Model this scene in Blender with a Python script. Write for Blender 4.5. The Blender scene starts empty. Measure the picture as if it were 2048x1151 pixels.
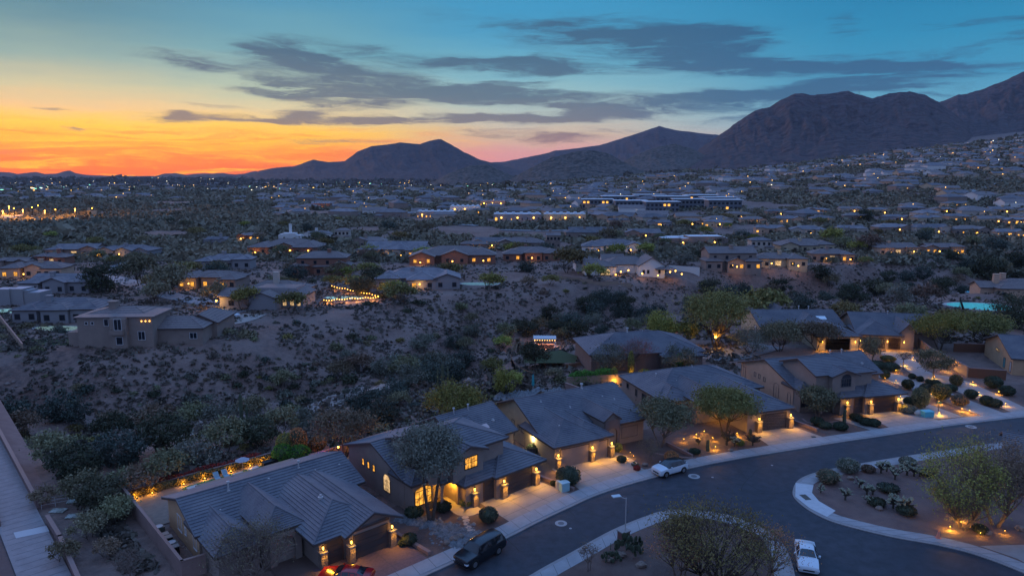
import bpy, math, random
import numpy as np
from mathutils import Vector, Matrix
R=math.radians
rnd=random.Random(7)
C=bpy.context.scene.collection
sc=bpy.context.scene
# ------------------------------------------------------------------ camera
FX=1384.0; PITCH=math.atan(225.5/FX); HC=35.0
cam=bpy.data.cameras.new('camera'); camo=bpy.data.objects.new('camera',cam); C.objects.link(camo)
cam.sensor_width=36; cam.lens=36*FX/2048; cam.clip_start=0.5; cam.clip_end=60000
camo.location=(0,0,HC); camo.rotation_euler=(math.pi/2-PITCH,0,0); sc.camera=camo
sc.view_settings.view_transform='Standard'; sc.view_settings.look='None'
sc.view_settings.exposure=0.10; sc.view_settings.gamma=1.0
def lin(c):
    return tuple((v/255/12.92 if v/255<=.04045 else ((v/255+.055)/1.055)**2.4) for v in c)
def raydir(px,py):
    v=py-575.5
    return (px-1024, FX*math.cos(PITCH)-v*math.sin(PITCH), -FX*math.sin(PITCH)-v*math.cos(PITCH))
# ------------------------------------------------------------------ sky (world) : dusk gradient + streaky cloud, plus a low Nishita sky
SUN_AZ=R(-33); SUN_EL=R(2.5)
w=bpy.data.worlds.new('World'); sc.world=w; w.use_nodes=True
nt=w.node_tree; nt.nodes.clear()
def N(t,**k):
    n=nt.nodes.new(t)
    for a,b in k.items(): setattr(n,a,b)
    return n
def L(a,b): nt.links.new(a,b)
def M(op,a,b=None,c=None):
    n=N('ShaderNodeMath',operation=op)
    for i,v in enumerate((a,b,c)):
        if v is None: continue
        if isinstance(v,(int,float)): n.inputs[i].default_value=v
        else: L(v,n.inputs[i])
    return n.outputs[0]
tc=N('ShaderNodeTexCoord'); sp=N('ShaderNodeSeparateXYZ'); L(tc.outputs['Generated'],sp.inputs[0])
X,Y,Z=sp.outputs
hyp=M('SQRT',M('ADD',M('MULTIPLY',X,X),M('MULTIPLY',Y,Y)))
EL=M('DIVIDE',Z,M('MAXIMUM',hyp,0.001))       # tan elevation
AZ=M('ARCTAN2',X,Y)                            # 0 = view direction, + right
def ramp(fac,pts,interp='LINEAR'):
    r=N('ShaderNodeValToRGB'); cr=r.color_ramp; cr.interpolation=interp
    while len(cr.elements)>1: cr.elements.remove(cr.elements[-1])
    for i,(p,c) in enumerate(pts):
        e=cr.elements[0] if i==0 else cr.elements.new(p)
        e.position=p; e.color=(*c,1) if len(c)==3 else c
    L(fac,r.inputs[0]); return r.outputs[0]
def mix(f,a,b,mode='MIX'):
    n=N('ShaderNodeMix',data_type='RGBA',blend_type=mode)
    if isinstance(f,(int,float)): n.inputs[0].default_value=f
    else: L(f,n.inputs[0])
    for i,v in ((6,a),(7,b)):
        if isinstance(v,tuple): n.inputs[i].default_value=(*v[:3],1)
        else: L(v,n.inputs[i])
    return n.outputs[2]
def noise(vec,scale,detail=4,rough=.55,dim='3D',dist=0):
    n=N('ShaderNodeTexNoise',noise_dimensions=dim); n.inputs['Scale'].default_value=scale
    n.inputs['Detail'].default_value=detail; n.inputs['Roughness'].default_value=rough; n.inputs['Distortion'].default_value=dist
    L(vec,n.inputs['Vector']); return n.outputs['Fac']
def comb(x,y,z=0.0):
    n=N('ShaderNodeCombineXYZ')
    for i,v in enumerate((x,y,z)):
        if isinstance(v,(int,float)): n.inputs[i].default_value=v
        else: L(v,n.inputs[i])
    return n.outputs[0]
base_uv=comb(M('MULTIPLY',AZ,1.0),M('MULTIPLY',EL,7.0))
wn=noise(base_uv,5.0,5,.6); wn2=noise(comb(M('ADD',AZ,7.3),M('MULTIPLY',EL,5.0)),7.0,5,.6)
ELw=M('ADD',EL,M('MULTIPLY',M('SUBTRACT',wn,.5),.040))
AZw=M('ADD',AZ,M('MULTIPLY',M('SUBTRACT',wn2,.5),.16))
S=3.2   # ramp position = E*S
EF=M('MULTIPLY',M('MAXIMUM',ELw,0.0),S)
def rp(L_): return [(min(1,max(0,e*S)),lin(c)) for e,c in L_]
zen=(1.0,(.62,))
ZEN=(44,70,108)
rL=ramp(EF,rp([(0.0,(226,78,24)),(.012,(246,104,6)),(.03,(252,138,0)),(.048,(254,176,4)),(.064,(252,200,50)),(.08,(240,194,128)),(.105,(206,196,150)),(.14,(142,172,160)),(.195,(84,138,152)),(.31,ZEN)]))
rM=ramp(EF,rp([(0.0,(218,96,60)),(.014,(238,112,40)),(.03,(248,146,34)),(.045,(252,182,36)),(.062,(250,198,72)),(.085,(226,202,148)),(.115,(178,194,168)),(.16,(112,168,176)),(.23,(76,148,178)),(.31,ZEN)]))
rC=ramp(EF,rp([(0.0,(196,128,132)),(.02,(206,138,142)),(.036,(204,148,144)),(.055,(200,172,146)),(.08,(180,186,174)),(.11,(150,186,186)),(.15,(104,172,192)),(.2,(66,154,192)),(.25,(52,146,190)),(.31,ZEN)]))
rR=ramp(EF,rp([(0.0,(150,130,146)),(.04,(140,160,176)),(.08,(96,156,180)),(.12,(60,146,180)),(.17,(38,138,178)),(.23,(26,124,168)),(.31,ZEN)]))
def mr(v,a,b):
    n=N('ShaderNodeMapRange',interpolation_type='SMOOTHSTEP'); n.inputs[1].default_value=a; n.inputs[2].default_value=b; L(v,n.inputs[0]); return n.outputs[0]
c=mix(mr(AZ,R(-34),R(-17)),rL,rM); c=mix(mr(AZ,R(-17),R(1)),c,rC); c=mix(mr(AZ,R(2),R(28)),c,rR)
# coloured streaks low in the west
st=noise(comb(M('MULTIPLY',AZ,2.2),M('MULTIPLY',ELw,42.0)),3.0,4,.6)
lowW=M('MULTIPLY',M('SUBTRACT',1.0,mr(EL,.045,.075)),M('SUBTRACT',1.0,mr(AZ,R(-16),R(2))))
c=mix(M('MULTIPLY',mr(st,.48,.66),M('MULTIPLY',lowW,.5)),c,lin((236,92,24)))
c=mix(M('MULTIPLY',mr(st,.52,.34),M('MULTIPLY',lowW,.75)),c,lin((255,190,16)))
# dark cloud bodies: soft lenses placed by bearing and elevation, broken by noise
def px2dir(px,py):
    d=raydir(px,py); return math.atan2(d[0],d[1]), d[2]/math.hypot(d[0],d[1])
cl=[(370,124,115,12,.10,1.0),(590,105,110,26,.12,.8),(660,140,150,26,.10,.95),(560,175,70,20,.2,.65),(700,195,170,16,.05,.8),(930,186,230,13,.02,1.1),
 (860,238,430,7,-.02,1.1),(600,226,90,12,-.12,.7),(345,233,50,8,0,1.0),(1090,138,250,11,.03,1.1),(1180,75,180,34,.05,.75),(1430,95,140,32,.22,1.0),(1400,125,150,16,.1,.7),(1700,132,330,12,.04,.95),
 (1320,212,230,15,-.03,.85),(1560,182,330,14,-.02,.75),(1690,50,26,34,0,.45),(430,212,75,6,.08,.55),(1120,275,120,7,.02,.7),(660,287,110,7,.0,.65),(1020,200,150,9,.0,.6),(1240,262,90,6,.0,.5),
 (130,220,45,2.5,.03,.8),(130,252,22,4,.0,.6),(770,105,120,10,.1,.4),(1900,155,160,9,-.03,.5),(500,243,130,3.5,.03,.6),(-40,300,200,9,0,.35),(1150,240,160,8,0,.8),(2060,120,160,8,0,.4)]
acc=None
for (px,py,rx,ry,rot,stn) in cl:
    a0,e0=px2dir(px,py); a1,_=px2dir(px+rx,py); _,e1=px2dir(px,py-ry)
    ra=max(.004,a1-a0); re=max(.0012,e1-e0)
    da=M('SUBTRACT',AZw,a0); de=M('SUBTRACT',ELw,e0)
    u=M('DIVIDE',da,ra); v=M('DIVIDE',M('ADD',de,M('MULTIPLY',da,rot)),re*1.25)
    d2=M('ADD',M('MULTIPLY',u,u),M('MULTIPLY',v,v))
    g=M('MULTIPLY',M('EXPONENT',M('MULTIPLY',d2,-1.15)),stn)
    acc=g if acc is None else M('ADD',acc,g)
fine=noise(comb(M('MULTIPLY',AZw,1.6),M('ADD',M('MULTIPLY',ELw,15.0),M('MULTIPLY',AZw,1.1))),6.5,8,.66,dist=.6)
fine2=noise(comb(M('MULTIPLY',AZw,1.0),M('MULTIPLY',ELw,9.0)),3.4,6,.6)
gen=M('MULTIPLY',M('MULTIPLY',mr(fine2,.47,.70),mr(AZ,R(-20),R(2))),M('MULTIPLY',mr(EL,.02,.06),M('SUBTRACT',1.0,mr(EL,.17,.26))))
dens=M('ADD',M('MULTIPLY',acc,M('ADD',-.85,M('MULTIPLY',fine,3.7))),M('MULTIPLY',gen,1.15))
dens=mr(dens,.10,1.0)
ccol=ramp(EF,rp([(0,(150,100,100)),(.04,(142,108,108)),(.07,(104,98,108)),(.11,(74,90,108)),(.16,(58,84,106)),(.3,(50,86,112))]))
ccol=mix(mr(AZ,R(0),R(20)),ccol,lin((42,82,116)))
c=mix(M('MULTIPLY',dens,.84),c,ccol)
c=mix(mr(EL,.26,.6),c,(.245,.545,1.27))                       # zenith out of view, brightened as blue fill light
back=mr(M('ABSOLUTE',AZ),R(48),R(105))
c=mix(back,c,(.225,.360,.740))                                   # unseen eastern sky behind the viewer, brightened as fill light
c=mix(M('SUBTRACT',1.0,mr(Z,-.06,-.0)),c,(.05,.045,.05))
boost=M('ADD',1.0,M('MULTIPLY',M('SUBTRACT',1.0,mr(EL,.0,.20)),.18))
bv_=N('ShaderNodeVectorMath',operation='SCALE'); L(c,bv_.inputs[0]); L(boost,bv_.inputs['Scale'])
bg=N('ShaderNodeBackground'); L(bv_.outputs[0],bg.inputs[0]); bg.inputs[1].default_value=1.0
sky=N('ShaderNodeTexSky',sky_type='NISHITA'); sky.sun_disc=False; sky.sun_elevation=SUN_EL; sky.sun_rotation=SUN_AZ
bg2=N('ShaderNodeBackground'); L(sky.outputs[0],bg2.inputs[0]); bg2.inputs[1].default_value=0.004
ad=N('ShaderNodeAddShader'); L(bg.outputs[0],ad.inputs[0]); L(bg2.outputs[0],ad.inputs[1])
wo=N('ShaderNodeOutputWorld'); L(ad.outputs[0],wo.inputs[0])
sl=bpy.data.lights.new('sun','SUN'); sl.energy=0.75; sl.angle=R(24); sl.color=(1,.60,.50)
so=bpy.data.objects.new('sun',sl); C.objects.link(so); so.rotation_euler=(R(90-9),0,-SUN_AZ+0)
so.rotation_euler=Vector((-math.sin(SUN_AZ),-math.cos(SUN_AZ),-math.tan(R(10)))).to_track_quat('-Z','Y').to_euler()
# ------------------------------------------------------------------ materials
MATS={}
def mat(name,base,rough=.85,var=None,vs=1.5,bump=0,bs=8,bd=.2,metal=0,emit=None,es=0,spec=.3,coord='Object',var2=None,vs2=.2,inst=0,light=True,leaf=0):
    if name in MATS: return MATS[name]
    m=bpy.data.materials.new(name); m.use_nodes=True; t=m.node_tree; b=t.nodes['Principled BSDF']
    b.inputs['Base Color'].default_value=(*base,1); b.inputs['Roughness'].default_value=rough; b.inputs['Metallic'].default_value=metal
    b.inputs['Specular IOR Level'].default_value=spec
    cur=None
    def nn(tp): return t.nodes.new(tp)
    def mx(f,a,bb):
        x=nn('ShaderNodeMix'); x.data_type='RGBA'; t.links.new(f,x.inputs[0])
        for i,v in ((6,a),(7,bb)):
            if isinstance(v,tuple): x.inputs[i].default_value=(*v,1)
            else: t.links.new(v,x.inputs[i])
        return x.outputs[2]
    if var or bump or var2:
        g=nn('ShaderNodeNewGeometry') if coord=='World' else nn('ShaderNodeTexCoord')
        co=g.outputs['Position'] if coord=='World' else g.outputs['Object']
    def nz(s,d=5):
        n=nn('ShaderNodeTexNoise'); n.inputs['Scale'].default_value=s; n.inputs['Detail'].default_value=d; n.inputs['Roughness'].default_value=.62; t.links.new(co,n.inputs['Vector'])
        r=nn('ShaderNodeMapRange'); r.inputs[1].default_value=.36; r.inputs[2].default_value=.66; t.links.new(n.outputs['Fac'],r.inputs[0]); return r.outputs[0]
    cur=base
    if var: cur=mx(nz(vs),base,var)
    if var2: cur=mx(nz(vs2,3),cur,var2)
    if inst:
        oi=nn('ShaderNodeObjectInfo'); hs=nn('ShaderNodeHueSaturation')
        r=nn('ShaderNodeMapRange'); r.inputs[3].default_value=1-inst; r.inputs[4].default_value=1+inst; t.links.new(oi.outputs['Random'],r.inputs[0])
        t.links.new(r.outputs[0],hs.inputs['Value'])
        r2=nn('ShaderNodeMapRange'); r2.inputs[3].default_value=.5-inst*.12; r2.inputs[4].default_value=.5+inst*.12
        mm=nn('ShaderNodeMath'); mm.operation='FRACT'; m2=nn('ShaderNodeMath'); m2.operation='MULTIPLY'; m2.inputs[1].default_value=7.31
        t.links.new(oi.outputs['Random'],m2.inputs[0]); t.links.new(m2.outputs[0],mm.inputs[0]); t.links.new(mm.outputs[0],r2.inputs[0]); t.links.new(r2.outputs[0],hs.inputs['Hue'])
        if isinstance(cur,tuple): hs.inputs['Color'].default_value=(*cur,1)
        else: t.links.new(cur,hs.inputs['Color'])
        cur=hs.outputs[0]
    if not isinstance(cur,tuple): t.links.new(cur,b.inputs['Base Color'])
    if bump:
        n=nn('ShaderNodeTexNoise'); n.inputs['Scale'].default_value=bs; n.inputs['Detail'].default_value=6; t.links.new(co,n.inputs['Vector'])
        bp=nn('ShaderNodeBump'); bp.inputs['Strength'].default_value=bump; bp.inputs['Distance'].default_value=bd; t.links.new(n.outputs['Fac'],bp.inputs['Height']); t.links.new(bp.outputs[0],b.inputs['Normal'])
    if emit:
        b.inputs['Emission Color'].default_value=(*emit,1); b.inputs['Emission Strength'].default_value=es
        if not light:
            try: m.cycles.emission_sampling='NONE'
            except Exception: pass
    MATS[name]=m; return m
def lit_mat(name,col,s,vs=2.5,lo=.25):
    if name in MATS: return MATS[name]
    m=mat(name,(.05,.04,.03),.4,emit=col,es=s); t=m.node_tree; b=t.nodes['Principled BSDF']
    g=t.nodes.new('ShaderNodeTexCoord'); n=t.nodes.new('ShaderNodeTexNoise'); n.inputs['Scale'].default_value=vs; n.inputs['Detail'].default_value=3
    r=t.nodes.new('ShaderNodeMapRange'); r.inputs[1].default_value=.35; r.inputs[2].default_value=.65; r.inputs[3].default_value=s*lo; r.inputs[4].default_value=s
    t.links.new(g.outputs['Object'],n.inputs['Vector']); t.links.new(n.outputs['Fac'],r.inputs[0]); t.links.new(r.outputs[0],b.inputs['Emission Strength'])
    return m
# ------------------------------------------------------------------ mesh helpers
class MB:
    def __init__(s): s.v=[]; s.f=[]; s.m=[]; s.cm=0
    def add(s,vs,fs):
        o=len(s.v); s.v+= [tuple(p) for p in vs]; s.f+=[tuple(i+o for i in f) for f in fs]; s.m+=[s.cm]*len(fs)
    def box(s,x0,x1,y0,y1,z0,z1):
        s.add([(x0,y0,z0),(x1,y0,z0),(x1,y1,z0),(x0,y1,z0),(x0,y0,z1),(x1,y0,z1),(x1,y1,z1),(x0,y1,z1)],[(0,3,2,1),(4,5,6,7),(0,1,5,4),(1,2,6,5),(2,3,7,6),(3,0,4,7)])
    def poly(s,pts): s.add(pts,[tuple(range(len(pts)))])
    def prism(s,pts,z0,z1):      # pts 2D, counter-clockwise; z0/z1 numbers or lists
        n=len(pts); a=z0 if isinstance(z0,list) else [z0]*n; b=z1 if isinstance(z1,list) else [z1]*n
        s.add([(p[0],p[1],a[i]) for i,p in enumerate(pts)]+[(p[0],p[1],b[i]) for i,p in enumerate(pts)],[tuple(range(n))[::-1],tuple(range(n,2*n))]+[(i,(i+1)%n,n+(i+1)%n,n+i) for i in range(n)])
    def ybox(s,cx,cy,sx,sy,z0,z1,a):   # box rotated about z
        c_,s_=math.cos(a),math.sin(a)
        s.prism([(cx+u*sx/2*c_-v*sy/2*s_,cy+u*sx/2*s_+v*sy/2*c_) for u,v in ((-1,-1),(1,-1),(1,1),(-1,1))],z0,z1)
    def tube(s,pts,rad,n=6,cap=True):
        pts=[Vector(p) for p in pts]; rad=rad if isinstance(rad,(list,tuple)) else [rad]*len(pts); vs=[]; prev=None
        for i,p in enumerate(pts):
            d=(pts[min(i+1,len(pts)-1)]-pts[max(i-1,0)]).normalized()
            if prev is None:
                a=Vector((0,0,1)) if abs(d.z)<.9 else Vector((1,0,0)); u=d.cross(a).normalized()
            else: u=(prev-d*prev.dot(d)).normalized()
            prev=u; v=d.cross(u)
            vs+=[tuple(p+(u*math.cos(t)+v*math.sin(t))*rad[i]) for t in [2*math.pi*k/n for k in range(n)]]
        fs=[(i*n+k,i*n+(k+1)%n,(i+1)*n+(k+1)%n,(i+1)*n+k) for i in range(len(pts)-1) for k in range(n)]
        if cap: fs+=[tuple(range(n))[::-1],tuple((len(pts)-1)*n+k for k in range(n))]
        s.add(vs,fs)
    def lathe(s,prof,n=12,c=(0,0,0)):
        vs=[(c[0]+r*math.cos(2*math.pi*k/n),c[1]+r*math.sin(2*math.pi*k/n),c[2]+z) for r,z in prof for k in range(n)]
        fs=[(i*n+k,i*n+(k+1)%n,(i+1)*n+(k+1)%n,(i+1)*n+k) for i in range(len(prof)-1) for k in range(n)]
        fs+=[tuple(range(n))[::-1],tuple((len(prof)-1)*n+k for k in range(n))]
        s.add(vs,fs)
    def blob(s,c,r,seed=0,n=8,m=6,amp=.2,flat=1.0):
        q=random.Random(seed); vs=[];
        rr=r if isinstance(r,(tuple,list)) else (r,r,r)
        for i in range(m+1):
            th=math.pi*i/m
            for k in range(n):
                ph=2*math.pi*k/n; f=1+q.uniform(-amp,amp)
                vs.append((c[0]+rr[0]*f*math.sin(th)*math.cos(ph),c[1]+rr[1]*f*math.sin(th)*math.sin(ph),c[2]+rr[2]*f*math.cos(th)))
        s.add(vs,[(i*n+k,(i+1)*n+k,(i+1)*n+(k+1)%n,i*n+(k+1)%n) for i in range(m) for k in range(n)])
def mesh_of(name,mb,mats,smooth=False):
    me=bpy.data.meshes.new(name); me.from_pydata(mb.v,[],mb.f); 
    for m in (mats if isinstance(mats,(list,tuple)) else [mats]): me.materials.append(m)
    if any(mb.m): me.polygons.foreach_set('material_index',mb.m)
    if smooth: me.polygons.foreach_set('use_smooth',[True]*len(mb.f))
    me.update(); return me
def obj(name,mb,mats,parent=None,smooth=False,loc=None):
    o=bpy.data.objects.new(name,mesh_of(name,mb,mats,smooth)); C.objects.link(o)
    if parent is not None: o.parent=parent
    if loc is not None: o.location=loc
    return o
def tag(o,label=None,cat=None,group=None,kind=None):
    if label: o['label']=label
    if cat: o['category']=cat
    if group: o['group']=group
    if kind: o['kind']=kind
    return o
def empty(name,loc,rz=0,label=None,cat=None,group=None):
    o=bpy.data.objects.new(name,None); C.objects.link(o); o.location=loc; o.rotation_euler=(0,0,rz); o.empty_display_size=.3
    return tag(o,label,cat,group)
def struct(name,mb,m,smooth=False): return tag(obj(name,mb,m,smooth=smooth),kind='structure')
def np_mesh(name,V,Q,mats,smooth=False,midx=None):       # V (n,3) float, Q (m,k) int
    me=bpy.data.meshes.new(name); n=len(V); m,k=Q.shape
    me.vertices.add(n); me.vertices.foreach_set('co',V.astype(np.float32).ravel())
    me.loops.add(m*k); me.loops.foreach_set('vertex_index',Q.astype(np.int32).ravel())
    me.polygons.add(m); me.polygons.foreach_set('loop_start',np.arange(0,m*k,k,dtype=np.int32))
    try: me.polygons.foreach_set('loop_total',np.full(m,k,dtype=np.int32))
    except Exception: pass
    for x in (mats if isinstance(mats,(list,tuple)) else [mats]): me.materials.append(x)
    if midx is not None: me.polygons.foreach_set('material_index',midx.astype(np.int32))
    if smooth: me.polygons.foreach_set('use_smooth',np.ones(m,dtype=bool))
    me.update(calc_edges=True); return me
def copy_tree(o,parent=None):
    c_=o.copy(); C.objects.link(c_)
    if parent is not None: c_.parent=parent
    for ch in o.children: copy_tree(ch,c_)
    return c_
def point(loc,col,power,rad=.12,parent=None,name='lamp_light'):
    l=bpy.data.lights.new(name,'POINT'); l.energy=power; l.color=col; l.shadow_soft_size=rad
    o=bpy.data.objects.new(name,l); C.objects.link(o); o.location=loc
    if parent is not None: o.parent=parent
    return o
WARM=(1,.47,.035)
def spot(loc,col,power,parent,dir=(0,-.45,-1),size=150,rad=.12,name='lantern_light'):
    l=bpy.data.lights.new(name,'SPOT'); l.energy=power; l.color=col; l.shadow_soft_size=rad; l.spot_size=R(size); l.spot_blend=.7
    o=bpy.data.objects.new(name,l); C.objects.link(o); o.location=loc; o.parent=parent; o.rotation_euler=Vector(dir).to_track_quat('-Z','Y').to_euler(); return o
GOLD=(1,.62,.18)
# ------------------------------------------------------------------ terrain height
def vnoise(x,y,seed=0):
    xi=np.floor(x).astype(np.int64); yi=np.floor(y).astype(np.int64); xf=x-xi; yf=y-yi
    def h(a,b):
        n=(a*374761393+b*668265263+seed*1442695041)&0xffffffff
        n=((n^(n>>13))*1274126177)&0xffffffff
        return ((n^(n>>16))&0xffff)/65535.0
    u=xf*xf*(3-2*xf); v=yf*yf*(3-2*yf)
    return (h(xi,yi)*(1-u)+h(xi+1,yi)*u)*(1-v)+(h(xi,yi+1)*(1-u)+h(xi+1,yi+1)*u)*v
def fbm(x,y,o=4,seed=0):
    s=0;a=.5;t=0
    for i in range(o): s=s+a*vnoise(x*2**i,y*2**i,seed+i); t+=a; a*=.5
    return s/t
BED=[(-260,128,36,34,6),(-160,112,36,30,7),(-100,110,36,27,8),(-73,114,38,23,8),(-41,125,38,28,7.5),(-29,141,42,30,7.5),(-5,166,50,30,8),(18,190,50,30,8),(50,215,50,30,8),(86,238,55,22,9),(130,252,65,18,9),(185,268,75,26,8),(260,300,60,40,6),(400,350,60,50,4),(600,420,60,60,1)]
def seg_valley(x,y):
    best=np.full(x.shape,1e9); zz=np.zeros(x.shape)
    for a,b in zip(BED[:-1],BED[1:]):
        dx,dy=b[0]-a[0],b[1]-a[1]; t=np.clip(((x-a[0])*dx+(y-a[1])*dy)/(dx*dx+dy*dy),0,1)
        qx=a[0]+dx*t; qy=a[1]+dy*t; d=np.hypot(x-qx,y-qy); side=(dx*(y-qy)-dy*(x-qx))>0
        wd=np.where(side,a[3]+(b[3]-a[3])*t,a[2]+(b[2]-a[2])*t); dp=a[4]+(b[4]-a[4])*t
        u=np.clip((d/wd-.10)/.9,0,1); s_=1-(.55*u*u*(3-2*u)+.45*u)
        zc=-dp*s_; m=d<best; best=np.where(m,d,best); zz=np.where(m,zc,zz)
    return zz
SL=[(-3,0),(-.1,0),(0,.006),(.2,.024),(.344,.034),(.49,.056),(.63,.078),(.8,.1),(1.5,.14),(4,.14)]
def hgt(x,y):
    x=np.asarray(x,float); y=np.asarray(y,float)
    v=seg_valley(x,y)
    wild=np.clip(-v/2.5,0,1)
    g=fbm(x/11,y/11,5,3)-.5; rg=1-np.abs(2*fbm(x/20+5,y/20,4,9)-1)
    v=v+wild*(g*4.4-(rg-.75)*3.4)
    far=np.clip((y-260)/300,0,1); v=v+far*(fbm(x/90,y/90,3,21)-.5)*5
    mid=np.clip((y-150)/60,0,1)*(1-far); v=v+mid*(fbm(x/40,y/40,3,33)-.5)*1.2
    s=x/np.maximum(y,60); a=np.interp(s,[p[0] for p in SL],[p[1] for p in SL])
    rise=np.clip(y-330,0,2400); v=v+a*rise*(rise/(rise+120.))
    # wild bank strip behind the lower-left lots stays rough but level
    return v
def hz(x,y): return float(hgt(np.array([x]),np.array([y]))[0])
def at(px,py):      # where the line of sight through a picture position meets the ground
    d=np.array(raydir(px,py)); t=np.geomspace(30/d[1],9000/d[1],900); P=t[:,None]*d[None,:]; P[:,2]+=HC
    z=hgt(P[:,0],P[:,1]); i=np.argmax(P[:,2]<z)
    if i==0: i=len(t)-1
    a=P[i-1,2]-z[i-1]; b=P[i,2]-z[i]; k=a/(a-b) if a!=b else 0
    q=P[i-1]+(P[i]-P[i-1])*k; return Vector(q)
def gz(px,py,z=0.0):
    d=raydir(px,py); t=(z-HC)/d[2]; return (d[0]*t,d[1]*t)
# ------------------------------------------------------------------ terrain mesh (fan of rings round the viewpoint)
M_ground=mat('desert_ground',(.20,.128,.105),.95,var=(.085,.060,.055),vs=.8,coord='World',bump=.8,bs=1.6,bd=.4,var2=(.21,.15,.13),vs2=.06)
angs=np.concatenate([np.linspace(-180,-48,34)[:-1],np.linspace(-48,48,420),np.linspace(48,180,34)[1:]])
rads=np.concatenate([[3],np.geomspace(12,52,12)[:-1],np.geomspace(52,420,340)[:-1],np.geomspace(420,3200,200)[:-1],np.geomspace(3200,9300,24)])
AA,RR=np.meshgrid(np.radians(angs),rads); TX=RR*np.sin(AA); TY=RR*np.cos(AA); TZ=hgt(TX,TY)
TZ=np.where(TY<40,np.minimum(TZ,0),TZ)
far_=RR>7500; TZ=np.where(far_,np.minimum(TZ,60),TZ)
nr,na=AA.shape; idx=np.arange(nr*na).reshape(nr,na)
Q=np.stack([idx[:-1,:-1],idx[:-1,1:],idx[1:,1:],idx[1:,:-1]],-1).reshape(-1,4)[:,::-1]
to=bpy.data.objects.new('ground',np_mesh('ground',np.stack([TX,TY,TZ],-1).reshape(-1,3),Q,M_ground,True)); C.objects.link(to); tag(to,kind='structure')
# ------------------------------------------------------------------ mountains
def mountain(name,prof,D,Wf,Wb,m,seed,gully=.35,rough=1.2,step=2.0):
    xs=[p[0] for p in prof]; ys=[p[1] for p in prof]
    px=np.arange(xs[0],xs[-1]+.1,step); py=np.interp(px,xs,ys)
    py=py+(fbm(px/9,px*0,4,seed+5)-.5)*2.6*rough
    nv=[-1.0,-.92,-.84,-.76,-.68,-.6,-.53,-.46,-.4,-.34,-.28,-.23,-.18,-.13,-.09,-.05,-.02,0,.05,.15,.3,.5,.75,1.0]
    nv=np.array(sorted(set(list(nv)+[-(k+.5)/24 for k in range(24)])))
    d=np.array([raydir(a,b) for a,b in zip(px,py)]); sx=d[:,0]/d[:,1]; E=d[:,2]/d[:,1]
    U,V=np.meshgrid(np.arange(len(px)),nv,indexing='ij')
    gn=fbm(px[U]/34+seed+V*1.6,np.abs(V)*2.2+seed,4,seed)                        # spur/gully pattern running down the slope
    rid=1-np.abs(2*gn-1)
    W_=np.where(V<0,Wf,Wb); Yd=D+V*W_*(1+0*gn)
    Xd=sx[U]*Yd
    base=hgt(Xd,Yd)-8
    crest=HC+E[U]*D
    a=np.abs(V); k=(1-a)**1.25
    lowf=np.clip((crest-base)/120,0,1)
    Hh=base+np.maximum(crest-base,0)*k
    Hh=Hh-(rid-.45)*gully*np.maximum(crest-base,0)*np.clip(a*3.2,0,1)*(1-a)*1.1
    Hh=Hh+(fbm(Xd/70*1.0,Yd/110,5,seed+2)-.5)*rough*np.maximum(crest-base,0)*.20*np.clip(a*6,0,1)*(1-a)
    # keep slopes in front from rising above the crest line of sight
    lim=HC+E[U]*Yd-1.0*a*60
    Hh=np.where(V<0,np.minimum(Hh,lim),Hh)
    n0,n1=U.shape; idx=np.arange(n0*n1).reshape(n0,n1)
    Q=np.stack([idx[:-1,:-1],idx[1:,:-1],idx[1:,1:],idx[:-1,1:]],-1).reshape(-1,4)
    o=bpy.data.objects.new(name,np_mesh(name,np.stack([Xd,Yd,Hh],-1).reshape(-1,3),Q,m,True)); C.objects.link(o); tag(o,kind='structure')
    return np.stack([Xd,Yd,Hh],-1)
M_rock=mat('mountain_rock',(.115,.075,.074),.95,var=(.016,.019,.028),vs=.035,coord='World',bump=1.0,bs=.03,bd=22,var2=(.075,.056,.056),vs2=.012)
M_rock2=mat('hill_scrub',(.15,.115,.10),.95,var=(.03,.034,.03),vs=.09,coord='World',bump=1.0,bs=.08,bd=6)
mountain('mountain',[(1360,338),(1380,312),(1400,297),(1420,284),(1450,262),(1480,240),(1510,222),(1545,211),(1565,198),(1590,187),(1605,186),(1620,190),(1660,188),(1695,181),(1720,190),(1745,196),(1780,187),(1820,182),(1850,190),(1880,206),(1920,236),(1960,270),(2010,300),(2060,310)],3100,1150,900,M_rock,11,.3,1.4)
mountain('mountain',[(1780,290),(1840,234),(1880,204),(1915,190),(1935,187),(1960,180),(2000,165),(2048,143),(2110,112),(2180,95),(2300,120),(2400,160)],3900,1400,900,M_rock,23,.32,1.0)
mountain('hill',[(985,372),(1010,364),(1060,336),(1100,316),(1150,303),(1180,300),(1215,306),(1260,330),(1310,352),(1345,364)],2150,260,260,M_rock2,31,.22,.8)
mountain('hill',[(845,372),(870,362),(900,345),(940,331),(975,329),(1010,345),(1050,362),(1070,370)],2350,260,260,M_rock2,37,.22,.8)
mountain('hill',[(1200,350),(1230,332),(1270,310),(1310,295),(1350,287),(1390,299),(1430,322),(1480,342),(1520,355)],2650,420,300,M_rock2,41,.3,.8)
mountain('mountain',[(470,362),(495,354),(520,341),(545,336),(590,332),(625,319),(655,324),(690,322),(715,303),(745,292),(790,287),(800,285),(840,288),(860,281),(882,278),(900,288),(930,305),(960,319),(1000,330),(1060,345),(1100,352)],5600,1700,1200,M_rock,53,.35,.6)
mountain('mountain',[(900,345),(960,326),(1010,323),(1050,315),(1090,307),(1110,301),(1140,298),(1200,290),(1240,278),(1280,265),(1318,252),(1350,260),(1400,266),(1440,270),(1500,300),(1560,330)],7600,2500,1000,M_rock,61,.3,.5)
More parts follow.
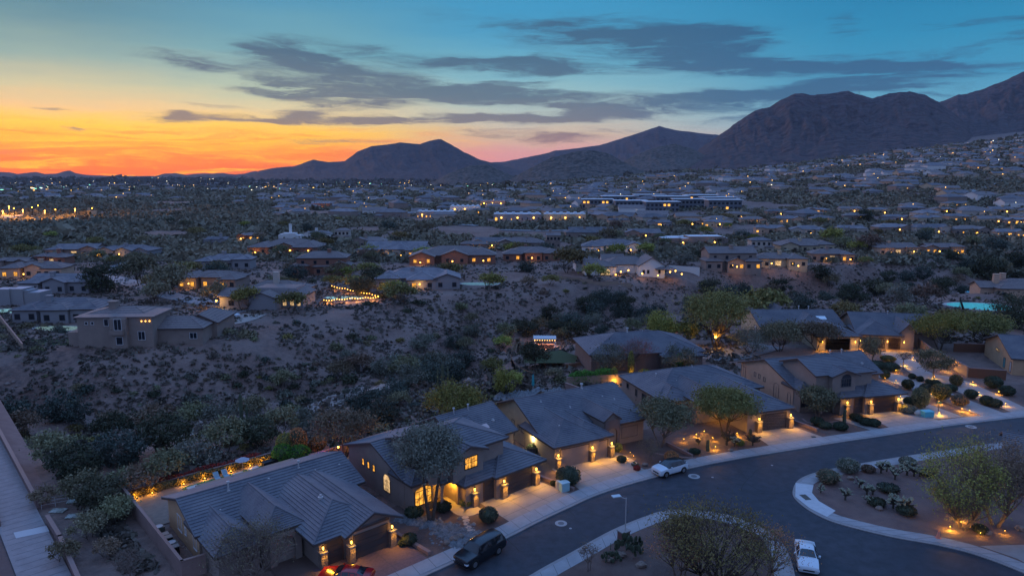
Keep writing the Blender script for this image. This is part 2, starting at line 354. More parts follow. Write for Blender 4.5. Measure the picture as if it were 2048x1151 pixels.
mountain('distant_hills',[(-160,351),(-60,350),(0,344),(20,345),(35,348),(60,345),(72,344),(90,348),(112,347),(135,341),(140,341),(150,346),(175,350),(230,352),(310,352),(330,347),(350,346),(372,350),(395,347),(430,347),(445,346),(470,349),(490,347),(505,343),(512,342),(530,348),(560,351),(800,352),(1000,352)],8500,1200,500,M_rock,71,.2,.4)
# antenna masts on the ridge
for k,(px,hh) in enumerate([(1716,22),(1719,30)]):
    d=raydir(px,191); Yd=3100; mb=MB(); mb.tube([(0,0,-6),(0,0,hh)],[.9,.4],4)
    o=obj('antenna_mast',mb,mat('mast_steel',(.12,.12,.13),.6),loc=(d[0]/d[1]*Yd,Yd,HC+d[2]/d[1]*Yd)); tag(o,['shorter thin radio mast on the ridge of the big mountain','taller thin radio mast on the ridge of the big mountain'][k],'mast','masts on the mountain ridge')
# ------------------------------------------------------------------ street, kerbs, pavements, drives
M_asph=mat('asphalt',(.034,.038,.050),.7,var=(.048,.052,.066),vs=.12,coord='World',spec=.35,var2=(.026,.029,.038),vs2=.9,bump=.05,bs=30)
M_conc=mat('concrete',(.30,.28,.275),.85,var=(.25,.235,.23),vs=.9,coord='World',bump=.06,bs=9)
M_walk=mat('pavement_concrete',(.33,.33,.34),.85,var=(.27,.27,.28),vs=.6,coord='World')
M_gravel=mat('brown_gravel',(.125,.08,.07),.95,var=(.085,.06,.055),vs=5,coord='World',bump=.5,bs=18,var2=(.16,.11,.095),vs2=.3)
M_brick=mat('paver_brick',(.20,.12,.10),.85,var=(.15,.09,.08),vs=3,coord='World')
def smooth(P,n=6,closed=False):
    P=[Vector((p[0],p[1],0)) for p in P]; out=[]; m=len(P)
    for i in range(m-1 if not closed else m):
        g=lambda k:P[k%m] if closed else P[max(0,min(m-1,k))]
        a,b,c_,d=g(i-1),g(i),g(i+1),g(i+2)
        for k in range(n):
            t=k/n; out.append(.5*((2*b)+(c_-a)*t+(2*a-5*b+4*c_-d)*t*t+(3*b-3*c_+d-a)*t*t*t))
    if not closed: out.append(P[-1])
    return [(p.x,p.y) for p in out]
def strip(A,B,z,mb,zb=None):     # sheet between two polylines with equal count, with side skirts
    n=len(A); zb=z-.3 if zb is None else zb
    vs=[(a[0],a[1],z) for a in A]+[(b[0],b[1],z) for b in B]+[(a[0],a[1],zb) for a in A]+[(b[0],b[1],zb) for b in B]
    fs=[]
    for i in range(n-1): fs+=[(i,i+1,n+i+1,n+i),(2*n+i,2*n+i+1,i+1,i),(n+i,n+i+1,3*n+i+1,3*n+i)]
    mb.add(vs,fs)
def resample(P,n):
    d=[0]
    for a,b in zip(P[:-1],P[1:]): d.append(d[-1]+math.hypot(b[0]-a[0],b[1]-a[1]))
    o=[]
    for k in range(n):
        t=d[-1]*k/(n-1); o.append((float(np.interp(t,d,[p[0] for p in P])),float(np.interp(t,d,[p[1] for p in P]))))
    return o
FE=smooth([(-38,33),(-26,42),(-14,51),(-5.6,58.1),(-0.3,62.9),(2.6,65.8),(6.1,69.0),(9.4,71.9),(14.1,75.0),(21.5,79.0),(28.6,82.0),(36,84.6),(43.2,87.2),(49.4,89.2),(57.5,91.9),(63.1,93.7),(75.2,97.0),(92,101),(115,106),(150,113)])
def offs(P,d):
    o=[]
    for i,p in enumerate(P):
        a=P[max(0,i-1)]; b=P[min(len(P)-1,i+1)]; tx,ty=b[0]-a[0],b[1]-a[1]; l=math.hypot(tx,ty); o.append((p[0]-ty/l*d,p[1]+tx/l*d))
    return o
road=MB()
road.poly([(p[0],p[1],.02) for p in FE][::-1]+[(-38,-20,.02),(160,-20,.02)])
struct('road',road,M_asph)
kerb=MB(); strip(FE,offs(FE,.38),.10,kerb); struct('kerb',kerb,M_conc)
walk=MB(); walk_in=offs(FE,2.15); strip(offs(FE,.38),walk_in,.135,walk); 
NO=smooth([(-20,33),(-6,48.5),(1.6,56.4),(5.4,60.0),(10.0,64.3),(14.0,67.2),(15.9,68.2),(18.7,68.5),(22.1,67.6),(24.7,65.3),(26.0,62.3),(25.6,58.5),(23.5,50),(22,36),(22,10)])
strip(NO,offs(NO,-.38),.10,kerb); struct('kerb',(lambda m:(strip(NO,offs(NO,-.38),.10,m),m)[1])(MB()),M_conc)
strip(offs(NO,-.38),offs(NO,-1.75),.135,walk)
RO=smooth([(150,101),(110,96.5),(80,91),(66,87.6),(55.7,84.6),(47.7,82.1),(41.3,79.9),(36.7,78.1),(33.6,76.1),(31.8,73.6),(31.0,71.3),(31.3,68.7),(32.4,66.4),(34.2,64.8),(37.3,62.9),(40.8,61.4),(43.6,59.4),(46.2,55.6),(48.5,50),(50,40),(50,10)])
struct('kerb',(lambda m:(strip(RO,offs(RO,.38),.10,m),m)[1])(MB()),M_conc)
strip(offs(RO,.38),offs(RO,1.75),.135,walk)
struct('pavement',walk,M_walk)
ramp_=MB()
ramp_.poly([(31.15,71.4,.142),(31.6,68.8,.142),(32.6,66.9,.142),(34.1,68.2,.142),(33.3,70.4,.142),(33.4,72.4,.142),(34.4,74.3,.142),(32.6,74.9,.142)][::-1]); struct('kerb_ramp',ramp_,mat('pale_concrete',(.50,.52,.54),.8,var=(.44,.46,.48),vs=2,coord='World'))
dt=MB(); dt.poly([(31.75,71.9,.148),(31.95,70.6,.148),(32.65,70.7,.148),(32.5,72.0,.148)][::-1]); tag(obj('tactile_plate',dt,mat('tactile_grey',(.09,.09,.08),.8)),'dark square tactile plate set in the pale kerb ramp at the corner','plate')
# pavement and drive joints
jm=mat('joint_dark',(.10,.095,.095),.95); jb=MB()
for P,w0,w1 in ((FE,.38,2.15),(NO,-.38,-1.75),(RO,.38,1.75)):
    a=offs(P,w0); b=offs(P,w1); n=max(8,int(sum(math.hypot(q[0]-p[0],q[1]-p[1]) for p,q in zip(P[:-1],P[1:]))/1.7)); a=resample(a,n); b=resample(b,n)
    for p,q in zip(a,b):
        dx,dy=q[0]-p[0],q[1]-p[1]; l=math.hypot(dx,dy); nx,ny=-dy/l*.018,dx/l*.018
        if p[1]<48 or p[0]>90: continue
        jb.poly([(p[0]-nx,p[1]-ny,.139),(p[0]+nx,p[1]+ny,.139),(q[0]+nx,q[1]+ny,.139),(q[0]-nx,q[1]-ny,.139)])
tag(obj('pavement_joints',jb,jm),kind='structure')
# corner beds behind the two near pavements
NI=offs(NO,-1.75); RI=offs(RO,1.75)
bed=MB(); bed.poly([(p[0],p[1],.12) for p in NI if p[1]>8]+[]); struct('corner_bed',bed,M_gravel)
bed=MB(); bed.poly([(p[0],p[1],.12) for p in RI][::-1]+[]); 
struct('corner_bed',bed,mat('pinkish_gravel',(.15,.095,.085),.95,var=(.10,.072,.07),vs=1.2,coord='World',bump=.5,bs=10,var2=(.19,.125,.11),vs2=.25))
drv=MB(); drv.poly([(46.6,59.0,.136),(44.6,61.2,.136),(50.5,61.5,.136),(58,63.5,.136),(60,56,.136),(49,51,.136)][::-1]); struct('driveway',drv,M_conc)
cq=random.Random(8); ck=MB()
for k in range(16):
    i=cq.randrange(20,len(FE)-30); p=FE[i]; q_=offs(FE,-cq.uniform(.8,9))[i]; x,y=q_; a=cq.choice([math.atan2(FE[i+1][1]-p[1],FE[i+1][0]-p[0]),cq.uniform(0,3)]); P_=[]
    for j in range(cq.randrange(6,16)): P_.append((x,y)); a+=cq.uniform(-.35,.35); x+=math.cos(a)*.8; y+=math.sin(a)*.8
    if any(33<u[0] and u[1]<84 for u in P_) or any(math.hypot(u[0]-16,u[1]-60)<11 for u in P_): continue
    A_=offs(P_,.035); B_=offs(P_,-.035)
    for j in range(len(P_)-1): ck.poly([(*A_[j],.025),(*B_[j],.025),(*B_[j+1],.025),(*A_[j+1],.025)])
tag(obj('road_cracks',ck,mat('crack_seal',(.014,.015,.018),.6)),kind='structure')
# manhole covers
mhm=mat('manhole_ring',(.34,.33,.33),.8); mhc=mat('manhole_iron',(.13,.13,.14),.6)
for k,(px,py,r) in enumerate([(1122,1046,.62),(1388,952,.68),(1942,853,.7)]):
    x,y=gz(px,py); e=empty('manhole',(x,y,.022),0,['manhole cover with pale concrete collar in the road nearest the black car','manhole cover with pale collar behind the white and black car','manhole cover at the far right of the road by the big tree'][k],'manhole','manholes in the street')
    mb=MB(); mb.lathe([(r,0),(r,.012)],28); obj('collar',mb,mhm,e); mb=MB(); mb.lathe([(r*.52,.012),(r*.52,.02),(r*.47,.024),(r*.47,.018)],20); obj('cover',mb,mhc,e)
for k,(px,py) in enumerate([(1141,1056),(1425,954),(1544,930)]):
    x,y=gz(px,py); mb=MB(); mb.lathe([(.14,0),(.14,.012)],14); tag(obj('valve_cover',mb,mhm,loc=(x,y,.022)),['small round valve cover beside the nearest manhole','small round valve cover right of the middle manhole','small round valve cover alone in the road right of the white car'][k],'cover')
# ------------------------------------------------------------------ house kit
M_tile=mat('roof_tile_grey',(.135,.135,.155),.75,var=(.095,.098,.118),vs=2.2,bump=.25,bs=12,var2=(.165,.16,.175),vs2=.35)
M_tile2=mat('roof_tile_brown',(.22,.175,.17),.8,var=(.12,.105,.11),vs=2.2,bump=.25,bs=12,var2=(.20,.165,.155),vs2=.35)
M_tile3=mat('roof_tile_grey_plain',(.15,.14,.155),.8,var=(.105,.10,.115),vs=.8,var2=(.20,.18,.185),vs2=.3,inst=.28)
M_st_tan=mat('stucco_tan',(.48,.30,.18),.92,var=(.42,.26,.155),vs=.8,bump=.2,bs=25)  # tan lightened so the side wall looks lit by the dusk sky
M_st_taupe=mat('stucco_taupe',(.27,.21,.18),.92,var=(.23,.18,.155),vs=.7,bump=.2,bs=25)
M_st_pink=mat('stucco_pink_tan',(.50,.33,.235),.92,var=(.44,.29,.205),vs=.8,bump=.2,bs=25)  # pinkish tan, lifted to carry the evening light on the side wall
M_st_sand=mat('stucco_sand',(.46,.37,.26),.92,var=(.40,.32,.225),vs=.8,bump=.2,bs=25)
M_st_dk=mat('stucco_dark_brown',(.16,.12,.11),.92,var=(.135,.10,.095),vs=.7)  # darker brown version of the stucco
M_fasc=mat('fascia_brown',(.085,.06,.052),.8)
M_fascp=mat('fascia_pink',(.26,.17,.15),.8)
M_stone=mat('ledge_stone',(.26,.20,.16),.9,var=(.13,.10,.085),vs=5,bump=.8,bs=9)
M_door=mat('garage_door_brown',(.070,.042,.036),.7,var=(.06,.036,.03),vs=1)
M_doord=mat('garage_door_dark',(.055,.048,.050),.7)
M_glass=mat('window_glass',(.02,.025,.035),.08,spec=.6)
M_frame=mat('window_frame',(.10,.09,.085),.6)
M_wframe=mat('white_frame',(.55,.55,.56),.6)
M_iron=mat('black_iron',(.02,.02,.022),.5,metal=.5)
M_lamp=mat('lamp_glow',(.1,.06,.02),.5,emit=(1,.50,.07),es=9)
M_winlit=lit_mat('window_lit',(1,.42,.05),1.5)
M_winlit2=lit_mat('window_lit_soft',(1,.62,.28),1.0)
M_vent=mat('vent_metal',(.42,.40,.40),.55)
def clip(poly,z,keep_above):
    out=[]
    for i in range(len(poly)):
        a,b=poly[i],poly[(i+1)%len(poly)]
        ia=(a.z>=z-1e-6) if keep_above else (a.z<=z+1e-6); ib=(b.z>=z-1e-6) if keep_above else (b.z<=z+1e-6)
        if ia: out.append(a)
        if ia!=ib:
            t=(z-a.z)/(b.z-a.z) if abs(b.z-a.z)>1e-9 else 0; out.append(a.lerp(b,t))
    o=[]
    for p in out:
        if not o or (p-o[-1]).length>1e-4: o.append(p)
    if len(o)>1 and (o[0]-o[-1]).length<1e-4: o.pop()
    return o
def slope(mb,poly,dz=.13,step=.055,under=None):
    P=[Vector(p) for p in poly]; n=(P[1]-P[0]).cross(P[2]-P[0]).normalized()
    if n.z<0: P=P[::-1]; n=-n
    z0=min(p.z for p in P); z1=max(p.z for p in P); k=max(1,round((z1-z0)/dz)); h=(z1-z0)/k
    if dz>=9: mb.poly([tuple(p) for p in P]); return
    for i in range(k):
        a=z0+i*h; b=a+h; q=clip(clip(P,a,True),b,False)
        if len(q)<3: continue
        T=[p+n*(.02+step*(1-(p.z-a)/h)) for p in q]; mb.poly([tuple(p) for p in T])
        for j in range(len(q)):
            u,v=q[j],q[(j+1)%len(q)]
            if abs(u.z-a)<1e-4 and abs(v.z-a)<1e-4: mb.poly([tuple(u),tuple(v),tuple(T[(j+1)%len(q)]),tuple(T[j])])
    D=n*-.10; mb.poly([tuple(p+D) for p in P][::-1])
    for j in range(len(P)): 
        u,v=P[j],P[(j+1)%len(P)]; mb.poly([tuple(u+D),tuple(v+D),tuple(v+n*.02),tuple(u+n*.02)])
def roofblock(rf,wl,fa,rg,x0,x1,y0,y1,he,hr,axis='x',ends='gg',oh=.45,z0=-.5,dz=.13,wall=True,fascia=True):
    """rect incl. overhang; ends: low end then high end along the ridge axis; g gable, h hip"""
    def T(a,b,z): return (a,b,z) if axis=='x' else (b,a,z)
    if axis=='x': a0,a1,b0,b1=x0,x1,y0,y1
    else: a0,a1,b0,b1=y0,y1,x0,x1
    bm_=(b0+b1)/2; hd=(b1-b0)/2; ra=a0+(hd if ends[0]=='h' else 0); rb=a1-(hd if ends[1]=='h' else 0)
    if rb<ra: ra=rb=(ra+rb)/2
    slope(rf,[T(a0,b0,he),T(a1,b0,he),T(rb,bm_,hr),T(ra,bm_,hr)] if rb>ra else [T(a0,b0,he),T(a1,b0,he),T(ra,bm_,hr)],dz)
    slope(rf,[T(a1,b1,he),T(a0,b1,he),T(ra,bm_,hr),T(rb,bm_,hr)] if rb>ra else [T(a1,b1,he),T(a0,b1,he),T(ra,bm_,hr)],dz)
    if ends[0]=='h': slope(rf,[T(a0,b1,he),T(a0,b0,he),T(ra,bm_,hr)],dz)
    if ends[1]=='h': slope(rf,[T(a1,b0,he),T(a1,b1,he),T(rb,bm_,hr)],dz)
    if rg is not None:
        r_=.075
        if rb>ra: rg.tube([T(ra,bm_,hr+.06),T(rb,bm_,hr+.06)],r_,6)
        for e,aa,rr in ((ends[0],a0,ra),(ends[1],a1,rb)):
            for b in (b0,b1):
                if e=='h': rg.tube([T(aa,b,he+.07),T(rr,bm_,hr+.06)],r_,6)
                else: rg.tube([T(aa,b,he+.05),T(aa,bm_,hr+.05)],r_*.8,5)
    sl_=(hr-he)/hd; t=he+sl_*oh-.06; zt=hr-.12
    if wall:
        A0,A1,B0,B1=a0+oh,a1-oh,b0+oh,b1-oh
        def W(pts): wl.poly(pts)
        W([T(A0,B0,z0),T(A1,B0,z0),T(A1,B0,t),T(A0,B0,t)]); W([T(A1,B1,z0),T(A0,B1,z0),T(A0,B1,t),T(A1,B1,t)])
        for e,aa,fl in ((ends[0],A0,1),(ends[1],A1,0)):
            p=[T(aa,B1,z0),T(aa,B0,z0),T(aa,B0,t)]+([T(aa,bm_,zt)] if e=='g' else [])+[T(aa,B1,t)]
            W(p if fl else p[::-1])
    if fascia:
        d=.19
        def fb(p,q,t_=.03):
            p=Vector(p);q=Vector(q); u=(q-p).normalized(); s_=Vector((u.y,-u.x,0)).normalized()*t_; dn=Vector((0,0,-d))
            up=Vector((0,0,-.03)); vs=[p+up+s_,q+up+s_,q+dn+s_,p+dn+s_,p+up-s_,q+up-s_,q+dn-s_,p+dn-s_]
            fa.add([tuple(k) for k in vs],[(0,1,2,3),(7,6,5,4),(0,4,5,1),(3,2,6,7),(0,3,7,4),(1,5,6,2)])
        fb(T(a0,b0,he),T(a1,b0,he)); fb(T(a0,b1,he),T(a1,b1,he))
        for e,aa in ((ends[0],a0),(ends[1],a1)):
            if e=='h': fb(T(aa,b0,he),T(aa,b1,he))
            else: fb(T(aa,b0,he),T(aa,bm_,hr)); fb(T(aa,bm_,hr),T(aa,b1,he))
class House:
    def __init__(s,name,x,y,z,rot,label,cat='house',group=None,wall=None,tile=None,fasc=None,dz=.13):
        s.e=empty(name,(x,y,z),rot,label,cat,group); s.rf=MB(); s.wl=MB(); s.fa=MB(); s.rg=MB(); s.st=MB(); s.vt=MB()
        s.wm=wall or M_st_taupe; s.tm=tile or M_tile; s.fm=fasc or M_fasc; s.dz=dz
    def blk(s,*a,**k): k.setdefault('dz',s.dz); roofblock(s.rf,s.wl,s.fa,s.rg if s.dz<9 else None,*a,**k)
    def P(s,x,y,z): return s.e.matrix_basis@Vector((x,y,z))
    def face(s,side):     # maps (u along wall, out, z) to local; side f: front (-y) l: left (-x) r: right
        return {'f':lambda c,u,o,z:(u,c-o,z),'l':lambda c,u,o,z:(c-o,-u,z),'r':lambda c,u,o,z:(c+o,u,z),'b':lambda c,u,o,z:(-u,c+o,z)}[side]
    def pane(s,side,c_,u0,u1,z0,z1,m,o=.02,arch=False,name='window',fm=None,mull=1,cross=False,lit=False):
        f=s.face(side); fr=MB(); pn=MB(); t=.07
        if side in 'lb': u0,u1=-u1,-u0
        def bx(mb,a,b,zz0,zz1,o0,o1):
            vs=[f(c_,a,o0,zz0),f(c_,b,o0,zz0),f(c_,b,o0,zz1),f(c_,a,o0,zz1),f(c_,a,o1,zz0),f(c_,b,o1,zz0),f(c_,b,o1,zz1),f(c_,a,o1,zz1)]
            mb.add(vs,[(0,1,2,3),(7,6,5,4),(0,4,5,1),(1,5,6,2),(2,6,7,3),(3,7,4,0)])
        bx(fr,u0-t,u1+t,z0-t,z0,0,.09); bx(fr,u0-t,u0,z0,z1,0,.06); bx(fr,u1,u1+t,z0,z1,0,.06)
        if not arch: bx(fr,u0-t,u1+t,z1,z1+t,0,.07)
        bx(pn,u0,u1,z0,z1,0,.015)
        if arch:
            n=10; cu=(u0+u1)/2; r=(u1-u0)/2; rz=r*(.42 if r>.8 else .8)
            arc=[(cu-r*math.cos(math.pi*k/n),z1+rz*math.sin(math.pi*k/n)) for k in range(n+1)]
            pn.add([f(c_,a,.015,b) for a,b in arc],[tuple(range(n+1))[::-1]])
            for (a,b),(a2,b2) in zip(arc[:-1],arc[1:]):
                k1=1+t/r; fr.add([f(c_,a,.06,b),f(c_,a2,.06,b2),f(c_,cu+(a2-cu)*k1,.06,z1+(b2-z1)*k1),f(c_,cu+(a-cu)*k1,.06,z1+(b-z1)*k1)],[(0,1,2,3)])
        for k in range(1,mull+1):
            u=u0+(u1-u0)*k/(mull+1); bx(fr,u-.025,u+.025,z0,z1,0,.04)
        if cross:
            zm=(z0+z1)/2; bx(fr,u0,u1,zm-.02,zm+.02,0,.04)
            if arch: bx(fr,u0,u1,z1-.03,z1+.03,0,.05)
        w_=obj(name,fr,fm or M_frame,s.e); obj('pane',pn,m,w_); 
        return w_
    def garage(s,c_,u0,u1,h=2.25,m=None,side='f'):
        f=s.face(side); mb=MB(); k=4
        for i in range(k):
            a=.02+h*i/k+.012; b=.02+h*(i+1)/k-.012
            vs=[f(c_,u0,-.02,a),f(c_,u1,-.02,a),f(c_,u1,-.02,b),f(c_,u0,-.02,b),f(c_,u0,.05,a),f(c_,u1,.05,a),f(c_,u1,.05,b),f(c_,u0,.05,b)]
            mb.add(vs,[(0,1,2,3),(7,6,5,4),(0,4,5,1),(1,5,6,2),(2,6,7,3),(3,7,4,0)])
        d=obj('garage_door',mb,m or M_door,s.e)
        tr=MB()
        for a,b,c1,d1 in ((u0-.14,u0,0,h+.14),(u1,u1+.14,0,h+.14),(u0,u1,h+.02,h+.14)):
            vs=[f(c_,a,0,c1),f(c_,b,0,c1),f(c_,b,0,d1),f(c_,a,0,d1),f(c_,a,.1,c1),f(c_,b,.1,c1),f(c_,b,.1,d1),f(c_,a,.1,d1)]
            tr.add(vs,[(0,1,2,3),(7,6,5,4),(0,4,5,1),(1,5,6,2),(2,6,7,3),(3,7,4,0)])
        obj('door_trim',tr,s.fm,d)
    def pier(s,x,y,h=1.5,w_=.75,stone=True,lamp=True,power=26,d=.6,zl=None):
        mb=MB(); mb.box(x-w_/2,x+w_/2,y-d,y+.1,-.2,h); p=obj('pier',mb,M_stone if stone else s.wm,s.e)
        cp=MB(); cp.box(x-w_/2-.06,x+w_/2+.06,y-d-.06,y+.1,h,h+.09); obj('cap',cp,M_conc,p)
        if lamp: s.lantern(x,y-.35,zl or h+.16,power)
    def lantern(s,x,y,z,power=26,out=(0,-1)):
        mb=MB(); mb.lathe([(.05,0),(.09,.03),(.09,.06)],8,(x,y,z)); mb.lathe([(.12,.44),(.05,.54),(.015,.60)],8,(x,y,z))
        for k in range(4):
            a=math.pi/4+k*math.pi/2; mb.tube([(x+.1*math.cos(a),y+.1*math.sin(a),z+.05),(x+.12*math.cos(a),y+.12*math.sin(a),z+.45)],.012,4)
        l=obj('lantern',mb,M_iron,s.e); g=MB(); g.lathe([(.05,.08),(.08,.2),(.07,.40)],8,(x,y,z)); obj('glow',g,M_lamp,l)
        spot((x+out[0]*.5,y+out[1]*.5,z-.1),WARM,power*9.5,s.e); point((x+out[0]*.3,y+out[1]*.3,z+.15),WARM,power*1.2,.1,s.e,'lantern_light')
        point((x+out[0]*.16,y+out[1]*.16,z-.22),WARM,power*.3,.05,s.e,'lantern_light')
    def done(s):
        obj('wall',s.wl,s.wm,s.e); r_=obj('roof',s.rf,s.tm,s.e)
        if s.fa.v: obj('fascia',s.fa,s.fm,r_)
        if s.rg.v: obj('ridge_tiles',s.rg,s.tm,r_)
        if s.st.v: obj('stone_base',s.st,M_stone,s.e)
        return s.e
    def vent(s,x,y,z,h=.45,r=.07,cap=False):
        mb=MB(); mb.lathe([(r*2.2,-.25),(r*2.2,-.02),(r,0),(r,h)]+([(r*1.9,h),(r*1.9,h+.15),(.01,h+.2)] if cap else []),8,(x,y,z)); obj('roof_vent',mb,M_vent,s.e)
    def skylight(s,x,y,z,sl_,m,sx=.6,sy=.6):
        mb=MB(); vs=[(x-sx,y-sy,z-sy*sl_+.16),(x+sx,y-sy,z-sy*sl_+.16),(x+sx,y+sy,z+sy*sl_+.16),(x-sx,y+sy,z+sy*sl_+.16)]
        vs+=[(a,b,c_-.16) for a,b,c_ in vs]; mb.add(vs,[(0,1,2,3),(4,5,1,0),(5,6,2,1),(6,7,3,2),(7,4,0,3)]); obj('skylight',mb,m,s.e)
Z0=.1
def arch_face(mb,c_,u0,u1,z0,z1,au0,au1,aspr,depth=1.2,seg=10):
    """wall in the plane y=c_ with an arched opening, plus the reveal"""
    r=(au1-au0)/2; cu=(au0+au1)/2; arc=[(cu-r*math.cos(math.pi*k/seg),aspr+r*math.sin(math.pi*k/seg)) for k in range(seg+1)]
    out=[(au0,z0)]+arc+[(au1,z0)]
    for (a,b),(a2,b2) in zip(out[:-1],out[1:]): mb.poly([(a,c_,b),(a,c_+depth,b),(a2,c_+depth,b2),(a2,c_,b2)])
    mb.poly([(u0,c_,z0),(au0,c_,z0),(au0,c_,aspr),(u0,c_,aspr)]); mb.poly([(au1,c_,z0),(u1,c_,z0),(u1,c_,aspr),(au1,c_,aspr)])
    mb.poly([(u0,c_,aspr)]+[(a,c_,b) for a,b in arc[:seg//2+1]]+[(cu,c_,z1),(u0,c_,z1)]); mb.poly([(cu,c_,z1)]+[(a,c_,b) for a,b in arc[seg//2:]]+[(u1,c_,aspr),(u1,c_,z1)])
# ---- house 1 : bottom left
h=House('house',-28.4,57.6,Z0,R(41.5),'single-storey tan house with long grey tiled roof and two dark garage doors at bottom left',wall=M_st_taupe)
h.blk(0,17.2,0,10.4,2.9,4.62); h.blk(9.9,16.0,-9.2,3,2.95,4.4,'y','gg',oh=.9); h.blk(7.3,14.9,-8.4,3,2.95,4.55,'y','hg',oh=.9); h.blk(4.4,8.4,-4.6,4,3.25,4.7,'y','hg'); h.blk(.2,4.6,-4.4,4,2.7,3.9,'y','hg')
h.garage(-8.3,11.3,14.7,2.25,M_doord); h.garage(-7.5,8.9,10.4,2.25,M_doord)
h.pier(8.45,-7.45,1.6,.6,power=11); h.pier(10.85,-8.2,1.6,.55,power=11); h.pier(15.15,-8.2,1.6,.6,power=14)
gl=MB(); arch_face(gl,-4.6,4.9,7.9,-.2,3.2,5.5,7.3,1.7,.5); obj('entry_arch',gl,M_st_taupe,h.e)
for (u0,u1,z0,z1) in ((1.2,2.1,.9,2.1),(4.2,4.6,1.2,1.9),(5.6,6.8,.9,2.4)):
    h.pane('l',.45,u0,u1,z0,z1,M_glass,fm=M_wframe)
for (x,y) in ((3,2.2),(8.6,4.3),(13.3,3.6),(16,3.4),(5,1.0),(11.3,3.0)): h.vent(x,y,2.9+min(y,10.4-y)*.331,.12,.1)
h.vent(4.6,4.4,4.4,.75,.09,True); h.vent(12.0,4.7,4.5,.6,.08,True); h.vent(10.6,-3.2,4.55,.2,.12)
ms=MB(); ms.box(-.05+.45,.45,.5,9.9,-.4,3.3); h.done()
# tan side wall of house 1, dusk light put into its lighter colour
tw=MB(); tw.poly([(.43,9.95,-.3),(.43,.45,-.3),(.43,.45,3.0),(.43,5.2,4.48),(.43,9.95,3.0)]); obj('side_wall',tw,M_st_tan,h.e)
# ---- two storey plan, used twice
def two_storey(x,y,rot,label,wall,side,lit,k,main_hr=5.7,left_tan=None,depth=13.0,width=13.5,power=26):
    h=House('house',x,y,Z0,rot,label,wall=wall)
    h.blk(0,width,0,depth,3.5,main_hr); h.blk(9.6,18.4,2.6,13.0,3.7,6.05)
    h.blk(1.6,12.2,-2.8,6.0,5.95,7.5,'x','gh',dz=.13,z0=3.1); h.blk(3.7,8.6,-3.7,3,5.9,6.75,'y','gg',z0=3.0)
    h.blk(8.4,16.0,-5.0,3,2.95,4.4,'y','hg',oh=.9); h.blk(4.6,12,-4.5,2.5,2.95,4.3,'x','hg',oh=.9)
    h.blk(.05,3.5,-1.6,3,3.4,4.2,'y','hg'); h.blk(2.9,6.4,-2.7,3,3.2,3.9,'y','hg',wall=False,oh=.2)
    h.garage(-4.1,10.8,14.4,2.25,M_door if k else M_doord); h.garage(-3.6,8.0,9.5,2.25,M_doord)
    h.pier(6.5,-3.5,1.5,.65,power=power*.8); h.pier(10.2,-4.0,1.5,.7,power=power); h.pier(15.0,-4.0,1.5,.7,power=power)
    # upper and lower front windows
    M_=M_winlit if lit else M_glass
    h.pane('f',-3.25,5.7,7.3,4.2,5.4,M_,mull=3,cross=True,fm=M_iron if not k else M_frame,arch=bool(k))
    h.pane('f',-1.15,.75,2.75,.85,2.35,M_,mull=3,cross=True,arch=True,fm=M_iron)
    for u in (-1.9,-.3): h.pane('r',11.75,u,u+.5,5.1,5.6,M_winlit if lit else M_glass,mull=0,fm=M_iron)
    # arched porch
    gl=MB(); arch_face(gl,-2.45,3.05,5.5,-.2,3.15,3.4,5.3,2.1,.35); obj('entry_arch',gl,wall,h.e)
    if lit:
        point((4.9,-1.4,2.3),WARM,420,.1,h.e,'porch_light'); mb=MB(); mb.blob((5.4,-1.4,2.2),.13,1,6,4,0); obj('porch_lamp',mb,M_lamp,h.e)
    if side:
        for (u0,u1,z0,z1,a,m) in side: h.pane('l',.45,u0,u1,z0,z1,m,mull=1 if u1-u0>.8 else 0,arch=a,fm=M_frame if m!='w' else M_wframe)
    for (a,b) in ((12.2,7.6),(14.4,7.6)): h.vent(a,b,5.95,.6,.08,True)
    h.skylight(14.6,4.4,4.5,.45,mat('skylight_pale',(.55,.42,.40),.3),.45,.35)
    for (a,b) in ((12.3,5.6),(16.3,5.0),(11,-1.2)): h.vent(a,b,4.9 if b>0 else 4.0,.12,.1)
    h.st.box(.45,3.1,-1.26,-1.1,-.2,.7)
    if left_tan is not None:
        tw=MB(); D=depth; tw.poly([(.43,D-.45,-.3),(.43,.45,-.3),(.43,.45,3.62),(.43,D/2,main_hr-.15),(.43,D-.45,3.62)]); obj('side_wall',tw,left_tan,h.e)  # lighter stucco on this side, evening light put into the colour
    h.done(); return h
two_storey(-11.4,67.9,R(41),'two-storey taupe house with lit arched window, glowing porch and grey tiled roof',M_st_taupe,
  [(8.9,9.3,2.2,2.9,False,M_winlit),(7.7,8.1,2.2,2.9,False,M_winlit),(6.5,6.9,2.2,2.9,False,M_winlit),(3.3,4.6,.8,2.2,True,M_winlit2)],True,0)
two_storey(42.1,99.9,R(14),'two-storey house with pale pink stucco side wall and dark arched upper window',M_st_taupe,
  [(10.2,10.6,2.3,2.9,False,M_winlit2),(9.0,9.4,2.3,2.9,False,M_winlit2),(7.6,8.0,2.2,2.8,False,M_glass),(4.0,5.2,.5,2.3,True,M_wframe),(1.0,1.7,.2,2.0,True,M_wframe),(13.2,14.4,.8,3.0,False,M_glass)],False,1,5.9,M_st_pink,15.0,10.5,22)
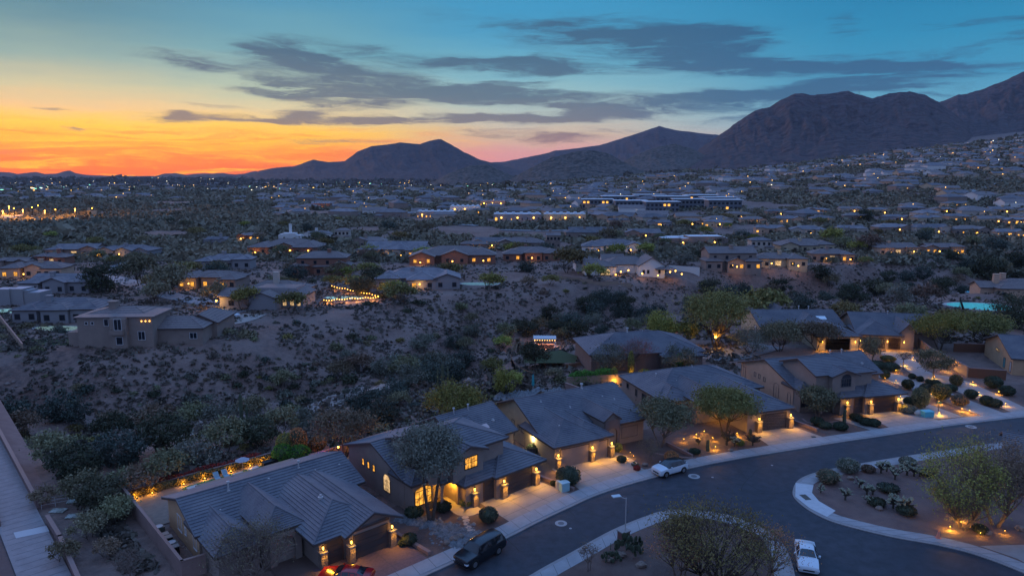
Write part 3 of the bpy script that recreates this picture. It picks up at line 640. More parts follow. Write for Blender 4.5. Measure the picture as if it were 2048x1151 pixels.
# ---- house 3
h=House('house',3.2,82.2,Z0,R(28),'single-storey sand house with brown garage doors and bright lamp on its side wall',wall=M_st_taupe)
h.blk(0,16.2,0,12.6,3.2,5.75); h.blk(-.4,6.9,-4.5,4,2.9,4.75,'y','hg'); h.blk(3,8.5,-4.4,4,2.9,4.3,'y','hg'); h.blk(8.1,10.9,-2.7,4,4.1,5.1,'y','gg',oh=.25); h.blk(10.4,16.0,-1.8,5,3.0,4.2,'y','hg')
h.garage(-3.98,.9,4.9,2.25,M_door); h.garage(-3.88,5.8,7.8,2.25,M_door)
h.pier(.35,-4.0,1.4,.55,power=30); h.pier(5.35,-3.9,1.4,.6,power=30); h.pier(8.25,-3.9,1.4,.6,power=24)
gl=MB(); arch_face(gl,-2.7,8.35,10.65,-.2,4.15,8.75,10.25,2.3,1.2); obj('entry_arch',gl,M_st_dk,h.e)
for (u0,u1,z0,z1) in ((1.6,2.5,.6,2.3),(4.0,5.0,1.7,2.3),(5.6,5.9,1.7,2.3),(6.9,7.6,.6,2.5),(10.4,10.9,.6,2.5)): h.pane('l',.45,u0,u1,z0,z1,M_glass,mull=0)
h.pane('f',-1.3,12,14.5,.8,2.2,M_glass,mull=2)
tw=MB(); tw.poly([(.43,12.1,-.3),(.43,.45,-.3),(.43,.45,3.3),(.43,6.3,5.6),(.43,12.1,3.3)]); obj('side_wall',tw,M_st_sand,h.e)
mb=MB(); mb.blob((.15,1.2,2.0),.1,1,6,4,0); obj('wall_lamp',mb,mat('lamp_bright',(.1,.1,.1),.5,emit=(1,.80,.42),es=30),h.e)
point((-.3,1.2,2.1),(1,.78,.32),260,.1,h.e,'wall_light')
for (a,b) in ((4,2),(6.8,3.2),(12.6,4.0),(14,3.2),(9.4,1.8),(3.4,5.1)): h.vent(a,b,3.2+b*.405,.12,.1)
h.vent(10.6,6.2,5.75,.5,.12,True); h.vent(2.2,-1.5,4.2,.15,.1); h.done()
# ---- house 4
h=House('house',21.0,96.3,Z0,R(18),'single-storey house behind two bushy trees with its wide garage at the right',wall=M_st_taupe)
h.blk(0,18.5,0,12.4,2.95,5.3,'x','hh'); h.blk(8.4,16.4,-9.4,4,2.95,4.6,'y','hg'); h.blk(3.8,8.8,-4,4,3.3,4.8,'y','hg'); h.blk(0.2,6,-1.6,4,2.9,4.2,'y','hg')
h.garage(-8.9,11.2,15.2,2.25,M_doord); h.pier(10.6,-8.9,1.5,.75,power=26); h.pier(15.8,-8.9,1.5,.75,power=26)
h.lantern(7.6,-3.7,1.8,12)
for (u0,u1,z0,z1) in ((9.6,10.2,1.6,2.3),(6.8,7.3,1.2,2.2),(4.2,5.2,.6,2.2)): h.pane('l',.45,u0,u1,z0,z1,M_glass,mull=0)
h.vent(3.4,6.4,4.2,.35,.08,True); h.vent(9.6,6.2,5.3,.2,.1); h.vent(5.2,3.4,4.2,.12,.1); h.done()
# ---- house 6, 7, 8, 9
h=House('house',53,144.8,Z0,0,'pale gabled house with slate roof in the second row behind leafy trees',wall=M_st_sand)
h.blk(0,18.5,0,13.6,2.9,5.3); h.blk(7.6,15.5,-1.5,8,3.2,5.1,'y','hg'); h.blk(8.2,17.5,-9,6,2.9,4.4,'y','hg'); h.blk(6,9.5,8,15,3.0,5.6,'y','gg')
h.garage(-8.5,10.5,15.2,2.25,M_doord); h.lantern(9.6,-8.9,1.5,24); h.lantern(16.2,-8.9,1.5,24); h.pane('l',.45,3,4.2,.8,2.4,M_wframe)
h.skylight(14.5,3.2,4.1,.36,mat('solar_white',(.6,.68,.72),.3),1.0,.6); h.vent(11,7,5.3,.7,.1,True); h.vent(13.2,7,5.3,.6,.1,True); h.done()
h=House('house',70.9,138.2,Z0,R(-11),'low house with slate roof and three glowing lanterns along its garage wall',wall=M_st_taupe)
h.blk(0,16.5,2.5,16,2.9,5.7); h.blk(-.2,8.4,-.6,8,2.9,4.9,'y','hg'); h.blk(7.6,11,-.2,9,3.4,5.3,'y','gg')
h.garage(-.1,.9,5.0,2.2,M_door); h.garage(-.1,5.8,7.8,2.2,M_door)
for u in (.3,5.4,8.5): h.lantern(u,-.5,1.4,34)
h.vent(8,9,5.6,.5,.1,True); h.done()
h=House('house',88.2,118.6,Z0,R(-18),'ochre house at the right edge with tall gable wall and shaded patio',wall=M_st_tan)
h.blk(0,18,0,15.6,2.95,5.6); h.pane('l',.45,1.0,1.7,.3,2.0,M_wframe); h.pane('l',.45,4.0,4.8,.3,2.0,mat('teal_panel',(.08,.30,.32),.6))
for u in (7.4,8.1,8.8): h.pane('l',.45,u,u+.3,2.4,2.8,M_winlit2,mull=0)
h.done()
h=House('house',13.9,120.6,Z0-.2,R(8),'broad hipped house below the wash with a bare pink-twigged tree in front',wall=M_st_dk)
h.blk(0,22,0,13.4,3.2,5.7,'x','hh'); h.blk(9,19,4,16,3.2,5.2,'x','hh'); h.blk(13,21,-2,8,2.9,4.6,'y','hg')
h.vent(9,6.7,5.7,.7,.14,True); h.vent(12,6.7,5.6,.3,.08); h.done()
# right-edge house with arched entry, and the roof corner at the bottom edge
x,y=gz(2006,985)
h=House('house',x+.3,y+.6,Z0,R(-32),'pale stone house cut by the right edge with a dark arched entry',wall=mat('pale_stone',(.34,.27,.21),.9,var=(.27,.21,.17),vs=3))
h.blk(-.2,14,-.3,9,3.6,5.4); gl=MB(); arch_face(gl,.05,.3,5,-.2,3.4,1.1,3.0,1.6,.5); obj('entry_arch',gl,M_stone,h.e)
h.pane('f',.15,1.3,2.8,.3,1.9,M_glass,arch=True,fm=M_iron); h.done()
x,y=gz(1308,1136,4.3)
h=House('house',x,y-5,Z0,R(6),'brown flat-tiled roof corner showing at the bottom edge of the picture',tile=M_tile2)
h.blk(-5.0,5.5,-9,5,2.8,4.3,'y','hh'); h.done()
HS={}
def loc2(h,x,y):      # house-local to world xy, h=(x,y,rot deg)
    a=R(h[2]); return (h[0]+x*math.cos(a)-y*math.sin(a),h[1]+x*math.sin(a)+y*math.cos(a))
H1=(-28.4,57.6,41.5); H2=(-11.4,67.9,41); H3=(3.2,82.2,28); H4=(21.0,96.3,18); H5=(42.1,99.9,14); H6=(53,144.8,0); H7=(70.9,138.2,-11); H8=(88.2,118.6,-18); H9=(13.9,120.6,8)
# ------------------------------------------------------------------ yards and drives
IN=offs(FE,1.0)
def clipline(p,d):
    best=None
    for i,(a,b) in enumerate(zip(IN[:-1],IN[1:])):
        ex,ey=b[0]-a[0],b[1]-a[1]; den=d[0]*ey-d[1]*ex
        if abs(den)<1e-9: continue
        t=((a[0]-p[0])*ey-(a[1]-p[1])*ex)/den; u=((a[0]-p[0])*d[1]-(a[1]-p[1])*d[0])/den
        if t>0 and -.001<=u<=1.001 and (best is None or t<best[0]): best=(t,i+u)
    return best
def drive(h,x0,x1,y,m,fl=(0,0),z=.118,name='driveway'):
    a=R(h[2]); A=loc2(h,x0,y); B=loc2(h,x1,y); dr=(math.sin(a),-math.cos(a)); tx=(math.cos(a),math.sin(a))
    dA=(dr[0]-tx[0]*fl[0],dr[1]-tx[1]*fl[0]); dB=(dr[0]+tx[0]*fl[1],dr[1]+tx[1]*fl[1])
    cA=clipline(A,dA); cB=clipline(B,dB)
    if not cA or not cB: return
    pA=(A[0]+dA[0]*cA[0],A[1]+dA[1]*cA[0]); pB=(B[0]+dB[0]*cB[0],B[1]+dB[1]*cB[0])
    midp=[IN[i] for i in range(math.ceil(cA[1]),math.floor(cB[1])+1)]
    P=[A,pA]+midp+[pB,B]; mb=MB(); mb.poly([(p[0],p[1],z) for p in P]); struct(name,mb,m)
    j=MB()     # saw joints
    for t in (.33,.66):
        p=(A[0]+(B[0]-A[0])*t,A[1]+(B[1]-A[1])*t); q=(pA[0]+(pB[0]-pA[0])*t,pA[1]+(pB[1]-pA[1])*t)
        nx,ny=tx[0]*.02,tx[1]*.02; j.poly([(p[0]-nx,p[1]-ny,z+.005),(q[0]-nx,q[1]-ny,z+.005),(q[0]+nx,q[1]+ny,z+.005),(p[0]+nx,p[1]+ny,z+.005)])
        p=(A[0]+(pA[0]-A[0])*t,A[1]+(pA[1]-A[1])*t); q=(B[0]+(pB[0]-B[0])*t,B[1]+(pB[1]-B[1])*t)
        nx,ny=dr[0]*.02,dr[1]*.02; j.poly([(p[0]-nx,p[1]-ny,z+.009),(p[0]+nx,p[1]+ny,z+.009),(q[0]+nx,q[1]+ny,z+.009),(q[0]-nx,q[1]-ny,z+.009)])
    tag(obj('drive_joints',j,jm),kind='structure')
ya=[p for p in offs(FE,1.0) if 50<p[1]<112]; yb=[p for p,q in zip(offs(FE,13.0),offs(FE,1.0)) if 50<q[1]<112]
mb=MB(); strip(ya,yb,.085,mb,-.1); struct('front_yards',mb,M_gravel)
M_concw=mat('drive_concrete',(.33,.29,.26),.85,var=(.28,.245,.22),vs=.7,coord='World')
drive(H1,7.6,16.4,-7.2,mat('purple_pavers',(.17,.11,.115),.85,var=(.13,.085,.09),vs=4,coord='World'),(.1,.0)); drive(H2,7.4,15.8,-3.2,M_concw,(.05,.1)); drive(H3,-.2,8.9,-3.7,M_concw,(.02,.12)); drive(H4,9.6,16.6,-8.7,M_concw,(.15,.25)); drive(H5,9.0,16.0,-3.6,M_conc,(.05,.35))
drive(H5,3.6,5.0,-4.6,M_conc,(-.35,.38),.122,'path')
def Z5(x,y): return (1600+x/3.837,600+y/3.837)
def zpoly(pts,z,name,m,mapf=Z5):
    P=[gz(*mapf(*p),z) for p in pts]; a=sum(P[i][0]*P[(i+1)%len(P)][1]-P[(i+1)%len(P)][0]*P[i][1] for i in range(len(P)))
    if a<0: P=P[::-1]
    mb=MB(); mb.poly([(p[0],p[1],z) for p in P]); return struct(name,mb,m)
def zstrip(A_,B_,z,name,m,mapf=Z5):
    mb=MB(); A=[gz(*mapf(*p),z) for p in A_]; B=[gz(*mapf(*p),z) for p in B_]
    n=14; A=resample(smooth(A),n); B=resample(smooth(B),n); strip(A,B,z,mb,z-.25)
    return struct(name,mb,m)
zstrip([(560,665),(800,800),(960,885),(1040,910)],[(600,625),(860,745),(1080,830),(1250,893)],.10,'driveway',M_conc)
zstrip([(590,585),(760,650),(1000,735),(1200,815),(1390,880)],[(600,530),(800,580),(1000,650),(1270,755),(1560,862)],.112,'driveway',M_conc)
zstrip([(590,395),(720,470),(860,560),(1040,640),(1250,715),(1630,858)],[(850,395),(900,470),(990,555),(1180,590),(1330,640),(1760,838)],.124,'driveway',M_conc)
# ------------------------------------------------------------------ block walls and fences
M_wallpink=mat('wall_pink_block',(.27,.18,.16),.92,var=(.22,.145,.13),vs=.7,coord='World')
M_walltan=mat('wall_tan_block',(.33,.24,.18),.92,var=(.28,.2,.15),vs=.7,coord='World')
M_fence=mat('dark_fence',(.045,.04,.04),.8)
def wall(name,pts,h,m,label,cat='wall',th=.2,capm=None,z=0,follow=False,group=None):
    mb=MB(); cp=MB()
    for a,b in zip(pts[:-1],pts[1:]):
        l=math.hypot(b[0]-a[0],b[1]-a[1]); n=max(1,int(l/4)) if follow else 1; an=math.atan2(b[1]-a[1],b[0]-a[0])
        for k in range(n):
            x=a[0]+(b[0]-a[0])*(k+.5)/n; y=a[1]+(b[1]-a[1])*(k+.5)/n; zz=hz(x,y) if follow else z
            mb.ybox(x,y,l/n+th*.98,th,zz-.8,zz+h,an); cp.ybox(x,y,l/n+th+.04,th+.08,zz+h,zz+h+.07,an)
    e=empty(name,(0,0,0),0,label,cat,group); obj('wall_panel',mb,m,e); obj('coping',cp,capm or M_fascp,e); return e
L1=lambda x,y:loc2(H1,x,y)
wall('garden_wall',[L1(-1.8,19.6),L1(-1.5,-1.0),L1(.3,-1.2)],1.75,M_wallpink,'long pinkish block wall down the left side of the bottom-left house')
wall('garden_wall',[L1(-1.8,19.6),L1(20.5,19.4)],.75,mat('wall_redbrown',(.17,.09,.08),.9),'brown block wall behind the long green lawn of the bottom-left house')
wall('garden_wall',[loc2(H2,-2,18),loc2(H2,10,18.5),loc2(H2,19,17)],1.3,M_wallpink,'low wall round the rear patio of the two-storey house with the lit windows')
wall('garden_wall',[gz(1131,788),gz(1205,815)],1.9,M_wallpink,'stepped pink wall panel behind the sand house, beside the clipped hedge')
wall('garden_wall',[gz(1134,772),gz(1240,765),gz(1340,757),gz(1440,752)],1.5,M_walltan,'tan wall behind the clipped hedge and lit cypresses')
wall('garden_wall',[gz(*Z5(890,350)),gz(*Z5(1000,440)),gz(*Z5(1280,590))],1.9,M_walltan,'tall tan wall running down the slope past the garden lights')
wall('garden_wall',[gz(*Z5(1283,590)),gz(*Z5(1572,612))],1.7,mat('gate_brown',(.14,.07,.045),.85),'reddish brown wall in front of the ochre house','wall')
wall('garden_wall',[gz(*Z5(1180,395)),gz(*Z5(1420,400)),gz(*Z5(1470,440))],1.7,mat('gate_brown',(.14,.07,.045),.85),'brown wall behind the patio of the ochre house')
wall('retaining_wall',[loc2(H1,16.4,-5.5),loc2(H1,16.9,-12.0)],.35,M_wallpink,'low kerb wall between the purple drive and the river-rock bed',th=.3)
wall('retaining_wall',[loc2(H2,16.4,-2),loc2(H2,17.2,-8)],.35,M_wallpink,'low kerb wall right of the second drive from the left',th=.3)
wall('retaining_wall',[loc2(H4,17.4,-6),loc2(H4,18.4,-11.5)],.5,M_wallpink,'low pink wall right of the drive before the pale pink house',th=.25)
wall('retaining_wall',[gz(1334,890),gz(1383,915)],.4,M_wallpink,'low slanting garden wall behind the parked white and black car',th=.22)
def fence(name,pts,h,label,bars=True,follow=True):
    e=empty(name,(0,0,0),0,label,'fence'); ps=MB(); rl=MB()
    for a,b in zip(pts[:-1],pts[1:]):
        l=math.hypot(b[0]-a[0],b[1]-a[1]); n=max(2,int(l/2.2))
        for k in range(n+1):
            x=a[0]+(b[0]-a[0])*k/n; y=a[1]+(b[1]-a[1])*k/n; z=hz(x,y); ps.ybox(x,y,.06,.06,z-.2,z+h,0)
            if k<n:
                x2=a[0]+(b[0]-a[0])*(k+1)/n; y2=a[1]+(b[1]-a[1])*(k+1)/n; z2=hz(x2,y2)
                for q in (.12,.98): rl.tube([(x,y,z+h*q),(x2,y2,z2+h*q)],.022,4)
                for j in range(1,10):
                    t=j/10; xx=x+(x2-x)*t; yy=y+(y2-y)*t; zz=z+(z2-z)*t; rl.tube([(xx,yy,zz+h*.12),(xx,yy,zz+h*.98)],.009,3,False)
    obj('fence_posts',ps,M_iron,e); obj('fence_rails',rl,M_iron,e); return e
fence('view_fence',[gz(905,800),gz(985,786),gz(1060,788),gz(1130,790)],1.5,'thin black railing round the yard behind the sand house')
fence('view_fence',[gz(1022,697),gz(1030,735),gz(1065,760)],1.5,'white topped railing left of the lit pavilion lawn')
fence('view_fence',[gz(*Z5(1225,10)),gz(*Z5(1255,105))],1.6,'pale railing at the left of the turquoise pool')
fence('view_fence',[L1(20.5,19.4),loc2(H2,-2,18)],1.4,'dark railing between the two rear patios on the left')
for p,q,l in ((loc2(H1,17.4,4),loc2(H1,17.6,-1.5),'short dark gate between the first and second house'),(loc2(H3,-4.6,.6),loc2(H3,-.6,-.6),'dark side gate left of the brown garage doors')):
    mb=MB(); a=math.atan2(q[1]-p[1],q[0]-p[0]); n=10
    for k in range(n):
        t=(k+.5)/n; mb.ybox(p[0]+(q[0]-p[0])*t,p[1]+(q[1]-p[1])*t,math.hypot(q[0]-p[0],q[1]-p[1])/n*.9,.05,-.1,1.7,a)
    tag(obj('side_gate',mb,M_fence),l,'gate')
# ------------------------------------------------------------------ culvert bridge at the lower left
M_path=mat('path_concrete',(.27,.245,.25),.85,var=(.22,.20,.205),vs=1.2,coord='World',bump=.2,bs=5)
M_par=mat('parapet_brown',(.20,.135,.125),.92,var=(.155,.10,.095),vs=.8,coord='World')
u_=(.680,-.733); n_=(.733,.68); O_=(-68.8,88.5)
def BQ(s,t): return (O_[0]+u_[0]*s+n_[0]*t,O_[1]+u_[1]*s+n_[1]*t)      # s along towards viewer, t to the right
mb=MB(); mb.prism([BQ(-40,-14),BQ(48,-14),BQ(48,-3.6),BQ(-40,-3.6)],-9,.04); struct('culvert_road',mb,M_asph)
mb=MB(); mb.prism([BQ(-40,-3.6),BQ(44,-3.6),BQ(44,0),BQ(-40,0)],-.9,.16); struct('footpath',mb,M_path)
j=MB()
for k in range(-12,36):
    s_=k*1.22; a,b,c_,d=BQ(s_,-3.3),BQ(s_+.05,-3.3),BQ(s_+.05,-.15),BQ(s_,-.15); j.poly([(p[0],p[1],.166) for p in (a,b,c_,d)])
tag(obj('path_joints',j,jm),kind='structure')
mb=MB(); q=BQ(31.5,-2.6),BQ(33.0,-2.6),BQ(33.6,.05),BQ(32.1,.05); mb.poly([(p[0],p[1],.172) for p in q]); struct('path_patch',mb,mat('pale_concrete2',(.42,.43,.45),.85))
wall('parapet_wall',[BQ(-40,.15),BQ(26.8,.15)],.95,M_par,'brown parapet wall along the concrete footpath at lower left',th=.3)
wall('parapet_wall',[BQ(-40,-3.45),BQ(29,-3.45)],.7,M_par,'low kerb wall between the footpath and the road at the left edge',th=.25)
wall('parapet_wall',[BQ(31.5,.3),BQ(37,.4),BQ(47,.1)],.9,M_par,'parapet wall continuing right of the footpath at the bottom left corner',th=.3)
mb=MB(); mb.prism([BQ(-40,.3),BQ(27.2,.3),BQ(27.4,2.0),BQ(14,2.3),BQ(-40,2.6)],[-9]*5,[.35,.35,-.1,-.15,-.2]); tag(obj('headwall',mb,M_par),'sloping brown headwall top of the culvert above the dark wash','wall')
mb=MB()
p0,p1=BQ(27.3,.4),BQ(27.9,2.8)
for q in (0,.5,1):
    x=p0[0]+(p1[0]-p0[0])*q; y=p0[1]+(p1[1]-p0[1])*q; mb.tube([(x,y,-.3),(x,y,1.15)],.03,5)
for z in (.45,.8,1.12): mb.tube([(p0[0],p0[1],z),(p1[0],p1[1],z)],.022,5)
tag(obj('guard_rail',mb,M_vent),'short metal guard rail at the end of the brown headwall','railing')
M_plate=mat('riprap_panel',(.42,.46,.44),.8,var=(.16,.18,.15),vs=3)
for k,(a,b) in enumerate([(29,1.6),(31.5,2.6),(27.6,3.4)]):
    p=BQ(a,b); mb=MB(); mb.ybox(0,0,1.5,.9,0,.1,R(10*k)); tag(obj('weathered_panel',mb,M_plate,loc=(p[0],p[1],.05)),['mottled pale panel lying beside the footpath end','lower mottled pale panel near the parapet gap','small pale slab at the end of the guard rail'][k],'panel')
# ------------------------------------------------------------------ foliage
def leafmat(n,c1,c2,i=.25): return mat(n,c1,.8,var=c2,vs=1.1,inst=i,spec=.15)
LF=dict(olive=leafmat('leaf_olive',(.24,.225,.13),(.125,.12,.075)),green=leafmat('leaf_green',(.24,.20,.075),(.13,.11,.048)),yellow=leafmat('leaf_yellow_green',(0.326,0.310,0.078),(0.180,0.180,0.048)),
 brown=leafmat('leaf_brown',(0.240,0.178,0.116),(0.128,0.099,0.069)),dark=leafmat('leaf_dark',(.085,.09,.055),(.045,.048,.034)),grey=leafmat('leaf_grey_green',(.21,.21,.16),(.11,.115,.095)),
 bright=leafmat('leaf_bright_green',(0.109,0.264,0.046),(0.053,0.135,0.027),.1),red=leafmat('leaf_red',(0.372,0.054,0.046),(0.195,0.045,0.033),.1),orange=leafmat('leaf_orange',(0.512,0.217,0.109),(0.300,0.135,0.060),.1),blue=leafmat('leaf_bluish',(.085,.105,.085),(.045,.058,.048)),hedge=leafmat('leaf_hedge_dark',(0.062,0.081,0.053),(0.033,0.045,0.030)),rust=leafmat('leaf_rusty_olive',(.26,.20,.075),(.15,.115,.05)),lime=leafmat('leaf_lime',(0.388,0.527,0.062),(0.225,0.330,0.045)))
M_bark=mat('bark',(.10,.075,.06),.9,var=(.055,.042,.036),vs=4); M_barkg=mat('bark_grey',(.17,.14,.12),.9,var=(.1,.08,.07),vs=4)
M_bareb=mat('bare_twigs',(.17,.125,.105),.9)
def leaves(cen,size,rs,asp=.5,flat=.0):
    n=len(cen); a=rs.normal(size=(n,3)); a/=np.linalg.norm(a,axis=1,keepdims=True); b=rs.normal(size=(n,3)); b-=a*(a*b).sum(1,keepdims=True); b/=np.linalg.norm(b,axis=1,keepdims=True)
    s=size*rs.uniform(.6,1.4,(n,1)); a=a*s*.5; b=b*s*.5*asp
    V=np.stack([cen-a-b,cen+a-b,cen+a+b,cen-a+b],1).reshape(-1,3); Q=np.arange(4*n).reshape(-1,4); return V,Q
def tree_mesh(seed,hh,cr,nl=5000,lsz=.22,shape='spread',stems=3,clumps=34,bare=False,crh=None,lowf=.32,sig=.17):
    rs=np.random.RandomState(seed); q=random.Random(seed); tb=MB(); cz=hh*(1+lowf)/2; rz=crh or hh*(1-lowf)/2; tips=[]
    forks=[]
    for k in range(stems):
        a=2*math.pi*(k+q.random()*.6)/stems; l=cr*(.25 if stems>1 else .03)*q.uniform(.7,1.3); fz=hh*lowf*q.uniform(.75,1.25)
        f=Vector((l*math.cos(a),l*math.sin(a),fz)); b=Vector((.12*math.cos(a),.12*math.sin(a),-.3)) if stems>1 else Vector((0,0,-.3))
        m_=b.lerp(f,.5)+Vector((q.uniform(-.1,.1),q.uniform(-.1,.1),0))*cr*.2; r0=hh*.022*(1.3 if stems==1 else .9)
        tb.tube([b,m_,f],[r0,r0*.8,r0*.62],7,False); forks.append((f,r0*.6))
    for i in range(clumps):
        u=rs.normal(size=3); u/=np.linalg.norm(u); rr=.55+.45*rs.rand()**.6
        if shape=='spread': u[2]=abs(u[2])*.9-.18
        if shape=='dome': u[2]=u[2]*.9+.05
        t=Vector((u[0]*cr*rr*.86,u[1]*cr*rr*.86,cz+u[2]*rz*rr*.95))
        f,r_=min(forks,key=lambda F:(F[0]-t).length+q.random()*cr*.3)
        mid=f.lerp(t,.5)+Vector((rs.uniform(-.12,.12)*cr,rs.uniform(-.12,.12)*cr,-rs.uniform(0,.1)*cr)); mid.z=max(mid.z,f.z*.8)
        tb.tube([f,f.lerp(mid,.6),mid,t],[r_*.7,r_*.5,r_*.36,r_*.12],5 if not bare else 4,False); tips.append(t)
        if bare:
            for k in range(7):
                s_=mid.lerp(t,q.uniform(.1,1)); d=Vector((q.uniform(-1,1),q.uniform(-1,1),q.uniform(-.25,1))).normalized()*cr*q.uniform(.15,.36)
                e_=s_+d; tb.tube([s_,s_+d*.5+Vector((0,0,.03*cr)),e_],[.018,.013,.006],3,False)
                for w_ in range(3):
                    d2=(d.normalized()+Vector((q.uniform(-1,1),q.uniform(-1,1),q.uniform(-.5,.8)))).normalized()*cr*.13; p_=s_+d*q.uniform(.4,1); tb.tube([p_,p_+d2],[.009,.004],3,False)
    T=np.array([tuple(t) for t in tips]); ci=rs.randint(0,len(T),nl); w_=rs.lognormal(0,.25,len(T))
    C_=T[ci]+rs.normal(size=(nl,3))*np.array([cr*sig,cr*sig,rz*sig*1.05])*w_[ci][:,None]
    if shape=='weep': C_[:,2]-=np.abs(rs.normal(size=nl))*rz*.25
    C_[:,2]=np.maximum(C_[:,2],.15); V,Q=leaves(C_,lsz,rs); return tb,V,Q
PROTO={}
def make_tree(key,kind='olive',bark=None,**k):
    tb,V,Q=tree_mesh(**k); bare=k.get('bare'); PROTO[key]=(mesh_of('trunk',tb,bark or (M_bareb if bare else M_bark)),np_mesh('crown',V,Q,LF[kind]),k['hh'])
def put_tree(key,x,y,z,s=1.0,rot=None,name='tree',label=None,group=None,cat='tree',sz=1.0):
    e=empty(name,(x,y,z),rot if rot is not None else rnd.uniform(0,6.28),label,cat,group); e.scale=(s,s,s*sz); tm,cm,_=PROTO[key]
    a=bpy.data.objects.new('trunk',tm); C.objects.link(a); a.parent=e
    b=bpy.data.objects.new('crown',cm); C.objects.link(b); b.parent=e; return e
# trees of their own, placed where each stands
def T(key,px,py,label,kind,hh,cr,nl,seed,shape='spread',stems=3,clumps=40,bare=False,lowf=.32,lsz=.2,name='tree',bark=None,z=None,sig=.17,crh=None):
    make_tree(key,kind,bark=bark,seed=seed,hh=hh,cr=cr,nl=nl,lsz=lsz,shape=shape,stems=stems,clumps=clumps,bare=bare,lowf=lowf,sig=sig,crh=crh)
    p=at(px,py); return put_tree(key,p.x,p.y,max(p.z,0) if z is None else z,1,0,name,label)
T('t1',862,1042,'tall soft grey-green tree in front of the two-storey house with the lit arched window','grey',10.2,3.7,15000,1,'dome',2,70,lowf=.50,lsz=.17,sig=.15)
p2=loc2(H2,17.0,14.5); make_tree('t2','yellow',seed=2,hh=7.6,cr=4.2,nl=9000,lsz=.2,stems=3,clumps=44,lowf=.25,shape='spread'); put_tree('t2',p2[0],p2[1],0,1,0,'palo_verde_tree','yellow-green palo verde behind the two-storey house with lit windows')
T('t3',690,915,'brownish spreading tree behind the garden between the first two houses','brown',6.6,3.9,9000,3,lowf=.3)
T('t4',1322,893,'loose green palo verde in front of the house right of the brown garage doors','olive',6.6,4.0,9500,4,lowf=.28,name='palo_verde_tree',bark=M_barkg)
T('t5',1448,872,'dense olive tree lit from below beside the lamp-lit drive','green',7.0,4.3,12000,5,'spread',3,56,lowf=.34)
T('t6',1637,838,'small pale green tree in front of the pale pink two-storey house','olive',4.9,2.6,6500,6,'dome',3,34,lowf=.3,bark=M_barkg)
T('t7',1432,696,'largest olive tree of the second row, left of the pale gabled house','green',12.5,6.4,13000,7,'spread',3,60,lowf=.2,lsz=.28)
T('t8',1325,694,'yellow-green bushy tree right of the broad hipped house','yellow',7.0,3.6,6500,8,'dome',3,34,lowf=.12,lsz=.26)
T('t9',1560,702,'grey-green leafy tree in front of the pale gabled house','olive',6.4,4.4,8500,9,lowf=.2,lsz=.24)
T('t10',1635,700,'rusty brown tree in front of the lamps of the pale gabled house','brown',6.0,4.6,8500,10,lowf=.25,lsz=.22)
T('t11',1880,700,'hazy yellow-green palo verde beside the tan slope wall','yellow',7.6,6.0,9000,11,lowf=.25,lsz=.24,name='palo_verde_tree')
T('t12',1960,690,'olive palo verde right of the hazy one, above the ochre house','green',7.4,5.6,9000,12,lowf=.2,lsz=.26,name='palo_verde_tree')
T('t13',1925,1056,'big green palo verde in the corner bed at the right edge','yellow',9.2,4.3,8500,13,'dome',4,80,bare=True,lowf=.12,lsz=.14,name='palo_verde_tree',sig=.13)
T('t13b',1992,1052,'big grey bare-branched tree at the right edge behind the palo verde','brown',10.0,4.4,9000,14,'spread',3,60,bare=True,lowf=.22,lsz=.12)
T('t14',1425,1172,'large rusty olive tree filling the near corner bed at the bottom','rust',8.2,5.4,7500,15,'spread',4,90,bare=True,lowf=.14,lsz=.13,bark=M_bark,sig=.15)
T('t14b',1360,1160,'thin bare tree left of the large rusty tree at the bottom','orange',5.6,3.1,1500,16,'spread',3,40,bare=True,lowf=.2,lsz=.09)
T('t14c',1530,1160,'twiggy reddish tree at the right side of the near corner bed','orange',5.4,3.0,2200,17,'spread',3,40,bare=True,lowf=.2,lsz=.09)
T('t15',505,1168,'grey bare tree in front of the bottom-left house','brown',6.0,4.0,3200,18,'spread',4,64,bare=True,lowf=.2,lsz=.1)
T('t16',1867,757,'small uplit tree in the gravel beside the tan slope wall','olive',5.2,2.9,4500,19,'dome',1,28,lowf=.35)
T('t16b',1806,738,'bare small tree with a lit trunk between the sloping drives','brown',3.6,1.8,500,20,'spread',1,20,bare=True,lowf=.45,lsz=.1,bark=M_barkg)
T('t16c',1742,722,'small forked tree below the three glowing lanterns','olive',4.6,2.4,2200,21,'dome',2,24,lowf=.3,bark=M_barkg)
T('t17',1272,742,'bare pink-twigged tree in front of the broad hipped house','red',6.4,4.2,900,22,'spread',2,44,bare=True,lowf=.35,lsz=.1)
T('t18',1215,748,'grey-green tree in front of the left side of the broad hipped house','grey',5.5,3.4,4500,23,'dome',3,30,lowf=.2)
T('t19',1355,745,'dim grey tree beside the right side of the broad hipped house','grey',4.8,3.2,4500,24,'dome',3,30,lowf=.15)
T('t20',1070,748,'dark round tree in the yard of the lit pavilion','dark',5.0,3.0,5500,25,'dome',1,34,lowf=.25)
T('t21',1110,712,'dark leafy tree on the lawn below the lit pavilion','dark',2.4,2.2,3000,26,'dome',1,28,lowf=.2)
T('t22',1500,703,'grey sage-coloured bushy tree by the cul-de-sac below the pale gabled house','grey',4.4,4.0,5500,27,'dome',3,30,lowf=.08)
T('t23',2035,655,'dark green tree at the right edge above the ochre roof','dark',8.0,5.6,7000,28,'dome',2,40,lowf=.1,lsz=.28)
T('t24',1300,925,'small bare desert tree by the pavement behind the parked white and black car','brown',3.4,1.7,700,29,'dome',3,22,bare=True,lowf=.25,lsz=.09)
T('t25',1010,792,'tall yellow shrub tree on the slope above the view fence','yellow',4.5,1.9,3200,30,'dome',3,22,lowf=.1)
T('t26',262,1152,'leafless black shrub at the bottom left','brown',2.8,2.0,60,31,'spread',3,26,bare=True,lowf=.2,lsz=.06)
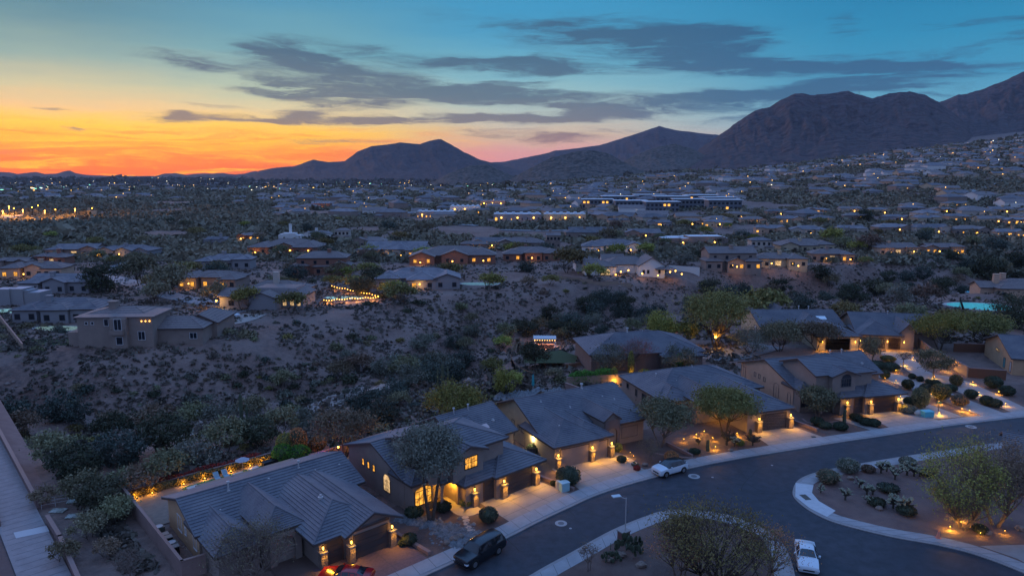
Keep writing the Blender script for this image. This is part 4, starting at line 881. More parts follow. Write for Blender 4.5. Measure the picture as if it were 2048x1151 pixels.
T('t27',1176,1142,'small bare shrub tree in the near corner bed by the pavement','brown',3.0,1.2,400,32,'spread',2,18,bare=True,lowf=.3,lsz=.08)
# prototypes for the many
make_tree('pa','olive',seed=101,hh=5.2,cr=3.2,nl=2200,lsz=.30,clumps=22,stems=2,lowf=.14)
make_tree('pb','dark',seed=102,hh=5.0,cr=3.4,nl=2400,lsz=.30,clumps=22,stems=2,shape='dome',lowf=.06)
make_tree('pc','green',seed=103,hh=4.8,cr=3.2,nl=1500,lsz=.36,clumps=20,stems=2,lowf=.14)
make_tree('pd','brown',seed=104,hh=4.6,cr=3.0,nl=1300,lsz=.33,clumps=20,stems=3,lowf=.14)
make_tree('pe','blue',seed=105,hh=4.6,cr=3.4,nl=2400,lsz=.30,clumps=22,stems=2,shape='dome',lowf=.05)
make_tree('pf','yellow',seed=106,hh=5.0,cr=3.2,nl=1500,lsz=.36,clumps=20,stems=2,lowf=.14)
make_tree('pg','grey',seed=107,hh=4.4,cr=3.2,nl=2200,lsz=.28,clumps=20,stems=3,shape='dome',lowf=.08)
def bush_mesh(seed,r,h,nl,lsz,kind,name='bush'):
    rs=np.random.RandomState(seed); k=14; u=rs.normal(size=(k,3)); u/=np.linalg.norm(u,axis=1,keepdims=True); u[:,2]=np.abs(u[:,2]); T_=u*np.array([r*.62,r*.62,h*.6])
    c_=T_[rs.randint(0,k,nl)]+rs.normal(size=(nl,3))*np.array([r*.24,r*.24,h*.17]); c_[:,2]=np.abs(c_[:,2]); V,Q=leaves(c_,lsz,rs,.55); return np_mesh(name,V,Q,LF[kind])
BUSH=[bush_mesh(200+i,1.3,1.1,380,.26,k) for i,k in enumerate(['olive','dark','brown','grey','green','blue','dark','olive'])]
NB=[0]
def put_bush(x,y,s,label,group=None,i=None,name='desert_bush',cat='bush',z=None,mesh=None,sz=1):
    o=bpy.data.objects.new(name,mesh or BUSH[i if i is not None else rnd.randrange(len(BUSH))]); C.objects.link(o); o.location=(x,y,(hz(x,y) if z is None else z)-.05); o.rotation_euler=(0,0,rnd.uniform(0,6.28)); o.scale=(s,s,s*sz); return tag(o,label,cat,group)
# ------------------------------------------------------------------ villas of the middle distance
VW=[M_st_taupe,M_st_pink,M_st_sand,mat('stucco_redbrown',(.23,.115,.085),.92),mat('stucco_grey',(.25,.24,.25),.92),mat('stucco_white',(.62,.60,.58),.9),mat('stucco_pale',(.42,.36,.31),.92)]
M_flat=mat('flat_roof_pale',(.34,.36,.40),.8); M_flatb=mat('flat_roof_white',(.60,.64,.68),.7)
M_bulb=mat('bulb_warm',(.1,.06,.02),.5,emit=(1,.47,.07),es=8,light=False)
M_bulbw=mat('bulb_white',(.1,.1,.1),.5,emit=(1,.92,.68),es=12,light=False)
M_farwin=mat('far_window_lit',(.1,.06,.02),.5,emit=(1,.45,.07),es=1.6,light=False)
def lampball(e,x,y,z,r=.16,power=0,col=WARM,name='lamp'):
    mb=MB(); mb.blob((x,y,z),r,3,6,4,0); o=obj(name,mb,M_bulb if col!='w' else M_bulbw,e)
    if power: point((x,y-.4,z),(1,.5,.1) if col!='w' else (1,.9,.65),power,.2,e)
    return o
def villa(px,py,wpx,rot,label,wall=0,tile=0,lit=2,two=False,seed=0,deep=.62,chim=True,flat=False,lamps=0,power=500,hs=1.0,z=None,group=None,wings=2):
    q=random.Random(seed*31+px); p=at(px,py); D=p.y*math.cos(PITCH)+(HC-p.z)*math.sin(PITCH); W=wpx*D/FX
    W=W/max(.75,math.cos(R(abs(rot)))); dp=max(8,W*deep); zz=hz(p.x,p.y+dp*.3) if z is None else z
    a=R(rot); ox=p.x-(W/2)*math.cos(a); oy=p.y-(W/2)*math.sin(a)
    far_=p.y>330; dz=9 if far_ else .30
    h=House('house',ox,oy,zz,a,label,wall=VW[wall],tile=[M_tile3,M_tile2,M_tile][tile],dz=dz,group=group,cat='house')
    he=3.1*hs; eh=he+(3.0 if two else 0)
    if flat:
        for k in range(2+wings):
            w_=W*q.uniform(.3,.55); x0=q.uniform(0,W-w_); y0=q.uniform(0,dp*.35); y1=y0+dp*q.uniform(.45,.65); t=he+q.choice([0,.5,1.0]); h.wl.box(x0,x0+w_,y0,y1,-2,t+.4); h.rf.box(x0+.25,x0+w_-.25,y0+.25,y1-.25,t+.1,t+.405)
        h.wl.box(0,W,dp*.2,dp*.75,-2,he+.3); h.rf.box(.25,W-.25,dp*.2+.25,dp*.75-.25,he,he+.31); h.tm=M_flat if flat==1 else M_flatb
    else:
        h.blk(W*.08,W*.92,dp*.2,dp,eh,eh+dp*.4*.36,'x',q.choice(['hh','gg','hh']),fascia=not far_,z0=-3)
        xs=[0,.36,.66] if wings>2 else [0,.62]
        for k,xx in enumerate(xs[:wings]):
            w_=W*q.uniform(.30,.38); x0=min(W*xx,W-w_); y0=q.uniform(-.05,.15)*dp; e_=he+q.uniform(-.1,.5)
            h.blk(x0,x0+w_,y0,dp*.6,e_,e_+w_*.5*.36,'y',q.choice(['hg','hg','gg']),fascia=not far_,z0=-3)
            nw=2 if w_>5 else 1
            for j in range(nw):
                u=x0+w_*(j+.5)/nw; m=M_winlit if (lit>0 and q.random()<lit*.15) else M_glass
                if p.y<330: h.pane('f',y0+.45,u-.6,u+.6,.8,2.1,m,mull=0)
                else:
                    ww=q.uniform(.3,.75); mb=MB(); mb.box(u-ww,u+ww,y0+.40,y0+.44,.9,q.uniform(1.6,2.2)); obj('window',mb,m if m is M_glass else M_farwin,h.e)
        # recessed patio between the wings
        mb=MB(); m=M_winlit2 if lit>1 and q.random()<.5 else M_glass; mb.box(W*.44,W*.54,dp*.2+.38,dp*.2+.43,.5,2.2); obj('patio_window',mb,m if p.y<330 or m is M_glass else M_farwin,h.e)
        if two:
            for j in range(4):
                u=W*(.2+.2*j); h.pane('f',dp*.2+.45,u-.5,u+.5,3.9,5.1,M_glass,mull=0)
        if q.random()<.4: h.rf.box(W*.55,W*.8,dp*.55,dp*.8,he,eh+.9)
    if chim:
        x=W*q.uniform(.3,.7); y=dp*q.uniform(.45,.7); mb=MB(); mb.box(x-.6,x+.6,y-.5,y+.5,he,eh+2.6); mb.box(x-.75,x+.75,y-.65,y+.65,eh+2.6,eh+2.85); obj('chimney',mb,VW[wall],h.e)
    for k in range(lamps):
        x=W*(k+.5)/lamps+q.uniform(-1,1); lampball(h.e,x,-1.0+q.uniform(-1.5,.2),q.uniform(1.0,2.3),.22*max(1,p.y/230),power if k<2 else 0)
    return h.done()
rows=[
 (141,514,104,3,'low wide house at far left, amber lamps left of its door',0,0,2,False,1,2,0),(243,517,112,-4,'house with slate roof right of the low wide one, glowing garden wall lamps',4,0,1,False,2,3,0),
 (98,530,70,2,'small house with an orange-lit wall at the left edge behind dark trees',3,1,2,False,3,1,0),(20,540,70,0,'brown house cut by the left edge under the orange-lit one',0,1,0,False,4,0,0),
 (60,556,120,5,'wide low house with a pale flat roof strip near the left edge',1,1,1,False,5,1,0),(100,588,150,-3,'grey tiled house with a dark chimney at left, third row from the villa',4,0,1,False,6,0,0),
 (28,612,90,0,'flat-roofed house with a pale blue lit roof edge at the left edge',4,0,0,False,7,0,1),(105,647,178,4,'long grey-roofed house at left, in front of the lit pool water',4,0,0,False,8,0,0),
 (445,538,112,2,'grey-green house with a white columned porch beyond the curving street',4,0,0,False,9,0,0),(412,578,128,-8,'brown house with twin chimneys and an orange-lit entry',0,1,2,False,10,2,0),
 (430,491,52,0,'small low house half hidden in trees left of the amber-lit arcade',4,0,0,False,11,0,0),(565,509,145,-3,'long red-brown house with a row of amber arches',3,1,3,False,12,4,0),
 (500,483,56,0,'small house with amber patio lamps above the long arcade house',3,1,2,False,13,2,0),(578,483,46,0,'white boxy house with a stub tower in the upper left valley',5,0,0,True,14,0,2),
 (633,479,60,0,'white single-storey house right of the boxy towered house',5,0,0,False,15,0,0),(682,484,38,0,'white two-storey house with a tiled roof in the upper left valley',6,1,0,True,16,0,0),
 (640,552,122,4,'red-brown house with a tall chimney above the string-lit yard',3,1,0,True,17,0,0),(785,515,150,-3,'pale house with warm lit patios right of the tall-chimney house',6,0,3,False,18,4,0),
 (905,529,176,2,'broad red-roofed house with an orange-lit court',3,1,3,False,19,3,0),(838,578,178,6,'long grey-roofed house with small lit windows above the bare slope',4,0,2,False,20,1,0),
 (740,494,70,0,'brown-roofed house behind the pale lit patios',0,1,0,False,21,0,0),(985,497,86,0,'house with a pale flat roof left of the little square tower',6,0,1,False,22,1,0),
 (1045,499,100,0,'brown-roofed house beside the little square tower',0,1,0,False,23,0,0),(1107,496,36,0,'little square tower house with a hipped roof',0,1,0,True,24,0,0),
 (1228,507,130,-4,'blue-roofed house with a white wall behind the rusty tree',5,0,2,False,25,2,0),(1470,551,120,2,'brown two-storey house right of the long white wall',0,1,1,True,26,1,0),
 (1562,541,110,-3,'pale hipped house on the rim right of the brown two-storey house',2,1,2,False,27,2,0),(1525,508,52,0,'small high house with a pale gable above the rim houses',6,0,0,True,28,0,0),
 (1395,491,135,2,'low house with several white flat roofs in the middle distance',0,0,2,False,29,2,2),(1185,478,110,0,'long low grey-roofed house left of the rusty round tree',0,0,1,False,30,0,0),
 (1292,478,80,0,'grey-roofed house right of the rusty round tree',0,0,1,False,31,1,0),(1670,524,92,-5,'house with a lit porch above the dark ravine',0,1,2,False,32,2,0),
 (1805,511,94,3,'pinkish house with arched porches on the rim above the ravine',1,1,2,False,33,2,0),(1895,510,80,0,'house with a low glowing garden wall at the rim, far right',0,1,2,False,34,2,0),
 (1620,505,120,0,'wide brown-roofed house behind the rim porch houses',2,1,0,False,35,0,0),
 (1065,523,120,2,'brick-red house with a court at the edge of the bare ground',3,1,1,False,36,1,0),(950,503,60,0,'small house with a round turret right of the orange-lit court',0,1,1,False,37,1,0)]
VPOS=[]
for (px,py,wp_,rot,lab,wl_,tl,lit,two,sd,lm,fl) in rows:
    e=villa(px,py,wp_,rot,lab,wl_,tl,lit,two,sd,flat=fl,lamps=lm,chim=(sd%3!=1),wings=3 if wp_>110 else 2,power=170); VPOS.append((e.location.x+wp_*.12,e.location.y+6,14))
# row of gabled houses along the right middle distance
desc=['grey roof and white gable','slate roof and one lit window','dark roof with solar panels','pinkish gable end','plain long grey roof','roof with a pale ridge','brown hipped roof','low double roof']
gr=[(1545,468,66),(1622,470,76),(1706,468,60),(1792,466,74),(1872,468,80),(1950,470,72),(2025,476,60),(1510,448,58),(1580,447,62),(1650,446,52),(1722,441,62),(1800,444,56),(1862,446,60),(1925,443,58),(1990,448,62),(2040,450,50),(1440,455,60),(1385,452,54),(1480,437,54),(1560,432,50),(1640,428,48),(1705,426,50),(1765,428,50),(1830,424,52),(1890,428,52),(1950,426,50),(2010,428,56),(1320,455,52),(1240,450,48)]
for k,(px,py,wp_) in enumerate(gr):
    e=villa(px,py,wp_,rnd.uniform(-8,8),'house with '+desc[k%8]+' in '+['the front gabled row','the second gabled row','the third gabled row'][0 if k<7 else 1 if k<16 else 2]+' at right',rnd.choice([0,1,2,4,6]),rnd.choice([0,0,1]),rnd.choice([0,1,2]),False,50+k,chim=k%2==0,lamps=rnd.choice([0,1,1]),power=0,group='gabled houses in the middle distance at right'); VPOS.append((e.location.x+8,e.location.y+6,13))
# --- large pale two-storey villa on the near rim
p=at(262,700); a=R(3); h=House('house',p.x-11,p.y+1,0,a,'large two-storey tan villa with tall windows on the near rim at left',wall=M_st_taupe,tile=M_tile2,dz=.3)
h.blk(-1.5,13.5,2,13,6.0,7.4,'x','hh'); h.wl.box(-.4,14.6,.6,9,-3,6.3); h.rf.box(-.9,15.1,.2,9.4,6.3,6.5); h.wl.box(6.6,9.8,-.5,.7,-3,6.25); h.blk(13.8,24,2.5,12,3.4,5.2,'x','gh',z0=-3); h.blk(17,25,8,20,3.4,5.3,'y','gh',z0=-3); h.wl.box(-3.2,.2,2,6,-3,3.0)
for (u0,u1,z0,z1) in ((1.2,1.7,4.9,5.4),(2.4,2.9,4.9,5.4),(5.0,5.8,4.6,5.9)): h.pane('f',.6,u0,u1,z0,z1,M_glass,mull=0,fm=M_wframe)
h.pane('f',-.5,7.5,8.9,3.9,6.1,M_glass,mull=1,fm=M_wframe); h.pane('f',-.5,7.7,8.9,.9,2.4,M_glass,mull=0,fm=M_wframe); h.pane('f',.6,11.6,12.9,1.6,3.3,M_glass,fm=M_wframe); h.pane('f',2.9,21,22.4,1.2,2.4,M_glass,mull=1,fm=M_wframe)
mb=MB(); mb.box(6.9,9.5,-1.4,-.5,3.0,3.12); mb.box(6.9,9.5,-1.44,-1.38,3.1,4.0); mb.box(6.9,6.96,-1.4,-.5,3.1,4.0); mb.box(9.44,9.5,-1.4,-.5,3.1,4.0); obj('balcony',mb,M_st_taupe,h.e)
mb=MB(); mb.box(3.4,4.8,6,7.4,5.5,8.5); mb.box(3.2,5.0,5.8,7.6,8.5,8.7); obj('chimney',mb,M_st_taupe,h.e)
for u in (12.5,13.3,14.1): mb=MB(); mb.blob((u,.5,5.5),.12,2,6,4,0); obj('lamp',mb,M_bulb,h.e)
h.done(); VPOS.append((p.x,p.y+6,18))
# --- house with the string-lit yard
p=at(575,618); h=House('house',p.x-19,p.y+1,hz(p.x,p.y),R(-4),'grey house with pale flat roofs beside the string-lit pool yard',wall=VW[4],tile=M_tile2,dz=.3)
h.blk(0,12,0,9,3.2,4.9,'x','gh',z0=-3); h.blk(2,20,8,20,3.4,5.6,'x','hh',z0=-3); h.blk(9,17,-2,9,3.2,4.7,'y','gg',z0=-3); h.blk(15,23,2,12,3.3,4.9,'y','hg',z0=-3)
h.wl.box(9,20,4,11,-2,5.0); h.rf.box(9.2,19.8,4.2,10.8,5.0,5.06)
h.pane('f',.45,3,4.4,.8,2.1,M_glass); lampball(h.e,.2,-.6,2.2,.25,500); mb=MB(); mb.box(10.5,12,12,13.3,4,8.2); obj('chimney',mb,VW[6],h.e)
for u in (17.5,19.5,21.3): h.pane('f',2.45,u-.5,u+.5,.6,2.2,M_winlit2,mull=0)
h.done(); VPOS.append((p.x,p.y+6,20))
def stringlights(pts,h_,label,n,power=160,lights=4,drop=.25):
    e=empty('string_lights',(0,0,0),0,label,'string lights'); po=MB(); wi=MB(); bu=MB(); P=[]
    for a,b in zip(pts[:-1],pts[1:]):
        for k in range(n): t=k/n; P.append((a[0]+(b[0]-a[0])*t,a[1]+(b[1]-a[1])*t,(a[2]+(b[2]-a[2])*t)+h_-drop*math.sin(math.pi*((k%5)/5))))
    wi.tube(P,.02,3,False)
    for i,q in enumerate(P):
        if i%5==0: po.tube([(q[0],q[1],q[2]-h_-1),(q[0],q[1],q[2]+.1)],.05,5)
        bu.blob((q[0],q[1],q[2]-.12),.13,1,5,3,0)
    obj('post',po,M_iron,e); obj('wire',wi,M_iron,e); obj('bulbs',bu,M_bulb,e)['kind']='stuff'
    for k in range(lights):
        q=P[int((k+.5)*len(P)/lights)]; point((q[0],q[1],q[2]-.3),(1,.42,.08),power,.3,e)
    return e
def A3(px,py): v=at(px,py); return (v.x,v.y,v.z)
stringlights([A3(648,608),A3(705,604),A3(762,601)],1.3,'near run of amber string lights along the front of the pool yard',11,300)
stringlights([A3(664,580),A3(712,590),A3(762,601)],1.5,'rear run of amber string lights slanting along the pool yard',9,240)
def pool(px,py,rx,ry,label,glow=1.0,col=(.05,.55,.85),deck=True,st_=None,rot=0):
    v=at(px,py); e=empty('swimming_pool',(v.x,v.y,v.z+.06),rot,label,'pool'); n=28
    pts=[((rx*(1+.12*math.sin(3*t)))*math.cos(t),(ry*(1+.15*math.cos(2*t+1)))*math.sin(t)) for t in [2*math.pi*k/n for k in range(n)]]
    mb=MB(); mb.prism([(a*1.12,b*1.12) for a,b in pts],-1.0,.05); obj('pool_coping',mb,mat('pool_coping',(.42,.40,.38),.8),e)
    mb=MB(); mb.poly([(a,b,.062) for a,b in pts]); m=lit_mat('pool_water%d'%int(glow*10),col,glow,1.2,.45); m.node_tree.nodes['Principled BSDF'].inputs['Roughness'].default_value=.08; obj('pool_water',mb,m,e)
    return e
pool(1962,613,7.5,6.0,'large turquoise lit swimming pool at the right',.42,(.06,.62,.85)); pool(1945,584,2.0,1.5,'small round blue lit pool above the large turquoise pool',1.2,(.02,.35,.95)); pool(1100,722,3.0,2.4,'bright blue lit pool below the pavilion lawn',1.3,(.03,.25,.95),rot=.2)
pool(1062,717,1.0,.8,'tiny pale blue lit spa at the left of the pavilion lawn',.8,(.25,.5,.95)); pool(690,596,5.5,2.6,'pale lit pool inside the string-lit yard',.75,(.35,.72,.85)); pool(122,657,6.0,2.6,'pale lit pool left of the tan villa',.35,(.45,.75,.78)); pool(960,568,6,3,'dim blue pool at the end of the long grey-roofed house',.22,(.2,.45,.7))
pool(22,622,5,3,'white-blue lit pool at the left edge',.55,(.35,.75,.85))
lw=MB(); v=at(118,684); lw.ybox(v.x,v.y,15,5,v.z-.5,v.z+.1,0); struct('lawn',lw,mat('lawn_green',(.035,.06,.02),.9,var=(.025,.045,.018),vs=2,coord='World'))
# --- white house with long garden wall
p=at(1290,560); h=House('house',p.x-15,p.y+2,hz(p.x,p.y+4),R(2),'white house with brown roofs and glowing patio above the ravine',wall=VW[5],tile=M_tile2,dz=.3)
h.blk(2,20,6,18,3.4,5.8,'x','hh',z0=-3); h.blk(13,23,0,12,3.6,6.6,'y','gg',z0=-3); h.blk(-6,6,2,11,3.2,4.9,'x','gh',z0=-3); h.blk(3,12,18,27,3.4,5.4,'x','gg',z0=-2); h.blk(-8,3,12,22,3.3,5.0,'x','gh',z0=-2)
for u in (14.6,16.2,20.2): h.pane('f',.45,u,u+.9,.8,2.2,M_glass,mull=0,fm=M_wframe)
h.pane('f',2.45,0,3.4,.2,2.2,M_winlit2); h.blk(19,26,-1.5,3,2.6,3.3,'x','hh',wall=False)
for (x,y,z,w_) in ((7,1,1.5,160),(14,-2,1.2,120),(24,-1.5,1.7,220),(10,2.5,1.8,0),(5,0,.6,0),(26,-1,2,0),(19.5,-2.2,.6,0),(28,-2,1,0)): lampball(h.e,x,y,z,.26,w_)
h.done(); VPOS.append((p.x,p.y+8,22))
a_=A3(1400,556); b_=A3(1330,553); wall('garden_wall',[(A3(1350,551)[0],A3(1350,551)[1]+9),(A3(1398,552)[0],A3(1398,552)[1])],2.6,VW[5],'long white wall stepping down right of the white house',z=b_[2],capm=M_wframe)
wall('garden_wall',[A3(1110,556)[:2],A3(1160,562)[:2],A3(1210,571)[:2],A3(1262,576)[:2]],1.1,M_walltan,'low curving tan wall along the rim below the white house',follow=True)
wall('garden_wall',[A3(1085,515)[:2],A3(1140,519)[:2],A3(1195,528)[:2]],1.2,M_walltan,'pale low wall left of the white house',follow=True)
wall('garden_wall',[A3(0,640)[:2],A3(46,700)[:2]],1.3,M_walltan,'tan wall slanting down at the left edge by the lit pool',follow=True)
wall('garden_wall',[A3(1745,500)[:2],A3(1850,503)[:2],A3(1950,506)[:2],A3(2048,508)[:2]],1.2,M_walltan,'long pale wall along the ravine rim at right',follow=True)
wall('garden_wall',[A3(1740,482)[:2],A3(1900,484)[:2],A3(2048,488)[:2]],1.0,M_walltan,'upper pale wall behind the rim gardens at right',follow=True)
# --- villa with the turquoise pool, right edge
p=at(2040,600); h=House('house',p.x-6,p.y+1,p.z,R(-6),'pinkish villa with round chimneys above the turquoise pool',wall=VW[1],tile=M_tile2,dz=.3)
h.blk(0,18,0,12,3.4,5.8,'x','hh',z0=-3); h.blk(-4,6,3,10,3.2,4.8,'x','gh',z0=-3)
for (x,y) in ((2,6),(5,8)): mb=MB(); mb.lathe([(1.1,3),(.9,6.8),(1.0,7.2)],10,(x,y,0)); obj('chimney',mb,VW[1],h.e)
h.pane('f',.45,1,2.4,.5,2.2,M_glass); h.done()
# --- glowing pavilion
p=at(1090,700); e=empty('garden_pavilion',(p.x,p.y+1,p.z),R(-3),'small open pavilion with white roof and glowing bar under string bulbs','pavilion')
mb=MB(); mb.box(-4.2,5.5,-1.5,4,-.6,.12); obj('deck',mb,mat('paver_pink',(.40,.27,.22),.85),e)
mb=MB(); mb.box(-2.8,2.8,-1.0,2.6,2.75,2.92)
for k in range(9): mb.box(-2.9+k*.66,-2.8+k*.66,-1.15,2.75,2.92,3.0)
obj('slat_roof',mb,M_wframe,e)
for (x,y) in ((-2.6,-.8),(2.6,-.8),(-2.6,2.4),(2.6,2.4)): mb=MB(); mb.box(x-.1,x+.1,y-.1,y+.1,0,2.75); obj('post',mb,M_wframe,e)
mb=MB(); mb.box(-2.2,2.2,.2,.9,.1,1.1); mb.box(-2.3,2.3,.1,1.0,1.1,1.18); obj('counter',mb,M_brick,e)
mb=MB(); 
for k in range(9): mb.blob((-2.5+k*.62,-.95,2.55),.09,k,5,3,0)
obj('bulbs',mb,M_bulb,e)
for x in (-1.6,0,1.6): point((x,.2,2.3),(1,.5,.28),260,.3,e)
mb=MB(); mb.poly([gz(1050,706,.1)+(0,)]*0 or [(x,y,.06) for x,y in [gz(1045,712),gz(1120,700),gz(1155,712),gz(1150,726),gz(1050,726)]][::-1]); struct('lawn',mb,MATS['lawn_green'])
# other named trees of the middle distance
for (px,py,s,k,lab) in [(1135,545,2.0,'pc','large green tree left of the white house'),(1660,492,1.9,'pf','bright lime tree in the right middle distance'),(1735,506,2.0,'pd','rusty brown tree right of the bright lime tree'),(1213,482,1.7,'pd','round rusty tree lit from below in the middle distance'),(1728,442,1.7,'pb','dark rounded tree above a glowing green lawn'),(725,590,1.1,'pb','dark palm-like tree inside the string-lit yard'),(490,620,1.25,'pf','lamp-lit yellow tree left of the string-lit house'),(583,625,1.2,'pc','round green bush tree in front of the string-lit house'),(280,570,2.0,'pa','wide olive tree inside the bend of the curving street'),(210,585,1.8,'pb','dark spreading tree left of the curving street'),(340,590,1.9,'pa','bushy tree right of the street bend'),(1530,648,1.9,'pc','long yellow-green tree hedge behind the pale gabled house'),(1975,560,2.0,'pb','dark tree left of the pinkish villa at right'),(430,610,1.4,'pd','dim brown tree beside the parked white car')]:
    v=at(px,py); put_tree(k,v.x,v.y,v.z,s,name='tree',label=lab)
PROTO['lime']=(PROTO['pf'][0],np_mesh('crown',*tree_mesh(301,5,3.2,1500,.36,clumps=20,stems=2,lowf=.14)[1:],LF['lime']),5); v=at(1662,490); 
# ------------------------------------------------------------------ curving street and roads of the valley
def ground_strip(pts,w_,name,m,lift=.15,n=60):
    P=[at(*p) for p in pts]; P=[(p.x,p.y) for p in P]; P=resample(smooth(P,8),n); A=offs(P,w_/2); B=offs(P,-w_/2); V=[];F=[]
    rowsn=3
    for i in range(n):
        for k in range(rowsn):
            t=k/(rowsn-1); x=A[i][0]+(B[i][0]-A[i][0])*t; y=A[i][1]+(B[i][1]-A[i][1])*t; V.append((x,y,hz(x,y)+lift))
    for i in range(n-1):
        for k in range(rowsn-1): F.append((i*rowsn+k,i*rowsn+k+1,(i+1)*rowsn+k+1,(i+1)*rowsn+k))
    mb=MB(); mb.add(V,F); return struct(name,mb,m)
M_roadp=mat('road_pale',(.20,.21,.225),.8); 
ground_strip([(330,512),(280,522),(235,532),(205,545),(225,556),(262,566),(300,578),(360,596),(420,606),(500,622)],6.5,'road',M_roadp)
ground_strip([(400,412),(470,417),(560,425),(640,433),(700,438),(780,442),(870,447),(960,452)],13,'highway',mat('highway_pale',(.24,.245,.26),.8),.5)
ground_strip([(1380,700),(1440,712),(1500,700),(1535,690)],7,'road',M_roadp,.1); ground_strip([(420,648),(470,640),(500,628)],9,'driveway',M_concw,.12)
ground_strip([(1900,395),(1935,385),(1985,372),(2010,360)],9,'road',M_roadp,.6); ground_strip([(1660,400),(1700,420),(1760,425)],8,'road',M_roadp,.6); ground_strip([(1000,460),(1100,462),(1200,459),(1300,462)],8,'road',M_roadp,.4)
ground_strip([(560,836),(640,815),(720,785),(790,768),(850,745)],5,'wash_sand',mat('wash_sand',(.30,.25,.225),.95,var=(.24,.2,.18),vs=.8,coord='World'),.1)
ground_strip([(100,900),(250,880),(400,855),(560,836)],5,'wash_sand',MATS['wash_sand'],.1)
pk=MB(); P=[at(-20,448),at(-20,432),at(60,430),at(120,436),at(190,437),at(188,441),at(100,444)]; pk.poly([(p.x,p.y,p.z+.8) for p in P][::-1]); struct('parking_lot',pk,mat('lot_surface',(.30,.26,.22),.85))
# parking-lot lamps
for k,(px,py) in enumerate([(8,444),(30,437),(48,441),(66,434),(92,443),(113,440),(152,438),(186,436),(20,432),(78,430)]):
    v=at(px,py); e=empty('street_lamp',(v.x,v.y,v.z),0,'tall amber car-park lamp in the orange-lit lot at the left edge','street lamp','amber lamps of the car park'); mb=MB(); mb.tube([(0,0,0),(0,0,8)],.25,5); obj('pole',mb,M_iron,e); mb=MB(); mb.blob((0,0,8.3),.5,1,6,4,0,); obj('lamp_head',mb,mat('lamp_sodium',(.1,.05,.02),.5,emit=(1,.42,.05),es=9,light=False),e)
    if k%2==0: point((0,-1,7),(1,.42,.08),26000,.8,e)
# apartment blocks with white flat roofs
M_aptw=mat('apartment_wall',(.14,.15,.17),.85)
for k,(px,py,wp_) in enumerate([(1195,417,60),(1240,409,70),(1262,421,62),(1325,424,66),(1345,411,66),(1378,418,60),(1402,408,60),(1440,414,64),(1450,421,66),(1300,406,60)]):
    v=at(px,py); D=v.y; W=wp_*D/FX; hh=8.5; e=empty('apartment_block',(v.x,v.y,v.z),R(rnd.uniform(-4,4)),'dark flat-roofed apartment block with pale roof and lit windows','apartment block','flat-roofed apartment blocks in the middle distance')
    mb=MB(); mb.box(-W/2,W/2,0,W*.5,-3,hh); obj('wall',mb,M_aptw,e); mb=MB(); mb.box(-W/2-1,W/2+1,-1.2,W*.5+1,hh,hh+.5); obj('roof',mb,M_flatb,e)
    for r_ in range(2):
        for c_ in range(8):
            u=-W/2+W*(c_+.5)/8; li=MB(); li.box(u-1,u+1,-.06,0,1.2+r_*3.8,3.0+r_*3.8); obj('window',li,M_farwin if rnd.random()<.10 else M_glass,e)
for k,(px,py,wp_,lab) in enumerate([(1035,443,96,'long low commercial building with a pale blue roof by the highway'),(1130,443,84,'flat commercial building right of the pale blue roofed one'),(930,424,60,'low white-roofed building beyond the highway'),(870,436,74,'low flat building with rooftop units beside the highway'),(640,417,40,'small low block with red-lit windows by the highway'),(985,412,50,'low pinkish office block beyond the commercial buildings')]):
    v=at(px,py); D=v.y; W=wp_*D/FX; e=empty('commercial_building',(v.x,v.y,v.z),0,lab,'building'); mb=MB(); mb.box(-W/2,W/2,0,W*.45,-3,5.5); obj('wall',mb,[VW[4],VW[2],VW[5],VW[4],VW[3],VW[1]][k],e)
    mb=MB(); mb.box(-W/2+.4,W/2-.4,.4,W*.45-.4,5.0,5.65); 
    for j in range(6): mb.box(-W/2+W*(j+.3)/6,-W/2+W*(j+.3)/6+2.2,3,6,5.65,6.9)
    obj('roof',mb,M_flatb if k<4 else M_flat,e)
    for j in range(9): 
        mb=MB(); mb.box(-W/2+W*(j+.3)/9,-W/2+W*(j+rnd.uniform(.4,.75))/9,-.1,0,.8,rnd.uniform(2,3)); obj('window',mb,M_farwin if rnd.random()<.35 else M_glass,e)
    for j in range(3): lampball(e,-W/2+W*(j+.5)/3,-3,3,.6,0)
# ------------------------------------------------------------------ many distant houses, drawn from a few kinds
FP=[]
def farproto(seed):
    q=random.Random(seed); W=q.uniform(15,24); d=q.uniform(10,14); rf=MB(); wl=MB(); he=q.choice([3.2,3.2,5.6]); B=[]
    roofblock(rf,wl,None,None,0,W,0,d,he,he+d*.5*.36,'x',q.choice(['gg','hh','hg']),z0=-5,dz=9,fascia=False)
    for xx in (.02,.6): w_=W*q.uniform(.28,.38); roofblock(rf,wl,None,None,W*xx,W*xx+w_,-q.uniform(2,4.5),d*.5,3.2,3.2+w_*.18,'y',q.choice(['gg','hg']),z0=-5,dz=9,fascia=False)
    wn=MB(); wn.box(W*.45,W*(.45+q.uniform(.03,.08)),.38,.44,1.0,q.uniform(1.8,2.3)); wd=MB(); wd.box(W*.7,W*.85,-4.2,-4.1,.9,2.2) if 0 else wd.box(W*.12,W*.3,.3,.44,1,2.2)
    cv=Vector((W/2,d/2,0))
    for mb in (rf,wl,wn): mb.v=[(x-W/2,y-d/2,z) for x,y,z in mb.v]
    return rf,wl,wn
for s_ in range(9): FP.append(farproto(500+s_))
FPm=[(mesh_of('roof',r_,[M_tile3,M_tile2,mat('roof_far_grey',(.14,.13,.14),.8)][i%3]),mesh_of('wall',w_,VW[[0,1,2,6,5,4,1,6,2][i]]),mesh_of('window',n_,M_farwin),mesh_of('window',n_,M_glass)) for i,(r_,w_,n_) in enumerate(FP)]
cand=[]
def blocked(x,y,r=9): return any((x-a)**2+(y-b)**2<(c_+r)**2 for a,b,c_ in VPOS)
def sky_ok(px,py): return True
q=random.Random(99)
def inroad(x,y): return False
